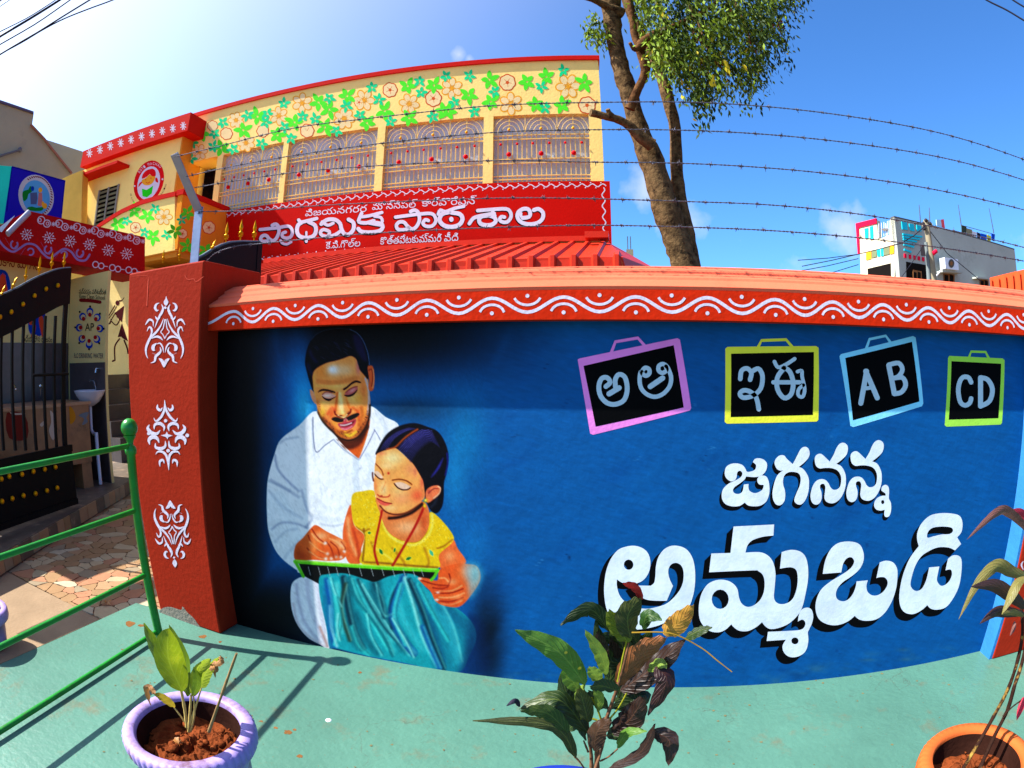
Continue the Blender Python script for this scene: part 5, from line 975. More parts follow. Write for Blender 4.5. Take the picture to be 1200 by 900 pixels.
for i in range(5): part('tread', MB().box((xs0+.02+.17*i*1.2, 4.7, .13), (xs0+.02+.17*(i+1)*1.2-.004, 5.68, 1.25-.2*i)), M_gran, st)

# ================================================================ the school
SCH = 7.2; sp = Plane(-4.7, SCH)
M_sred = mat('sign_red', (214, 18, 8), .74, .55, .07, 2, .12, 40); M_band = mat('band_red', (206, 28, 20), .85, .6, .08, 4, .15, 40)
M_scr = mat('school_cream', (252, 224, 132), .94, .7, .09, 1.6, .2, 30, stain=(216, 186, 110), stain_amt=.35)
U0, zt0 = sp.uz(228, 138); UR, _z = sp.uz(705, 140)
sch = thing('school_building', 'cream two storey school with a flower painted parapet and a red name board', 'building', sp.P((U0+UR)/2, 0))
z_sb, z_st, z_gt, z_top = 2.85, 3.76, 4.79, 5.76
part('lower_wall', MB().slab([sp.P(U0, 0), sp.P(UR+.06, 0), sp.P(UR+.06, z_sb), sp.P(U0, z_sb)], sp.n*6), M_scr, sch)
board = part('name_board', MB().slab([sp.P(U0+.25, z_sb+.003, .05), sp.P(UR+.07, z_sb+.003, .05), sp.P(UR+.07, z_st, .05), sp.P(U0+.25, z_st, .05)], sp.n*.3), M_sred, sch)
par = part('parapet', MB().slab([sp.P(U0-.3, z_gt), sp.P(UR, z_gt), sp.P(UR, z_top-.075), sp.P(U0-.3, z_top-.075)], sp.n*.25), M_scr, sch)
part('parapet_cap', MB().slab([sp.P(U0-.3, z_top-.075, .03), sp.P(UR+.02, z_top-.075, .03), sp.P(UR+.02, z_top, .03), sp.P(U0-.3, z_top, .03)], sp.n*.35), M_band, sch)
part('side_wall', MB().slab([sp.P(UR-.2, z_sb+.01, -.4), sp.P(UR-.004, z_sb+.01, -.4), sp.P(UR-.004, z_top-.08, -.4), sp.P(UR-.2, z_top-.08, -.4)], sp.n*5), M_scr, sch)
M_sheet = mat('grey_lilac_sheet', (196, 206, 220), .9, .6, .08, 3, .1, 20)
part('grille_backing', MB().slab([sp.P(U0+.75, z_st, -.10), sp.P(UR-.05, z_st, -.10), sp.P(UR-.05, z_gt+.01, -.10), sp.P(U0+.75, z_gt+.01, -.10)], sp.n*.05), M_sheet, sch)
part('ceiling', MB().slab([sp.P(U0-.2, z_gt+.02, -.26), sp.P(UR-.05, z_gt+.02, -.26), sp.P(UR-.05, z_gt+.02, -.6), sp.P(U0-.2, z_gt+.02, -.6)], (0, 0, .1)), M_scr, sch)
bays = [(258, 330), (336, 440), (449, 566), (577.5, 692)]
edges = [(sp.uz(a, 210 if a < 300 else 190)[0], sp.uz(b, 190)[0]) for a, b in bays]
prev = sp.uz(253, 200)[0]
for i, (a, b) in enumerate(edges):
    part('pier', MB().slab([sp.P(prev, z_st, .0), sp.P(a, z_st, .0), sp.P(a, z_gt, .0), sp.P(prev, z_gt, .0)], sp.n*.2), M_scr, sch); prev = b
part('pier', MB().slab([sp.P(prev, z_st, .0), sp.P(UR-.001, z_st, .0), sp.P(UR-.001, z_gt, .0), sp.P(prev, z_gt, .0)], sp.n*.2), M_scr, sch)
M_bar = mat('grille_yellow', (236, 200, 116), .85, .5, .1, 10, .1, 40); M_rosr = mat('rosette_bright_red', (214, 16, 30), .85, .4); M_gld = mat('grille_gold', (240, 180, 30), .85, .4)
for (a, b) in edges:
    g = MB(); n_ = int(round((b-a)/.066)); hgt = z_gt-z_st; d0 = -.03
    def gb_(ua, ub, za, zb, dep=.0): g.slab([sp.P(ua, za, d0+dep), sp.P(ub, za, d0+dep), sp.P(ub, zb, d0+dep), sp.P(ua, zb, d0+dep)], sp.n*.012)
    for k in range(n_+1): u = a+(b-a)*k/n_; gb_(u-.0065, u+.0065, z_st, z_st+hgt*.74)
    for f_ in (.06, .11, .29, .35, .64, .70): gb_(a, b, z_st+hgt*f_-.0075, z_st+hgt*f_+.0075, .013)
    gb_(a, b, z_st+.0, z_st+.02, .014)
    na = 3 if b-a > 1.0 else 2; W_ = (b-a)/na
    for j in range(na):
        cu, cz = a+W_*(j+.5), z_st+hgt*.74
        for r_ in (.45, .33, .21):
            pts_ = [sp.P(cu+W_*r_*1.08*math.cos(R(t)), cz+hgt*.24*r_/.45*math.sin(R(t)), d0+.02) for t in range(0, 181, 15)]; g.tube(pts_, .0045, 4, False)
        gb_(cu-.006, cu+.006, cz, z_gt, .02); gb_(a+W_*j-.006, a+W_*j+.006, cz, z_gt, .02)
    part('grille', g, M_bar, sch, kind='stuff')
    for j in range(na):
        cu = a+W_*(j+.5); m = MB(); m.ball(sp.P(cu, z_st+hgt*.78, d0+.03), .022, 5); part('boss', m, M_gld, sch)
        m = MB(); m.ball(sp.P(cu, z_st+hgt*.41, d0+.04), .034, 6); part('rosette', m, M_rosr, sch)
        for dd_ in (-.16, .16): m = MB(); m.ball(sp.P(cu+W_*dd_*1.6, z_st+hgt*.56, d0+.04), .019, 5); part('rosette', m, M_rosr, sch)
# open doorway beside the wing
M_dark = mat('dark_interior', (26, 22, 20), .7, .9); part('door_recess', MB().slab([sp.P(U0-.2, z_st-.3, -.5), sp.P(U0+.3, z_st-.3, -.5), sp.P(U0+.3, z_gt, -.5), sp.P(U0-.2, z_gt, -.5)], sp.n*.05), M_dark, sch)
# painted flowers on the parapet
M_fo = mat('flower_orange', (246, 170, 40), .86); M_fr = mat('flower_rust', (214, 92, 40), .86); M_fp = mat('flower_pale', (244, 222, 160), .86); M_lg = mat('leaf_lime', (84, 240, 50), .92); M_lt = mat('leaf_teal', (20, 222, 140), .92)
def lens(p_, x, y, L_, w_, a): c_, s_2 = math.cos(R(a)), math.sin(R(a)); q = [(0, 0), (.3, .5), (.65, .48), (1, .05), (.65, -.42), (.3, -.45)]; p_.poly([(x+L_*u*c_-w_*v*s_2, y+L_*u*s_2+w_*v*c_) for u, v in q], n=2)
def flowers(at, big, small, lime, teal, root, fk=1.0):
    rf = random.Random(len(big)*7+3); pa, pb, pc, pd, pe, pf = [Paint(at, e) for e in (.0006, .0012, .0018, .0009, .0015, .0018)]
    for x, y, r_ in big:
        n = rf.choice([6, 7, 6]); a0 = rf.uniform(0, 60)
        for k in range(n): a = R(a0+360*k/n); pa.ell(x+r_*.62*math.cos(a), y+r_*.62*math.sin(a), r_*.45, r_*.36, math.degrees(a)); pb.ell(x+r_*.60*math.cos(a), y+r_*.60*math.sin(a), r_*.36, r_*.26, math.degrees(a))
        pc.ell(x, y, r_*.16); [pc.stroke([(x, y), (x+r_*.42*math.cos(R(a_)), y+r_*.42*math.sin(R(a_)))], .5) for a_ in range(10, 370, 60)]
    for x, y, r_ in small:
        ring_ = [(x+r_*(.93+.10*abs(math.sin(3.5*t+x)))*math.cos(t), y+r_*(.93+.10*abs(math.sin(3.5*t+x)))*math.sin(t)) for t in [2*math.pi*i/42 for i in range(42)]]; pd.poly(ring_, smooth=False)
        pb.poly([(x+(u-x)*.86, y+(v-y)*.86) for u, v in ring_], smooth=False); pf.ell(x, y, r_*.2); [pf.stroke([(x, y), (x+r_*.5*math.cos(R(a_)), y+r_*.5*math.sin(R(a_)))], .5) for a_ in range(10, 370, 72)]
    for L_, rr_, w_, pp in ((lime, 11.4*fk, 5.6*fk, pe), (teal, 7.2*fk, 3.8*fk, Paint(at, .0017))):
        for x, y in L_:
            a0 = rf.uniform(0, 360)
            for k in range(5): lens(pp, x+.8*math.cos(R(a0+72*k)), y+.8*math.sin(R(a0+72*k)), rr_*rf.uniform(.75, 1.1), w_, a0+72*k+rf.uniform(-12, 12))
        part('painted_leaves', pp.mb, M_lg if L_ is lime else M_lt, root)
    part('painted_flowers', pa.mb, M_fo, root); part('painted_flowers', pd.mb, M_fr, root); part('painted_petals', pb.mb, M_fp, root); part('painted_flowers', pc.mb, M_fo, root); part('painted_flowers', pf.mb, M_fr, root)
P_ = [zf(220, 130, 12.), zf(320, 100, 12.), zf(420, 80, 12.), zf(520, 70, 12.), zf(610, 65, 12.)]
def col_(*L): return [P_[i](x, y)[0] for i, x, y in L]
big = [P_[i](x, y)[0]+(r_,) for i, x, y, r_ in ((0,680,130,9.5), (0,165,580,9.5), (0,820,450,10.5), (1,80,430,11), (1,410,250,12), (1,1000,470,12.5), (2,80,450,12.5), (2,715,500,12), (3,115,400,12.5), (3,945,620,13.5), (4,670,435,14.5))]
small = [P_[i](x, y)[0]+(r_,) for i, x, y, r_ in ((0,350,210,6.5), (0,545,320,7.5), (0,1055,285,7.5), (1,480,640,8.5), (1,1210,240,6), (2,445,305,9), (2,1055,425,10), (3,895,320,10), (4,935,700,10.5))]
flowers(lambda x, y, e=0: sp.at(x, y, e), big, small,
        col_((0,200,310), (0,470,520), (0,780,270), (0,980,80), (1,640,240), (1,790,340), (1,300,520), (1,60,700), (1,730,590), (1,1040,150), (2,690,250), (2,370,600), (2,120,770), (2,710,700), (2,1060,240), (2,1190,600), (3,640,280), (3,350,500), (3,60,730), (3,660,590), (3,1170,310), (4,360,300), (4,210,690), (4,580,690), (4,900,380)),
        col_((0,495,165), (0,370,320), (0,60,440), (0,360,500), (0,45,670), (0,640,540), (0,1040,460), (0,840,60), (0,1120,40), (0,1100,160), (1,150,255), (1,790,180), (1,420,440), (1,590,470), (1,160,590), (1,255,740), (1,1030,290), (1,890,640), (2,190,270), (2,290,440), (2,860,180), (2,880,340), (2,450,750), (2,1040,680), (2,20,660), (3,30,230), (3,360,230), (3,710,450), (3,150,600), (3,430,730), (4,600,210), (4,290,440), (4,345,730)), sch)
# lettering of the name board
bat = lambda x, y, e=0: sp.at(x, y, .05+e)
J1, J2, J3 = zf(300, 220, 10.), zf(400, 220, 10.), zf(520, 220, 10.)
ST = [(J1(48,490, 150,480, 250,470, 370,450, 415,478, 425,535, 400,580, 350,590, 308,570, 312,535, 345,520), 3.8), (J1(190,440, 232,425, 262,455, 268,520, 240,590, 200,620, 155,600, 120,560, 75,565, 55,600, 80,628, 150,622), 4.0), (J1(288,618, 310,650, 360,662, 412,636), 3.0),
      (J1(500,378, 530,402, 600,388, 712,360), 4.0), (J1(620,402, 690,440, 702,510, 668,568, 590,588, 512,568, 480,510, 492,440, 530,410), 4.6), (J1(590,520, 590,575), 2.6), (J1(585,600, 590,630), 3.4),
      (J1(765,425, 800,395, 850,372, 930,375, 985,420, 1000,480, 1035,540, 1090,545, 1140,490, 1142,410, 1085,372), 4.6), (J1(775,400, 840,440, 905,415), 3.6), (J1(1000,500, 930,550, 850,570, 780,560, 755,525, 790,490, 860,515, 850,555), 4.0),
      (J2(238,300, 215,350, 205,400, 290,412, 380,385), 4.2), (J2(240,340, 320,330, 475,290), 3.8), (J2(390,335, 465,350, 475,410, 400,405), 3.6), (J2(470,420, 485,460, 450,505, 350,522, 240,515, 198,480), 4.6), (J2(300,410, 400,430, 470,440), 3.4),
      (J2(635,345, 780,325, 920,308, 1050,302, 1098,340, 1105,400, 1060,450, 990,450, 955,415, 985,375, 1020,385), 4.0), (J2(812,278, 860,262, 902,292, 915,380, 880,455, 830,485, 775,450, 735,405, 680,402, 645,440, 665,488, 740,492, 790,470), 4.2),
      (J3(-65,310, -40,260, 20,280, 130,240, 235,218), 3.8), (J3(90,290, 190,310, 220,370, 180,435, 90,460, 0,440, -50,380, -20,310, 60,285), 5.0), (J3(88,366, 90,374), 5.2),
      (J3(398,268, 560,255, 730,248, 782,290, 785,350, 745,400, 690,402, 655,375, 675,340, 712,345), 4.2), (J3(510,320, 590,345, 610,390, 570,430, 500,440, 430,420, 415,370, 450,335, 530,325), 4.8), (J3(300,420, 345,360, 410,335, 510,315, 590,300), 4.4), (J3(570,270, 600,330), 3.8),
      (J3(925,355, 1000,340, 1012,290, 985,250, 925,250, 872,290, 865,350, 910,405, 1000,428, 1100,412, 1158,360, 1162,290, 1110,248, 1055,262), 4.6), (J3(905,300, 905,335, 940,352), 3.4)]
p = Paint(bat, .0006)
for q, w_ in ST: p.stroke([(x-.7, y+.9) for x, y in q], w_+.8, n=3)
part('lettering_outline', p.mb, M_black, sch); p = Paint(bat, .0016)
for q, w_ in ST: p.stroke(q, w_, n=3)
part('lettering', p.mb, mat('sign_white', (220, 222, 236), .88), sch)
bpn = FnPlane(bat); M_sw = MATS['sign_white']
part('lettering', text_on(bpn, "విజయనగరర", (357.5, 253.5), (430, 248), .10, .0016, True), M_sw, sch); part('lettering', text_on(bpn, "మొన్సిపల్", (436, 246), (489, 243), .10, .0016, True), M_sw, sch); part('lettering', text_on(bpn, "కార్పొరేషన్", (494, 242), (558.5, 239), .10, .0016, True), M_sw, sch)
part('lettering', text_on(bpn, "కె.పి.గొల్ల", (381.5, 291.5), (422, 288.5), .10, .0016, True), M_sw, sch); part('lettering', text_on(bpn, "కొత్తపేటకుమ్మరి", (445.5, 286.5), (517.5, 283), .10, .0016, True), M_sw, sch); part('lettering', text_on(bpn, "వీధి", (520.5, 283), (537, 282), .10, .0016, True), M_sw, sch)
zat = lambda u, z, e=0: sp.P(u, z, .05+e); p = Paint(zat, .0008); uu = np.arange(U0+.3, UR+.03, .012)
p.stroke([(u, z_st-.06+.02*math.sin(u*2*math.pi/.135)) for u in uu], .013, n=1); p.stroke([(u, z_sb+.065+.02*math.sin(u*2*math.pi/.15)) for u in uu], .013, n=1); p.stroke([(UR-.02+.02*math.sin(z*2*math.pi/.15), z) for z in np.arange(z_sb+.12, z_st-.08, .02)], .014, n=1)
k = 0
for u in np.arange(U0+.3, UR, .0675): p.ell(u, z_st-.06+(.035 if k % 2 else -.035), .009, n=8); k += 1
k = 0
for u in np.arange(U0+.3, UR, .075): p.ell(u, z_sb+.065+(.035 if k % 2 else -.035), .009, n=8); k += 1
part('wave_border', p.mb, M_sw, sch)
# ---- the wing at the left
wp = Plane(-4.7, 6.9); ep = Plane(-4.7, 6.72); bp2 = Plane(-4.7, 6.0)
uwr = wp.uz(207, 200)[0]; ul, _ = wp.uz(97, 200)
wing = thing('school_wing', 'cream school wing with a red patterned eave, a small window and a round emblem', 'building', wp.P((uwr+ul)/2, 0))
ztw = ep.uz(222, 132)[1]; zbw = ep.uz(222, 152)[1]
part('wall', MB().slab([wp.P(ul, 0), wp.P(uwr, 0), wp.P(uwr, zbw+.01), wp.P(ul, zbw+.01)], sp.n*5), M_scr, wing)
part('return_wall', MB().slab([wp.P(uwr+.002, 2.4, -.001), wp.P(uwr+.035, 2.4, -.001), wp.P(uwr+.035, zbw, -.001), wp.P(uwr+.002, zbw, -.001)], sp.n*.6), M_ochre, wing)
uer = ep.uz(222, 140)[0]; uel = ep.uz(97, 180)[0]
part('eave', MB().slab([ep.P(uel, zbw), ep.P(uer, zbw), ep.P(uer, ztw), ep.P(uel, ztw)], sp.n*1.0), M_band, wing)
eat = lambda x, y, e=0: ep.at(x, y, e); p = Paint(eat, .0008)
for i in range(10):
    t_ = (i+.4)/10.; x = 100+122*t_; y = (181.5-35.5*t_)-2.2*math.sin(math.pi*t_)-.2
    for a in (20, 65, 110, 155): p.stroke([(x-3.2*math.cos(R(a)), y-4.6*math.sin(R(a))), (x+3.2*math.cos(R(a)), y+4.6*math.sin(R(a)))], 1.0)
part('eave_pattern', p.mb, M_lilacw, wing)
# window with hood
wu0, wz0 = wp.uz(112, 262); wu1, wz1 = wp.uz(140, 216)
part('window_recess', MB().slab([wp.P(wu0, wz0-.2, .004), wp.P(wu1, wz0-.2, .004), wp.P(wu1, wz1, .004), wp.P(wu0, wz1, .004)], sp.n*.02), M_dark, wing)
fr2 = MB()
for u in (wu0, (wu0+wu1)/2, wu1): fr2.slab([wp.P(u-.02, wz0-.2, .03), wp.P(u+.02, wz0-.2, .03), wp.P(u+.02, wz1, .03), wp.P(u-.02, wz1, .03)], sp.n*.02)
part('window_frame', fr2, mat('window_grey', (150, 150, 140), .8), wing)
M_lv = mat('louvre', (130, 124, 90), .8, .4)
for j in range(9):
    zz_ = wz0-.15+(wz1-wz0+.15)*j/9
    for ua, ub in ((wu0+.025, (wu0+wu1)/2-.025), ((wu0+wu1)/2+.025, wu1-.025)): part('louvre', MB().slab([wp.P(ua, zz_, .025), wp.P(ub, zz_, .025), wp.P(ub, zz_+.05, .008), wp.P(ua, zz_+.05, .008)], sp.n*.004), M_lv, wing)
hz = wp.uz(126, 205)[1]; hu0, hu1 = wp.uz(97, 217)[0]+.15, wp.uz(150, 206)[0]
part('window_hood', MB().slab([wp.P(hu0, hz, .35), wp.P(hu1, hz, .35), wp.P(hu1, hz, 0), wp.P(hu0, hz, 0)], (0, 0, .05)), M_band, wing)
# round emblem
lat = lambda x, y, e=0: wp.at(x, y, e); EM = zf(150, 183, 15.78); M_er = mat('emblem_red', (230, 14, 24), .86); M_ew = mat('emblem_white', (226, 222, 240), .86)
p = Paint(lat, .0006); p.ell(*EM(385, 470)[0], 17, 25.5, 17, n=28); part('emblem', p.mb, M_er, wing); p = Paint(lat, .0012); p.ell(*EM(382, 495)[0], 12.6, 20, 17, n=24); part('emblem', p.mb, M_ew, wing)
p = Paint(lat, .0018); p.poly(EM(258,420, 270,340, 330,270, 400,240, 460,232, 505,270, 515,330, 505,372, 440,370, 400,330, 350,380), n=2); p.poly(EM(250,470, 262,490, 230,530, 190,575, 205,510), n=2); p.poly(EM(505,410, 530,395, 550,430, 558,488, 510,470), n=2); part('emblem_hair', p.mb, M_er, wing)
p = Paint(lat, .0018); p.poly(EM(256,440, 300,420, 350,385, 400,335, 440,370, 505,375, 490,440, 440,510, 370,540, 300,530, 258,490), n=2); part('emblem_face', p.mb, M_fo, wing)
p = Paint(lat, .0024); p.ell(*EM(328, 436)[0], .7); p.ell(*EM(425, 406)[0], .7); p.stroke(EM(335,488, 370,498, 405,475), .8); part('emblem_face', p.mb, M_er, wing)
p = Paint(lat, .0018); p.poly(EM(258,600, 340,625, 400,590, 465,545, 440,690, 350,760, 268,740), smooth=False); part('emblem_book', p.mb, mat('emblem_green', (40, 226, 30), .86), wing)
p = Paint(lat, .0018); p.ell(*EM(123, 553)[0], 1); p.ell(*EM(637, 425)[0], 1.1); part('emblem_dots', p.mb, M_ew, wing)
def arc_text(s_, pts_, hh, m_, e=.002):
    P = catmull(pts_, False, 8); L = np.concatenate([[0], np.cumsum(np.linalg.norm(np.diff(P, axis=0), axis=1))]); n = len(s_)
    for i, ch in enumerate(s_):
        if ch == ' ': continue
        s0 = L[-1]*(i+.12)/n; s1 = L[-1]*(i+.88)/n; a = np.array([np.interp(s0, L, P[:, k]) for k in (0, 1)]); b = np.array([np.interp(s1, L, P[:, k]) for k in (0, 1)]); up_ = np.array([(b-a)[1], -(b-a)[0]]); up_ /= np.linalg.norm(up_)+1e-9
        me_ = text_mesh(ch, True); V_ = np.array(me_.v); x0, x1 = V_[:, 0].min(), V_[:, 0].max(); mb = MB()
        mb.add([wp.at(*(a+(b-a)*(v[0]-x0)/(x1-x0)+up_*v[1]*hh/.7), e) for v in V_], me_.f); part('emblem_lettering', mb, m_, wing)
arc_text("ROTI MACHAO", EM(215,320, 290,235, 370,180, 460,160, 540,180, 600,225), 3.2, M_ew)
arc_text("WE LOVE", EM(35,690, 60,790, 95,860), 1.8, M_ink); arc_text("READING", EM(600,750, 670,640, 715,520), 1.8, M_ink)
# stair balcony with painted flowers in front of the wing
bal = thing('stair_balcony', 'balcony parapet with a sloping red top and painted flowers and leaves', 'balcony', bp2.at(160, 290))
top_ = [(104, 276), (118, 265), (140, 251), (165, 239.5), (185, 234), (205, 229.5)]; bot_ = [(205, 293), (166, 301), (125, 312), (104, 318)]
pts_ = [bp2.at(x, y) for x, y in top_+bot_]
part('panel', MB().slab(pts_[::-1], sp.n*.12), M_scr, bal)
m = MB()
for (a, b) in zip(top_, top_[1:]): A_, B_ = bp2.at(*a, .02), bp2.at(*b, .02); zz_ = np.array([0, 0, .07]); m.hexa([A_, B_, B_+sp.n*.16, A_+sp.n*.16], [A_+zz_, B_+zz_, B_+sp.n*.16+zz_, A_+sp.n*.16+zz_])
part('top_band', m, M_band, bal)
ub = bp2.uz(205, 260)[0]; zb0, zb1 = bp2.uz(205, 292)[1], bp2.uz(205, 230)[1]
part('side_panel', MB().slab([bp2.P(ub, zb0, 0), bp2.P(ub+.1, zb0, 0), bp2.P(ub+.1, zb1, 0), bp2.P(ub, zb1, 0)], sp.n*1.2), mat('ochre_side', (240, 150, 40), .86, .7, .08), bal)
part('side_band', MB().slab([bp2.P(ub-.02, zb1, .02), bp2.P(ub+.12, zb1, .02), bp2.P(ub+.12, zb1+.08, .02), bp2.P(ub-.02, zb1+.08, .02)], sp.n*1.22), M_band, bal)
part('floor', MB().slab([bp2.P(ub-1.8, zb0-.1, -.05), bp2.P(ub+.05, zb0-.1, -.05), bp2.P(ub+.05, zb0-.1, -1.3), bp2.P(ub-1.8, zb0-.1, -1.3)], (0, 0, .1)), M_ochre, bal)
q_ = zf(0, 100, 3.75)
flowers(lambda x, y, e=0: bp2.at(x, y, e), [q_(720, 578)[0]+(10,)], [q_(596, 625)[0]+(6.5,)], q_((516), 612, 590, 550, 648, 575, 672, 665), q_(556, 595, 635, 645, 683, 542, 733, 658), bal, .85)
sdp = lambda x, y, e=0: (lambda t_: E0+pxdir(x, y)*t_)(((ub+.1+e))/(pxdir(x, y)@sp.u))
flowers(sdp, [], [q_(802, 652)[0]+(6,), q_(918, 625)[0]+(8,)], q_(825, 560, 770, 640, 825, 705, 905, 725), q_(797, 590), bal, .8)
def f_px3(X, Y, Z):
    v = np.array([X, Y, Z])-E0; a, b, c_ = v@RGT, v@UPV, v@fw; rr_ = math.hypot(a, b); Q = 2*FPX*math.sin(math.atan2(rr_, c_)/2); return (600+Q*a/rr_, 450-Q*b/rr_)
# ================================================================ other buildings at the left
M_gry = mat('grey_render', (158, 150, 128), .8, .8, .12, 1.0, .2, 20, stain=(120, 112, 96), stain_amt=.4); M_gry2 = mat('grey_render_light', (176, 164, 140), .8, .8, .1, 1, .2, 20)
gb1 = Plane(-62, 12.5); g_ = thing('grey_house', 'tall plain grey house with a sloping stair wall at the upper left', 'building', gb1.at(30, 230))
def poly_px(pl, pts, depth, e=0): return MB().slab([pl.at(x, y, e) for x, y in pts][::-1], pl.n*depth)
part('wall', poly_px(gb1, [(-60, 98), (0, 119), (39, 132), (36, 145), (52, 162), (84, 203), (95, 216), (95, 330), (-60, 330)], 4), M_gry, g_)
part('coping', poly_px(gb1, [(-60, 96), (0, 117), (39.5, 130.5), (39.5, 133), (0, 120), (-60, 99)], 4.1, .05), mat('coping_blue_grey', (86, 80, 110), .8), g_)
m = MB(); m.tube([gb1.at(84, 203, .05), gb1.at(52, 163, .05), gb1.at(36, 146, .05)], .03, 6); part('edge', m, mat('edge_rust', (150, 100, 84), .8), g_)
m = MB(); m.tube([gb1.at(-10, 186, .1), gb1.at(23, 176, .1)], .03, 8); m.ball(gb1.at(23, 175.5, .1), .06, 6); part('pipe', m, mat('pipe_grey', (100, 100, 112), .8), g_)
gb2 = Plane(-50, 15); g2_ = thing('grey_house', 'lower pale grey house between the tall grey house and the school wing', 'building', gb2.at(80, 220))
part('wall', poly_px(gb2, [(40, 155), (52, 163), (98, 178), (140, 190), (140, 330), (40, 330)], 3), M_gry2, g2_)
gb3 = Plane(-30, 9.6); g3_ = thing('yellow_wall', 'sunlit yellow wall strip beside the blue sign box', 'wall', gb3.at(85, 230))
part('wall_face', poly_px(gb3, [(58, 218), (78, 207), (97, 199), (97, 330), (58, 330)], .3), mat('sunny_yellow', (240, 196, 92), .85), g3_)
# blue sign box with the city emblem
bx = Plane(-72, 6.6); sb = thing('sign_box', 'blue and turquoise sign box with a round painted city emblem', 'sign', bx.at(40, 250))
part('front', poly_px(bx, [(14.5, 195), (76, 211.5), (72, 262), (4, 262)], .5), mat('sign_royal_blue', (36, 26, 170), .85), sb)
A_, B_ = bx.at(14.5, 195), bx.at(4, 262)
tq = [A_, B_, B_+np.array([-.5, -1.2, 0]), A_+np.array([-.5, -1.2, 0])]; part('side', MB().slab(tq, (-.02, .02, 0)), mat('sign_turquoise', (40, 226, 190), .85), sb)
bxa = lambda x, y, e=0: bx.at(x, y, e); S_ = zf(0, 190, 15.)
p = Paint(bxa, .001); p.poly(S_(15, 0, 222, 75, 1145, 320, 1140, 345, 225, 100), smooth=False)
part('frame', Paint(bxa, .001).stroke(S_(220,82, 1140,330), 1.6, n=1).stroke(S_(1140,330, 1085,900), 1.4, n=1).stroke(S_(210,90, 120,860), 1.4, n=1).mb, mat('sign_dark_blue', (14, 10, 140), .85), sb)
p = Paint(bxa, .0016); p.ell(*S_(635, 600)[0], 20.6, 25.5, -12, n=28); part('emblem', p.mb, mat('emblem_ivory', (206, 200, 196), .85), sb)
p = Paint(bxa, .0022); p.ell(*S_(635, 620)[0], 16, 20.4, -12, n=26); part('emblem', p.mb, mat('emblem_sky', (90, 170, 214), .85), sb)
p = Paint(bxa, .003); p.poly(S_(395,540, 430,500, 500,480, 520,430, 560,430, 560,520, 500,560, 480,640, 420,690, 400,620), n=2); p.poly(S_(480,800, 560,780, 640,800, 760,790, 740,850, 620,860, 500,840), n=2); part('emblem_scene', p.mb, mat('emblem_tree_green', (20, 130, 40), .85), sb)
p = Paint(bxa, .003); p.poly(S_(530,540, 650,530, 660,640, 640,740, 540,740), smooth=False); part('emblem_scene', p.mb, mat('emblem_slate', (84, 96, 130), .85), sb)
p = Paint(bxa, .0036); p.poly(S_(680,540, 740,540, 745,700, 720,780, 660,760), smooth=False); part('emblem_scene', p.mb, mat('emblem_pink', (206, 120, 110), .85), sb)
p = Paint(bxa, .0042); p.ell(*S_(710, 490)[0], 2.3, 3); p.ell(*S_(790, 770)[0], 2.6, 3.4); p.ell(*S_(755, 740)[0], 1.6, 3.6); part('emblem_scene', p.mb, M_fo, sb)
p = Paint(bxa, .0036); p.ell(*S_(572, 465)[0], 2, 3); part('emblem_scene', p.mb, M_bl, sb)
p = Paint(bxa, .0022)
for k in range(26):
    a = R(-120+k*7.6); x, y = 42.3+18.3*math.cos(a)*1.0, 230+23*math.sin(a); p.stroke([(x-.7, y-.5), (x+.7, y+.6)], 1.2)
part('emblem_lettering', p.mb, M_txr, sb)

# ================================================================ ribbed red roof between wall and school
M_roof = mat('red_roof_sheet', (222, 52, 26), .64, .45, .1, 3, .12, 30, stain=(190, 40, 20), stain_amt=.4, spec=.12)
rf_ = thing('ribbed_roof', 'low roof of ribbed orange red sheets between the coping and the school', 'roof', (-1.5, 5, 2.3))
YR0, YR1 = 4.7, 6.5
def roofz(y): return 2.27+(y-YR0)*.285
xL, xR_ = -4.9, onY(727, 305, YR0)[0]; topR = onY(711, 290, YR1)[0]
m = MB(); m.add([(xL, YR0, roofz(YR0)), (xR_, YR0, roofz(YR0)), (topR, YR1, roofz(YR1)), (xL, YR1, roofz(YR1)), (xL, YR0, roofz(YR0)-.16), (xR_+.03, YR0-.02, roofz(YR0)-.16)], [(0, 1, 2, 3), (4, 5, 1, 0)]); part('roof_sheet', m, M_roof, rf_)
m = MB(); m.slab([(topR, YR1, roofz(YR1)), (xR_, YR0, roofz(YR0)), (xR_+.05, YR0, roofz(YR0)-.2), (topR+.6, YR1, roofz(YR1)-.35)], (.02, 0, 0)); part('hip_sheet', m, M_roof, rf_)
nr = 27
for i in range(nr):
    x = xL+.12+(xR_-.05-xL-.1)*i/(nr-1); t_ = min(1., (topR-.0-x)/(1e-9+xR_-x)) if x > topR else 1; ye = YR1 if x <= topR else YR0+(YR1-YR0)*(xR_-x)/(xR_-topR)
    m = MB(); h_ = .028; w_ = .035
    pf_ = [(x-w_, 0), (x-w_*.5, h_), (x+w_*.5, h_), (x+w_, 0)]
    sec = [[(a, YR0-.012, roofz(YR0)-.16+0*b) if b == 0 else (a, YR0-.012-b, roofz(YR0)-.16) for a, b in pf_], [(a, YR0-.002-b*.7, roofz(YR0)+b*.7) for a, b in pf_], [(a, ye, roofz(ye)+b) for a, b in pf_]]
    for s0, s1 in zip(sec, sec[1:]): m.add(s0+s1, [(k, k+1, 5+k, 4+k) for k in range(3)])
    part('roof_rib', m, M_roof, rf_)
part('ridge_cap', MB().box((xL, YR1-.06, roofz(YR1)+.01), (topR+.02, YR1+.12, roofz(YR1)+.07)), M_roof, rf_)
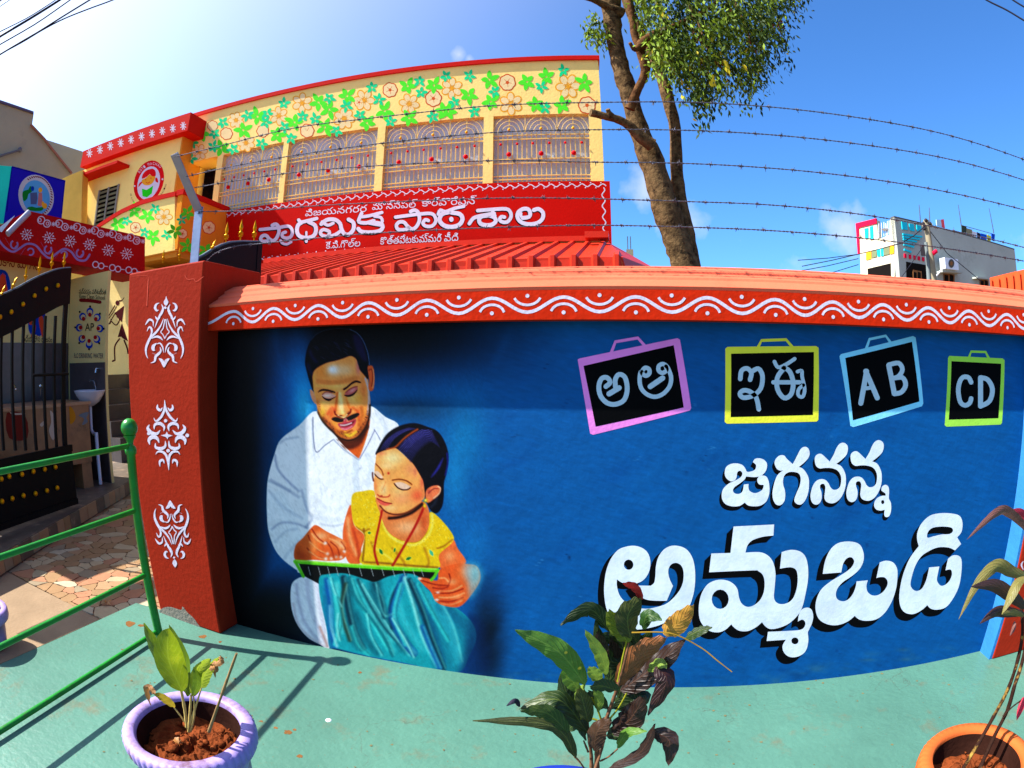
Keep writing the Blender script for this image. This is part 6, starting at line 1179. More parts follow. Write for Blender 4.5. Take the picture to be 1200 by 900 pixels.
part('ridge_cap', MB().box((onY(683, 300, YR0+1)[0], YR1-.5, roofz(YR1)-.05), (topR+.04, YR1-.3, roofz(YR1)+.02)), M_roof, rf_)
# red sheet at the right edge
rs_ = thing('red_sheet', 'upright orange red corrugated sheet at the right edge above the coping', 'sheet', (4.6, 5, 2.1))
A_, B_ = onY(1158, 326, 4.6), onY(1215, 312, 4.2); C1_, D1_ = A_+np.array([0, 0, -.9]), B_+np.array([0, 0, -.9]); nn = 14; m = MB(); vs = []
for i in range(nn*4+1):
    t_ = i/(nn*4); off = .03*(1 if (i//2) % 2 else -1); a = A_+(B_-A_)*t_*2; vs += [a+np.array([0, off, 0]), a+np.array([0, off, -1.])]
m.add(vs, [(2*i, 2*i+1, 2*i+3, 2*i+2) for i in range(nn*4)]); part('sheet_face', m, mat('orange_red_sheet', (232, 84, 44), .85, .6), rs_)
# unfinished concrete column with rebars
cc_ = thing('concrete_column', 'unfinished concrete column with bare rebars beyond the wall', 'column', onY(738, 315, 14))
a = onY(738, 293, 14); part('shaft', MB().box((a[0]-.09, 13.9, 1.5), (a[0]+.09, 14.1, a[2])), mat('raw_concrete', (140, 140, 124), .8, .9), cc_)
for x in (735.3, 738.7): b = onY(x, 277, 14); part('rebar', MB().tube([(b[0], 14, a[2]-.1), (b[0], 14, b[2])], .012, 5), M_wire, cc_)
part('ledge', MB().box((a[0]-.3, 13.95, a[2]-.28), (a[0]-.09, 14.05, a[2]-.2)), MATS['raw_concrete'], cc_)

# ================================================================ far house at the right
M_hl = mat('house_cream', (240, 228, 196), .66, .7, .08, 1.2, .2, 20, stain=(190, 180, 150), stain_amt=.4); M_hr = mat('house_shaded_grey', (170, 176, 168), .78, .8, .10, .5, .2, 20, stain=(140, 146, 138), stain_amt=.5, stain_scale=.8); M_tq = mat('house_turquoise', (30, 190, 214), .85); M_rd = mat('house_crimson', (222, 20, 60), .85)  # side wall grey has that face's shade put into its colour
hr_ = Plane(-15, 20); Cn = hr_.at(1048, 255); uC = Cn@hr_.u
class Side(Plane):
    pass
hl = Plane(75, 1); hl.d = float(Cn[:2]@hl.n[:2]);
if hl.d < 0: hl = Plane(-105, -hl.d)
def hat(x, y, e=0): d = pxdir(x, y); t_ = hl.d/(d@hl.n); p_ = E0+d*t_; return p_-hl.n*e
hs = thing('terrace_house', 'far cream house with a grey side in shade, a crimson frame, turquoise blocks and laundry on its roof', 'building', (Cn[0], Cn[1], 0))
def hr_pt(x, y, e=0): return hr_.at(x, y, e)
def v0(p_): q = np.array(p_); q[2] = 0; return q
tl_, trr = hr_pt(1048, 255), hr_pt(1189, 293)
part('side_wall', MB().slab([v0(tl_), v0(trr), trr, tl_], hr_.n*.3), M_hr, hs)
part('roof_edge', MB().slab([tl_, trr, trr+np.array([0, 0, .08]), tl_+np.array([0, 0, .08])], hr_.n*.3), mat('roof_edge_dark', (90, 92, 90), .8), hs)
ll = hat(1003, 262); lm_ = hat(1027, 256)
def lpoly(pts, e=0): return [hat(x, y, e) for x, y in pts]
part('front_wall', MB().slab(lpoly([(1048, 255), (1043, 256), (1043, 275), (1029, 281), (1027.5, 258), (1006, 264), (1009, 330), (1048, 332)]), hl.n*-.0+np.array([.25, .1, 0])), M_hl, hs)
part('crimson_frame', MB().slab(lpoly([(1003.5, 262), (1027.5, 256), (1028, 262), (1007, 267), (1008, 298), (1006, 298)], .06), np.array([.1, .05, 0])), M_rd, hs)
for L_ in ([(1013.5, 268), (1018, 267), (1018, 279.5), (1014.5, 280)], [(1020, 266), (1023.5, 265), (1024, 280.5), (1020.5, 281)]): part('vent_window', MB().slab(lpoly(L_, .05), np.array([.1, .04, 0])), M_tq, hs)
for L_, c in (([(1015.5, 295.5), (1021.5, 294), (1021.5, 303.5), (1015.5, 305)], M_fo), ([(1043.5, 287.5), (1050, 287), (1050, 297), (1043.5, 298)], M_fo), ([(1028, 292), (1031.5, 291.5), (1032, 300.5), (1029, 301)], M_tq), ([(1032.5, 291), (1035.5, 290.5), (1036, 300), (1033, 300.5)], M_tq), ([(1022, 294), (1028, 292.5), (1028, 301), (1022, 302.5)], mat('plaque_olive', (120, 128, 96), .8)), ([(1036, 290.5), (1043, 288.5), (1043, 298), (1036, 299.5)], MATS['plaque_olive'])):
    part('plaque', MB().slab([hat(x, y, .04) if x <= 1048 else hat(1047.9, y, .04) for x, y in L_], np.array([.05, .02, 0])), c, hs)
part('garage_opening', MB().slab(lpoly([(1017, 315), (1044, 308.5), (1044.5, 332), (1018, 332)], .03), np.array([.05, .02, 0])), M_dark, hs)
def rq(x0, y0, x1, y1, x2, y2, x3, y3, e, dep, m_, nm): part(nm, MB().slab([hr_.at(x0, y0, e), hr_.at(x1, y1, e), hr_.at(x2, y2, e), hr_.at(x3, y3, e)][::-1], hr_.n*dep), m_, hs)
HZ = zf(1040, 240, 7.5)
for q in ((125,145, 172,155, 180,222, 132,215), (192,165, 232,170, 240,235, 200,225), (256,175, 296,185, 300,235, 262,232)):
    P4 = HZ(*q); rq(*[c for p_ in P4 for c in p_], .05, .08, M_tq, 'vent_window')
for i, (xa, xb, y) in enumerate(((138, 310, 250), (140, 290, 272), (142, 265, 294), (144, 250, 318), (146, 238, 340), (150, 215, 385))):
    P4 = HZ(xa, y, xb, y+24, xb-6, y+38, xa, y+16); rq(*[c for p_ in P4 for c in p_], .06, .08, M_tq, 'tile_band')
for x in (150, 192, 232, 270, 308): P4 = HZ(x, 428+(x-150)*.19, x+18, 432+(x-150)*.19, x+18, 468+(x-150)*.18, x, 462+(x-150)*.18); rq(*[c for p_ in P4 for c in p_], .05, .08, M_rd, 'red_block')
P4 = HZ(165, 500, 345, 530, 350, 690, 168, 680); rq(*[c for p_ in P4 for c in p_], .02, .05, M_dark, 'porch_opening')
M_wd = mat('teak', (150, 100, 60), .75)
for q in ((225,570, 300,585, 305,680, 228,670), (495,595, 590,615, 592,690, 498,682), (815,645, 890,660, 890,725, 815,715)):
    P4 = HZ(*q); rq(*[c for p_ in P4 for c in p_], .05, .06, M_wd, 'window')
    cx_ = [(P4[0][0]+P4[1][0])/2]; a0, a1 = P4[0], P4[1]
    for t0, t1 in ((.1, .42), (.58, .9)):
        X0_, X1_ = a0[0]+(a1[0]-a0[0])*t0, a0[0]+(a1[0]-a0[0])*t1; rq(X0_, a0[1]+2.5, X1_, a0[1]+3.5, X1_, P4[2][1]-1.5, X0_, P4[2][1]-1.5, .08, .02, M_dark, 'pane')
P4 = HZ(790, 630, 905, 640, 905, 655, 790, 645); rq(*[c for p_ in P4 for c in p_], .4, .4, M_hr, 'window_hood'); P4 = HZ(485, 575, 665, 590, 665, 600, 485, 590); rq(*[c for p_ in P4 for c in p_], .5, .5, M_hr, 'window_hood')
ac = thing('air_conditioner', 'white air conditioner unit bracketed on the shaded grey side wall of the far house', 'air conditioner', hr_.at(1117, 310, .3))
P4 = HZ(503, 462, 620, 478, 628, 575, 510, 560); part('casing', MB().slab([hr_.at(x, y, .7) for x, y in P4][::-1], hr_.n*.4), M_white, ac)
p = Paint(lambda x, y, e=0: hr_.at(x, y, .7+e), .02); p.ell(*HZ(562, 515)[0], 3.4, 5.2); part('fan', p.mb, mat('fan_grey', (90, 84, 78), .8), ac); p = Paint(lambda x, y, e=0: hr_.at(x, y, .7+e), .04); p.ell(*HZ(562, 515)[0], 1.6, 2.6); part('fan_hub', p.mb, M_wd, ac)
part('bracket', MB().tube([hr_.at(*HZ(500, 545)[0], .5), hr_.at(*HZ(425, 630)[0], .1)], .05, 6), M_white, ac)
cl = thing('clothes_line', 'washing line with coloured clothes on the far house roof', 'laundry', hr_.at(1140, 280, -.5))
part('line', MB().tube([hr_.at(*HZ(650, 180)[0], -.5), hr_.at(*HZ(945, 262)[0], -.5)], .02, 5), M_wire, cl)
for x0, x1, y0, y1, c in ((652, 695, 180, 262, (60, 70, 60)), (695, 745, 205, 275, (150, 140, 110)), (745, 785, 230, 290, (226, 220, 226)), (790, 818, 240, 300, (40, 30, 50)), (820, 875, 250, 315, (20, 90, 210)), (878, 912, 262, 325, (222, 214, 40)), (915, 945, 250, 320, (16, 70, 190))):
    P4 = HZ(x0, y0, x1, y0+14, x1-5, y1, x0+3, y1-12); part('garment', MB().slab([hr_.at(x, y, -.45) for x, y in P4][::-1], hr_.n*.05), mat('cloth_%d_%d' % (x0, y0), c, .8), cl)
tw = thing('towel', 'pink and pale blue cloth hung on the edge of the far house roof', 'towel', hr_.at(*HZ(468, 165)[0]))
for q, c in (((430,130, 470,130, 478,195, 434,180), (180, 220, 240)), ((470,130, 495,125, 506,205, 478,195), (240, 90, 100))): part('stripe', MB().slab([hr_.at(x, y, -.2) for x, y in HZ(*q)][::-1], hr_.n*.05), mat('towel_%d' % c[0], c, .8), tw)
for i, (xa, ya, xb, yb, lb) in enumerate(((278, 0, 290, 150, 'tallest roof rod of the far house, left of the pole'), (367, 25, 372, 165, 'thin roof rod just right of the utility pole top'), (622, 0, 650, 190, 'roof rod at the left end of the washing line'), (893, 30, 935, 250, 'roof rod at the right end of the washing line'))):
    a, b = hr_.at(*HZ(xa, ya)[0], -.6), hr_.at(*HZ(xb, yb)[0], -.6); obj('roof_rod', MB().tube([a, b], [.02, .035], 5), M_wire, label=lb, cat='rod', group='rods on the far house roof')
ant = thing('dish_rack', 'dish aerial and rack on the roof corner of the far house', 'aerial', hat(1038, 275))
part('dish', MB().lathe([(0, 0), (.14, .03), (.24, .1)], hat(1038, 271), 14), M_white, ant); part('mast', MB().tube([hat(1039, 277), hat(1038, 262)], .04, 6), M_white, ant)
for x in (1030, 1033, 1036, 1040, 1042): part('rail_post', MB().tube([hat(x, 279-(x-1030)*.35), hat(x, 262-(x-1030)*.3)], .025, 5), M_white, ant)
# utility pole
up_ = Plane(5, 14.5); pole = thing('utility_pole', 'concrete utility pole with insulators in front of the far house', 'pole', up_.at(1095, 330))
pa, pb_ = up_.at(1085, 258), up_.at(1094, 331); pb_ = pb_+(pb_-pa)*.6
M_pole = mat('pole_concrete', (150, 140, 116), .8, .85)
part('shaft', MB().tube([pa, pb_], [.09, .13], 8), M_pole, pole)
part('second_shaft', MB().tube([up_.at(1085, 284), up_.at(1089, 335)], [.06, .08], 6), mat('pole_grey', (120, 130, 130), .8), pole)
part('cross_arm', MB().tube([up_.at(1081, 263), up_.at(1092, 264)], .06, 6), M_pole, pole)
for x, y in ((1082, 262), (1085, 258), (1090, 262), (1083, 268)): part('insulator', MB().ball(up_.at(x, y, .08), .055, 6), mat('insulator_dark', (60, 56, 60), .8), pole)
part('junction_box', MB().hexa([up_.at(x, 300, e) for x, e in ((1079.5, .3), (1085, .3), (1085, .1), (1079.5, .1))], [up_.at(x, 288, e) for x, e in ((1078, .3), (1083, .3), (1083, .1), (1078, .1))]), MATS['insulator_dark'], pole); part('lamp', MB().tube([up_.at(1093, 297.5, .1), up_.at(1097.5, 294, .1)], .06, 6), M_rd, pole)
M_cab = mat('cable_black', (40, 40, 52), .8, .6)
def cable(path, r_, lb, grp): m = MB(); m.tube(path, r_, 6, False); return obj('overhead_cable', m, M_cab, label=lb, cat='cable', group=grp)
GP = 'wires running to the utility pole'
cable([up_.at(1085, 264)]+[Plane(5, 13+k).at(x, y) for k, (x, y) in enumerate(((1070, 277), (1056, 285), (1030, 292), (1005, 298), (975, 305), (940, 312)))], .014, 'uppermost wire dropping left from the utility pole across the cream house front', GP)
for k, (y0, y1, lb) in enumerate(((298, 305, 'upper thin wire from the crimson frame toward the wall top'), (303, 318, 'middle thin wire from the far house toward the wall top'), (310, 330, 'lowest thin wire from the far house toward the wall top'))):
    cable([Plane(5, 16).at(1006, y0), Plane(5, 16).at(970, (y0+y1)/2+1), Plane(5, 16).at(935, y1)], .012, lb, GP)
cable([up_.at(1086, 266), up_.at(1110, 297), up_.at(1150, 330)], .012, 'wire sagging right from the pole across the shaded grey side wall', GP)
cable([up_.at(1085, 284), up_.at(1060, 320), up_.at(1045, 340)], .01, 'wire dropping steeply behind the coping from the pole', GP)
GC = 'power cables crossing the sky at the upper left'
for (q, r_, lb) in (([(-10, 42), (30, 22), (62, 2), (75, -8)], .012, 'thinnest power cable, second from the upper left corner'), ([(-10, 49), (35, 22), (70, 0), (90, -14)], .026, 'thickest power cable at the upper left'), ([(-10, 58), (40, 29), (82, 0), (100, -14)], .015, 'power cable just below the thickest one at the upper left'),
                    ([(-10, 70), (30, 46), (55, 31), (105, 0), (125, -14)], .018, 'power cable that touches the lowest cable near its middle'), ([(-10, 69), (25, 50), (50, 35), (75, 22), (105, 10), (132, 0), (165, -14)], .014, 'lowest power cable at the upper left, curving flatter to the right'), ([(-6, 5), (4, -2)], .02, 'short bit of power cable in the very corner of the sky'), ([(-8, 13), (11, 0), (20, -7)], .01, 'faint power cable just inside the upper left corner')):
    P = catmull([Plane(-50, 9).at(x, y) for x, y in q], False, 4); cable(P, r_, lb, GC)
for q, lb in (([(1140, -12), (1156, 0), (1180, 12), (1200, 24), (1230, 42)], 'lower dark cable in the upper right corner'), ([(1170, -12), (1187, 0), (1200, 8), (1230, 26)], 'upper dark cable in the upper right corner')): cable(catmull([Plane(40, 9).at(x, y) for x, y in q], False, 4), .018, lb, 'cables in the upper right corner')

# ================================================================ tree
M_bark = mat('bark', (150, 120, 82), .38, .95, .7, 16, 1.0, 34, stain=(58, 42, 34), stain_amt=.85, stain_scale=13, slo=.505)
M_bark2 = mat('young_bark', (128, 90, 56), .5, .9, .6, 14, 1.0, 30, stain=(70, 40, 26), stain_amt=.8, stain_scale=12, slo=.5)
TY = 5.2; tree = thing('tree', 'tall forked tree with mottled bark and drooping leaves behind the wall', 'tree', onY(810, 420, TY)*np.array([1, 1, 0]))
def limb(pts_, name, m_=None, dy=None, jit=.1):
    rr_ = random.Random(len(pts_)*13+int(pts_[0][0])); P = catmull([(x, y, w_) for x, y, w_ in pts_], False, 5); path = []; rad = []
    for i, (x, y, w_) in enumerate(P):
        yy = TY+(0 if dy is None else dy[0]+(dy[1]-dy[0])*i/(len(P)-1)); q = onY(x, y, yy); path.append(q); rad.append(w_/2/FPX*np.linalg.norm(q-E0)*(1+rr_.uniform(-jit, jit)*.6))
    m = MB(); m.tube(path, rad, 14); part(name, m, m_ or M_bark, tree)
limb([(838, 420, 44), (820, 360, 40), (803, 312, 33), (792, 280, 32), (779, 240, 33), (764, 190, 29), (748, 150, 23), (737, 110, 21), (729, 85, 20), (722, 55, 20), (718, 30, 20), (715, 0, 23), (709, -30, 24), (700, -90, 20)], 'trunk', jit=.16)
limb([(810, 318, 26), (803, 275, 23), (797, 238, 18), (793, 200, 15), (791, 150, 14), (785, 125, 15), (776, 92, 14), (762, 60, 13), (748, 35, 12), (737, 8, 12), (728, -30, 11)], 'limb', dy=(.1, .5))
limb([(738, 128, 12), (746, 108, 10), (755, 88, 10), (756, 75, 13), (751, 60, 12), (752, 52, 13), (765, 42, 11), (778, 36, 8), (800, 26, 6), (830, 10, 4), (860, -20, 3)], 'branch', M_bark2, dy=(-.25, -.5))
limb([(752, 52, 10), (744, 58, 6), (738, 50, 4)], 'twig', M_bark2, dy=(-.4, -.5)); limb([(752, 62, 9), (744, 42, 9), (741, 20, 8), (738, 0, 8), (736, -30, 6)], 'branch', M_bark2, dy=(-.3, -.3))
limb([(764, 170, 16), (750, 160, 14), (738, 148, 11), (724, 140, 10), (708, 136, 9), (692, 132, 10)], 'stub', dy=(-.2, -.4)); limb([(722, 140, 8), (715, 134, 7), (712, 128, 5)], 'stub', dy=(-.35, -.4))
limb([(728, 16, 16), (708, 6, 9), (690, -2, 7), (660, -8, 5)], 'branch', dy=(0, -.3))
limb([(735, -20, 14), (770, -50, 11), (820, -60, 8), (880, -50, 5)], 'branch', dy=(0, -.8)); limb([(745, -30, 12), (790, -20, 9), (850, -15, 6), (905, -2, 3)], 'branch', dy=(0, .6))
for k, q in enumerate((((775, 65, 3), (785, 72, 2.4), (791, 85, 2)), ((790, -20, 5), (815, 20, 3), (830, 60, 2)), ((850, -15, 5), (870, 20, 3), (880, 50, 1.6)), ((800, 26, 4), (830, 50, 3), (845, 80, 1.6)), ((880, -50, 4), (905, 0, 2.6), (915, 40, 1.2)))): limb(list(q), 'twig', dy=(-.4, -.5))
# leaves, many small blades hung on drooping twigs
rt = random.Random(21); LM = [mat('leaf_'+n_, c, .7, .6, .25, 12, 0, 20, spec=.12, trans=.2) for n_, c in (('dark', (46, 70, 20)), ('mid', (88, 112, 24)), ('bright', (140, 170, 44)), ('rust', (130, 60, 24)), ('yellow', (226, 206, 40)))]
outl = [(742, -60), (743, 15), (752, 40), (768, 45), (780, 62), (790, 78), (796, 95), (806, 112), (822, 121), (834, 116), (842, 100), (858, 96), (872, 106), (880, 98), (893, 96), (900, 88), (904, 70), (914, 62), (922, 52), (918, 30), (910, 14), (928, 12), (938, 2), (945, -20), (950, -60)]
def inside(x, y, poly):
    c = False
    for i in range(len(poly)):
        (a, b), (c_, d_) = poly[i], poly[i-1]
        if (b > y) != (d_ > y) and x < (c_-a)*(y-b)/(d_-b)+a: c = not c
    return c
mbs = [MB() for _ in LM]
def leafblade(mb, c, L_, W_, d_, n_):
    d_ = d_/np.linalg.norm(d_); s_ = np.cross(d_, n_); s_ /= np.linalg.norm(s_)+1e-9; mb.add([c, c+d_*L_*.45+s_*W_/2, c+d_*L_, c+d_*L_*.45-s_*W_/2], [(0, 1, 2, 3)])
clus = []
while len(clus) < 560:
    x, y = rt.uniform(740, 950), rt.uniform(-120, 122)
    gap = math.sin(x*.11+y*.05)*math.sin(y*.13-x*.03)+.5*math.sin(x*.23+1)*math.sin(y*.2)
    if inside(x, max(y, -58), outl) and gap > -.42 and rt.random() < .97: clus.append((x, y))
for _ in range(16): clus.append((rt.uniform(687, 708), rt.uniform(22, 44)))
for _ in range(8): clus.append((rt.uniform(695, 712), rt.uniform(40, 46)))
for _ in range(26): clus.append((rt.uniform(765, 792), rt.uniform(58, 72)))
for (x, y) in clus:
    small_ = x < 715; yy = TY+rt.uniform(-.9, .9) if not small_ else TY-.1; c = onY(x, y, yy); down = np.array([rt.uniform(-.2, .35), rt.uniform(-.3, .3), -1.])
    col_i = 0 if rt.random() < .5 else 1; n_l = rt.randint(34, 56) if not small_ else 12; sp_ = .085 if not small_ else .05
    if rt.random() < .2 or small_ or (x < 790 and rt.random() < .5): col_i = 2
    for _ in range(n_l):
        p_ = c+np.array([rt.gauss(0, sp_*.7), rt.gauss(0, sp_), rt.gauss(0, sp_*1.5)]); q_x = col_i if rt.random() < .7 else rt.choice([0, 1, 2]); r_ = rt.random()
        if r_ < .012: q_x = 4
        leafblade(mbs[q_x], p_, rt.uniform(.05, .085), rt.uniform(.02, .032), down+np.array([rt.gauss(0, .5), rt.gauss(0, .5), rt.gauss(0, .4)]), np.array([rt.gauss(0, 1), rt.gauss(0, 1), rt.gauss(0, 1)]))
for x, y in ((824, 74), (828, 78), (832, 72), (856, 16), (882, 48), (846, 80), (821, 44), (909, 26), (826, 70)):
    for _ in range(8): c = onY(x, y, TY-.6)+np.array([rt.gauss(0, .035), 0, rt.gauss(0, .035)]); leafblade(mbs[3], c, .06, .03, np.array([rt.gauss(0, 1), .2, -1]), np.array([rt.gauss(0, .4), -1, rt.gauss(0, .4)]))
for x, y in ((849, 71), (851, 76), (834, 90), (833, 94), (872, 76)):
    for _ in range(4): c = onY(x, y, TY-.98)+np.array([rt.gauss(0, .012), 0, rt.gauss(0, .02)]); leafblade(mbs[4], c, .06, .025, np.array([.2, .1, -1]), np.array([rt.gauss(0, .3), -1, .2]))
for mb, m_, lb in zip(mbs, LM, (None, None, None, 'rust coloured dry leaves', 'yellow leaves')): part('crown', mb, m_, tree, kind='stuff', label=lb) if lb else part('crown', mb, m_, tree, kind='stuff')

# ================================================================ potted plants
def leafmat(name, c, c2=None, k=.75, spots=None, tr=.3, rough=.5, lv=9.0): return mat(name, c, k, rough, .22, 18, .25, 40, stain=c2, stain_amt=.75, stain_scale=9, spec=.4, trans=tr, fleck=spots, leafy=lv)
def leaf(pts, wpx, y0, y1, m_, root, roll=0., fold=.25, wav=.05, name='leaf', shape=1.0, label=None):
    P2 = catmull(pts, False, 8); n = len(P2); P = np.array([onY(x, y, y0+(y1-y0)*i/(n-1)) for i, (x, y) in enumerate(P2)]); dist = np.linalg.norm(P.mean(0)-E0); Wm = wpx/FPX*dist
    T = np.gradient(P, axis=0); T /= np.linalg.norm(T, axis=1)[:, None]; view = P.mean(0)-E0; view /= np.linalg.norm(view); vs = []; fs = []; cr, sr = math.cos(R(roll)), math.sin(R(roll))
    for i in range(n):
        t = i/(n-1); w_ = Wm/2*(math.sin(math.pi*min(1, t**.85))**(.7 if t < .45 else .7+.6*(t-.45)))*shape if 0 < t < 1 else 0.0005
        w_ = max(w_, .0012 if t < .1 else .0003); S = np.cross(T[i], view); S /= np.linalg.norm(S); Nn = np.cross(S, T[i]); S2 = S*cr+Nn*sr; N2 = np.cross(S2, T[i])
        wv = wav*Wm*math.sin(i*1.9)
        for j, k_ in enumerate((-1, -.5, 0, .5, 1)): vs.append(P[i]+S2*w_*k_/max(cr, .45)+N2*(abs(k_)*w_*fold+(wv*abs(k_))*(1 if k_ > 0 else -.6)))
    for i in range(n-1):
        for j in range(4): fs.append((i*5+j, i*5+j+1, (i+1)*5+j+1, (i+1)*5+j))
    m = MB(); m.add(vs, fs, True); o_ = part(name, m, m_, root, **({'label': label} if label else {}))
    ul = o_.data.uv_layers.new(name='leaf')
    for lp_ in o_.data.loops: i_, j_ = divmod(lp_.vertex_index, 5); ul.data[lp_.index].uv = (i_/(n-1.), (j_-2)/2.)
def stem(pts, w0, w1, y0, y1, m_, root, name='stem'):
    P2 = catmull(pts, False, 6); n = len(P2); P = [onY(x, y, y0+(y1-y0)*i/(n-1)) for i, (x, y) in enumerate(P2)]; rr_ = random.Random(int(pts[0][0])); m = MB(); m.tube(P, [(w0+(w1-w0)*i/(n-1))/2/FPX*np.linalg.norm(P[i]-E0)*rr_.uniform(.88, 1.12) for i in range(n)], 8); part(name, m, m_, root)
def pot(c, Rr, rimz, h, m_, root, soil, scallop=True, rimw=.036):
    lin_ = Rr-rimw-.0075; part('inner_wall', MB().lathe([(lin_, h-.014), (lin_-.0085, h-.08), (Rr*.55, h-.16)], (c[0], c[1], rimz-h), 96), mat('muddy_shaded_plastic', (60, 34, 26), .5, .9, .3, 14, .3, 60), root)  # dark liner: mud stain with the pot's inner shadow painted in
    n = 72; wob = (lambda r_, z, q: r_*(1+(.026*(abs(math.cos(q*26))-.6) if scallop and r_ > Rr-.009 and z > h-.045 and z < h-.002 else 0)))
    prof = [(Rr*.62, 0), (Rr*.70, h*.3), (Rr*.80, h*.75), (Rr*.86, h-.07), (Rr-.006, h-.055), (Rr, h-.04), (Rr, h-.012), (Rr-.006, h), (Rr-rimw, h+.002), (Rr-rimw-.006, h-.01), (Rr-rimw-.012, h-.08), (Rr*.6, h-.16)]
    part('pot_body', MB().lathe(prof, (c[0], c[1], rimz-h), 308 if scallop else 64, True, wob), m_, root)
    rs2 = random.Random(5); zz = rimz-.075; V = []; F = []; nr_, ns_ = 16, 40
    for i in range(nr_+1):
        for k in range(ns_): r_ = (Rr-rimw-.008)*i/nr_; q = 2*math.pi*k/ns_; V.append((c[0]+r_*math.cos(q), c[1]+r_*math.sin(q), zz+.012*math.sin(r_*60+q*2)+rs2.uniform(-.007, .007)))
    for i in range(nr_):
        for k in range(ns_): F.append((i*ns_+k, i*ns_+(k+1) % ns_, (i+1)*ns_+(k+1) % ns_, (i+1)*ns_+k))
    m = MB(); m.add(V, F, False); part('soil', m, soil, root)
    cl_ = MB()
    for _ in range(46): r_ = (Rr-rimw-.02)*math.sqrt(rs2.random()); q = rs2.uniform(0, 6.28); cl_.ball((c[0]+r_*math.cos(q), c[1]+r_*math.sin(q), zz+.008), rs2.uniform(.004, .02), 3, (1, rs2.uniform(.6, 1.3), rs2.uniform(.3, .7)))
    part('soil_clods', cl_, soil, root, kind='stuff')
M_so = mat('red_soil', (140, 70, 36), .55, .95, .35, 12, .9, 60)
M_lil = mat('lilac_plastic', (172, 150, 216), .7, .45, .06, 5, .05, 30, stain=(112, 76, 80), stain_amt=.85, stain_scale=8, spec=.25, slo=.52)
z1 = .46; a, b = onZ(138, 852, z1), onZ(295, 852, z1); fr1, bk1 = onZ(216, 889, z1), onZ(216, 808, z1)
cA = (a+b)/2; R1 = np.linalg.norm(b-a)/2; cA = np.array([cA[0], (fr1[1]+bk1[1])/2*.5+cA[1]*.5, 0])
lp = thing('potted_plant', 'broad leaved light green plant in a lilac pot with a scalloped rim', 'potted plant', (cA[0], cA[1], 0))
pot(cA, R1, z1, z1, M_lil, lp, M_so)
Q6 = zf(120, 660, 3.75); yP = cA[1]
g1 = leafmat('ginger_leaf', (150, 170, 24), (186, 190, 40), tr=.45); g2m = leafmat('ginger_leaf_back', (104, 132, 24), (140, 160, 30), tr=.4); g3m = leafmat('dry_leaf', (176, 120, 60), (110, 70, 40), tr=.2); g4 = leafmat('ginger_stem', (196, 160, 90), (214, 190, 120), tr=0)
leaf(Q6(318,530, 240,400, 182,262), 17, yP+.03, yP-.02, g2m, lp, 35, .5); leaf(Q6(365,570, 360,420, 292,268), 15, yP+.05, yP+.06, g2m, lp, -30, .4); leaf(Q6(352,565, 290,420, 290,285), 37, yP-.02, yP-.03, g1, lp, 10, .3, .02)
leaf(Q6(392,585, 415,490, 476,420), 17, yP, yP-.03, g1, lp, 25, .5); leaf(Q6(372,585, 375,530, 384,478), 10, yP+.02, yP+.02, g2m, lp, 20, .3); leaf(Q6(400,580, 420,520, 400,455), 11, yP-.03, yP-.02, g2m, lp, -20, .3)
leaf(Q6(434,545, 456,480, 512,412), 11, yP-.03, yP-.02, g1, lp, 50, .5); leaf(Q6(468,465, 500,450, 495,500), 10, yP-.03, yP-.02, g3m, lp, 30, .7, .2, label='withered brown leaf tip'); leaf(Q6(480,440, 515,430, 518,405), 8, yP-.03, yP-.02, g3m, lp, 30, .7, .2)
leaf(Q6(318,635, 270,600, 225,570), 10, yP-.06, yP-.1, leafmat('yellowing_leaf', (206, 170, 40), (120, 84, 30)), lp, 30, .6, .1); leaf(Q6(232,575, 198,550, 212,625), 8, yP-.1, yP-.1, g3m, lp, 20, .8, .2)
for q, w0, w1 in ((Q6(372,720, 362,640, 345,555), 4.6, 3.4), (Q6(380,740, 385,660, 390,580), 4, 2.6), (Q6(378,730, 410,630, 436,545), 3.4, 1.8), (Q6(376,720, 350,680, 308,625), 2.6, 1.6), (Q6(388,740, 405,660, 400,580), 2.8, 1.6)): stem(q, w0, w1, yP, yP-.01, g4, lp)
stem(Q6(468,740, 520,590, 590,396), 4, 3.2, yP-.02, yP-.03, mat('dry_stick', (150, 120, 80), .75, .9, .3, 20, .4, 40), lp, 'stick')
leaf(Q6(300,800, 330,780, 350,790), 9, onZ(206, 871, z1-.06)[1], onZ(213, 871, z1-.06)[1], g3m, lp, 20, .4, .2)
# another lilac pot rim at the left edge
z9 = .2; e9 = onZ(8.5, 733, z9); ex = e9[0]
while max(f_px3(ex+.17*math.cos(t), e9[1]-.03+.17*math.sin(t), z9)[0] for t in np.linspace(0, 6.28, 60)) > 8.5: ex -= .01
ep_ = thing('potted_plant', 'lilac pot just peeping in at the left edge below the railing', 'potted plant', (ex, e9[1]-.03, 0)); pot((ex, e9[1]-.03, 0), .17, z9, z9, M_lil, ep_, M_so, False)
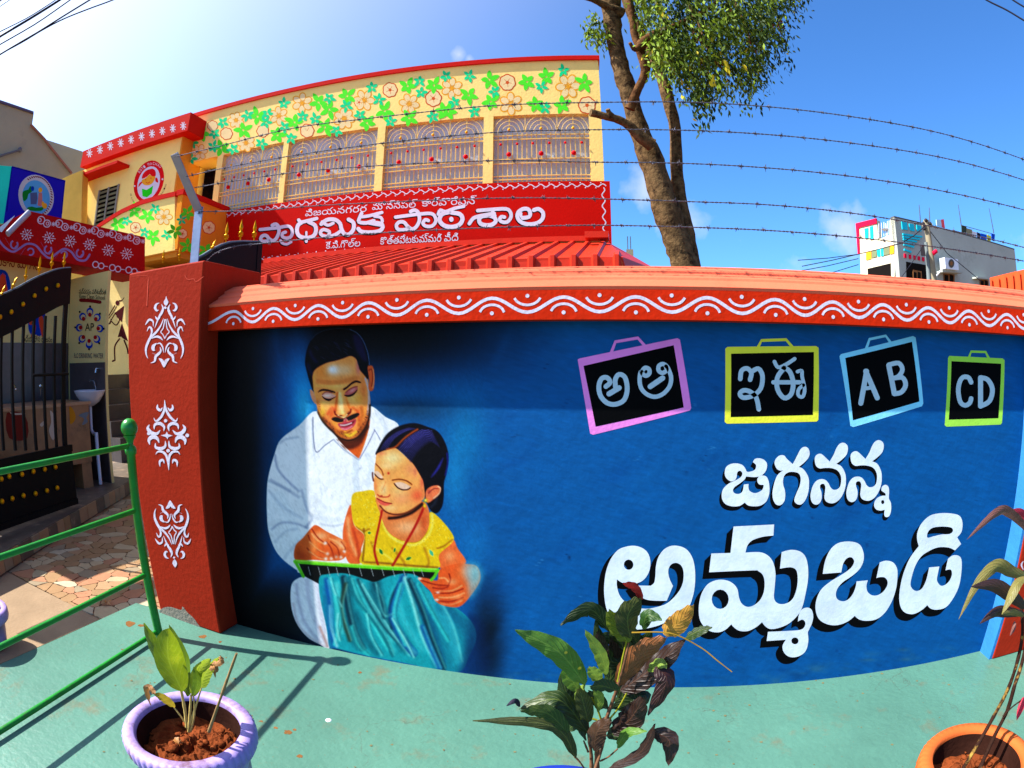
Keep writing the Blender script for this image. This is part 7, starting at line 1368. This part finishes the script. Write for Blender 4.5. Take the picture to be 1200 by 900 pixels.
# croton in a blue pot, lower middle
z2 = .47; kb = onZ(668, 896, z2); R2_ = .17; cB = np.array([kb[0], kb[1]-R2_+.003, 0]); M_bp = mat('blue_plastic', (30, 50, 150), .85, .4, .05, 5, .05)
cr_ = thing('potted_plant', 'dark green and bronze croton standing before the blue wall in a blue pot', 'potted plant', (cB[0], cB[1], 0)); pot(cB, R2_, z2, z2, M_bp, cr_, M_so, False, .03)
Q = zf(540, 660, 3.75); yC = cB[1]
SPT = ((236, 216, 60), 30, .12)
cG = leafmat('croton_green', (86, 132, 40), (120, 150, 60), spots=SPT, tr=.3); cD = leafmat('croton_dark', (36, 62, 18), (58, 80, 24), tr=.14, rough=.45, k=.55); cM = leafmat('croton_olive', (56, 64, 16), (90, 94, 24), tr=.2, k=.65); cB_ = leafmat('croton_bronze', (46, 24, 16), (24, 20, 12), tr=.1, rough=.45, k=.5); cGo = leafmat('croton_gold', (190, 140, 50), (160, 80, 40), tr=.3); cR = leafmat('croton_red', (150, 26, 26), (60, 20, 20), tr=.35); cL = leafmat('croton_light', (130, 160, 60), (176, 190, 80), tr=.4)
cW = mat('croton_wood', (120, 84, 60), .75, .9, .3, 12, .5, 40); cY = mat('croton_twig', (150, 150, 40), .6, .5, .2, 20)
stem(Q(598,905, 600,820, 620,740, 655,640, 690,540, 715,450, 738,350), 6, 3, yC, yC, cW, cr_); stem(Q(575,905, 572,830, 560,740, 556,690), 5, 3, yC+.02, yC+.02, cW, cr_); stem(Q(590,905, 612,840, 630,780), 4, 3, yC-.03, yC, cW, cr_)
for q in (Q(700,480, 715,400, 740,300), Q(620,700, 600,640, 575,590), Q(640,700, 690,640, 730,570), Q(600,690, 560,680, 510,686), Q(560,830, 548,800, 540,780), Q(500,850, 520,870, 545,905), Q(612,870, 650,850, 690,815), Q(690,520, 700,470, 705,450)): stem(q, 2.6, 2, yC, yC, cY if q[0][1] < 850 else cW, cr_, 'petiole')
LV = [(Q(770,440, 640,420, 590,250), 74, cD, 10, .05), (Q(740,430, 700,330, 700,260), 90, cD, -20, .06), (Q(560,660, 470,600, 452,455), 84, cD, 20, .06), (Q(690,590, 720,500, 690,420), 80, cD, 0, .1), (Q(650,560, 660,460, 640,380), 70, cD, 15, .08),
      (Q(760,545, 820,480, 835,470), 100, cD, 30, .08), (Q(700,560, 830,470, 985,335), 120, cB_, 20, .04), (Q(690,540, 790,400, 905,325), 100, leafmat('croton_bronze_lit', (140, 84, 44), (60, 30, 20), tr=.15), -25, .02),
      (Q(545,535, 430,390, 238,294), 104, cG, 12, -.03), (Q(520,560, 480,500, 455,440), 70, cG, -20, .0), (Q(650,300, 570,205, 438,272), 66, cD, 30, .03), (Q(745,330, 735,230, 790,150), 104, cM, -15, -.02), (Q(735,350, 690,280, 650,205), 90, leafmat('croton_yellow', (110, 124, 20), (160, 160, 30)), 20, .0),
      (Q(795,160, 760,105, 712,88), 36, cR, 30, -.03), (Q(800,290, 820,230, 885,250), 60, leafmat('croton_mid', (40, 80, 26), (70, 110, 30)), 20, .04), (Q(890,312, 950,270, 1022,182), 98, cGo, -10, -.02), (Q(985,330, 1040,300, 1105,282), 46, cD, 40, .03),
      (Q(855,455, 905,520, 822,668), 84, leafmat('croton_maroon', (50, 12, 10), (90, 24, 18), k=.6, tr=.15), 20, .0), (Q(820,470, 870,440, 905,460), 50, cL, 30, .02), (Q(555,740, 430,600, 256,642), 100, cD, -25, .0), (Q(470,745, 380,660, 262,650), 70, leafmat('croton_deep', (50, 78, 24), (80, 96, 30)), 30, -.03), (Q(505,855, 400,715, 52,692), 56, cM, 20, -.02),
      (Q(600,525, 590,490, 562,455), 60, cL, 10, -.04), (Q(640,490, 615,400, 544,292), 56, cL, -20, -.01), (Q(600,650, 606,590, 590,540), 44, cL, 20, .0), (Q(560,700, 540,620, 520,545), 74, cM, 10, -.01), (Q(550,690, 520,600, 545,530), 50, cL, 40, .03),
      (Q(660,740, 740,690, 808,585), 120, cB_, 10, .0), (Q(585,825, 600,740, 660,690), 84, leafmat('croton_brown', (70, 44, 24), (36, 30, 16), k=.55, tr=.15), 20, -.02), (Q(640,760, 700,730, 730,650), 80, cD, 0, .03), (Q(688,812, 730,745, 818,738), 46, cG, 20, -.02), (Q(645,905, 790,830, 853,705), 52, cB_, 30, -.03), (Q(838,742, 915,780, 912,892), 78, cB_, -20, -.02),
      (Q(690,560, 620,540, 568,545), 60, cD, 40, -.04), (Q(760,560, 790,600, 640,640), 90, cD, 30, .05), (Q(258,632, 240,605, 200,628), 24, mat('withered_tip', (60, 56, 70), .75), 0, -.02), (Q(720,480, 800,520, 850,420), 90, cD, 0, .07), (Q(600,450, 620,380, 600,300), 60, cB_, 20, .04), (Q(470,735, 520,700, 550,780), 50, cD, 30, .02)]
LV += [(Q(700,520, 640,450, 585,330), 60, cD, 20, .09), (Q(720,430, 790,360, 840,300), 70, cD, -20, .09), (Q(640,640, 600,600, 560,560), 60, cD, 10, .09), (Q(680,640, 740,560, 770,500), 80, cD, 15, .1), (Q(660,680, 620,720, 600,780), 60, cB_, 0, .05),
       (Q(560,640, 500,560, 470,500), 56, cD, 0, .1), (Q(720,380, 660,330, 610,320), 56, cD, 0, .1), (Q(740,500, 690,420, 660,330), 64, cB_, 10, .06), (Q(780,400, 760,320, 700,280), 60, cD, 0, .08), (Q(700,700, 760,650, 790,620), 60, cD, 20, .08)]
for q, w_, m_, ro, dy in LV: leaf(q, w_/3.75, yC+dy, yC+dy-.03, m_, cr_, ro, .25, .11)
stem(Q(752,305, 920,308, 1050,368, 1130,430, 1192,478), 2.2, 1.0, yC-.03, yC-.08, mat('brown_twig', (150, 120, 40), .6, .7, .3, 20), cr_, 'twig')
# cordyline in a terracotta pot at the right
z3 = .44; t0, t1 = onZ(1079, 886, z3), onZ(1150, 846, z3); M_tc = mat('terracotta', (222, 108, 52), .6, .55, .1, 6, .15, 40)
# circle through the left rim point and the far rim point, radius .19
R3 = .185; mid = (t0[:2]+t1[:2])/2; dv = t1[:2]-t0[:2]; hh = math.sqrt(max(R3**2-(np.linalg.norm(dv)/2)**2, 0)); pn = np.array([dv[1], -dv[0]])/np.linalg.norm(dv); cT = mid+pn*hh
tp_ = thing('potted_plant', 'red leaved cordyline with bare stems in a terracotta coloured pot at the right edge', 'potted plant', (cT[0], cT[1], 0)); pot(np.array([cT[0], cT[1], 0]), R3, z3, z3, M_tc, tp_, M_so, True, .035)
QT = zf(1040, 740, 5.625); QU = zf(1100, 580, 5.); yT = cT[1]; cS = mat('cordyline_stem', (60, 38, 30), .6, .85, .4, 20, .6, 50, stain=(190, 150, 70), stain_amt=.9, stain_scale=16)
stem(QT(500,900, 610,720, 700,560, 790,390, 850,220, 885,60, 890,-60, 880,-170), 5.4, 4, yT, yT+.1, cS, tp_); stem(QT(610,900, 700,700, 790,520, 840,350, 880,230, 910,100, 925,-60), 5.4, 4.4, yT-.02, yT+.08, cS, tp_); stem(QT(760,560, 820,500, 880,455), 2.2, 1.6, yT, yT, cS, tp_, 'twig')
kP = leafmat('cordyline_pink', (206, 40, 70), (150, 30, 50), tr=.45); kO = leafmat('cordyline_olive', (130, 120, 60), (150, 100, 60), tr=.3); kD = leafmat('cordyline_dark', (60, 34, 30), (36, 24, 24), tr=.15); kB = leafmat('cordyline_brown', (130, 84, 76), (70, 40, 40), tr=.25)
yU = yT+.08
for q, w_, m_, ro, dy in ((QU(560,250, 430,120, 340,105, 165,262), 11, kB, 30, 0), (QU(540,170, 480,108, 395,108), 10, kP, 10, .02), (QU(520,480, 430,455, 340,420, 230,520, 118,728), 15, kO, 20, .0), (QU(520,670, 420,590, 320,530, 190,538), 16, kD, 10, -.02), (QU(510,480, 460,520, 420,600, 370,700), 13, kO, -20, -.03),
                      (QU(500,700, 400,690, 330,690, 240,755), 13, kD, 20, .0), (QU(500,710, 430,690, 370,700), 7, kO, 20, .0), (QU(445,740, 440,780, 418,825), 5, kB, 0, .0), (QT(905,430, 885,490, 852,585), 9, kP, 10, 0), (QU(640,460, 560,470, 470,455), 12, kD, 0, .05), (QU(620,700, 560,720, 480,690), 12, kD, 0, .05), (QU(600,560, 540,590, 500,640), 12, kO, 0, .02)):
    leaf(q, w_, yU+dy, yU+dy-.03, m_, tp_, ro, .3, .02)
# dry leaf and bits on the ground
for i, (x, y, L_, lb) in enumerate(((125, 708, .05, 'curled dry leaf lying on the paving beside the railing post'), (385, 844, .012, 'white paper scrap on the green slab below the railing shadow'))):
    c = onZ(x, y, .0 if i else -.01); m = MB()
    if i == 0:
        for k in range(5): q = k*1.26; m.add([c+np.array([0, 0, .004]), c+np.array([L_*math.cos(q), L_*math.sin(q), .006+.012*(k % 2)]), c+np.array([L_*.5*math.cos(q+.6), L_*.5*math.sin(q+.6), .016])], [(0, 1, 2)])
        obj('dry_leaf', m, g3m, label=lb, cat='leaf')
    else: m.lathe([(0, .004), (.01, .003), (.013, .0)], c, 9); obj('paper_scrap', m, M_white, label=lb, cat='scrap')
for o in ROOTS:
    if '_w' in o: del o['_w']
for o in list(bpy.data.objects):
    if '_w' in o: del o['_w']
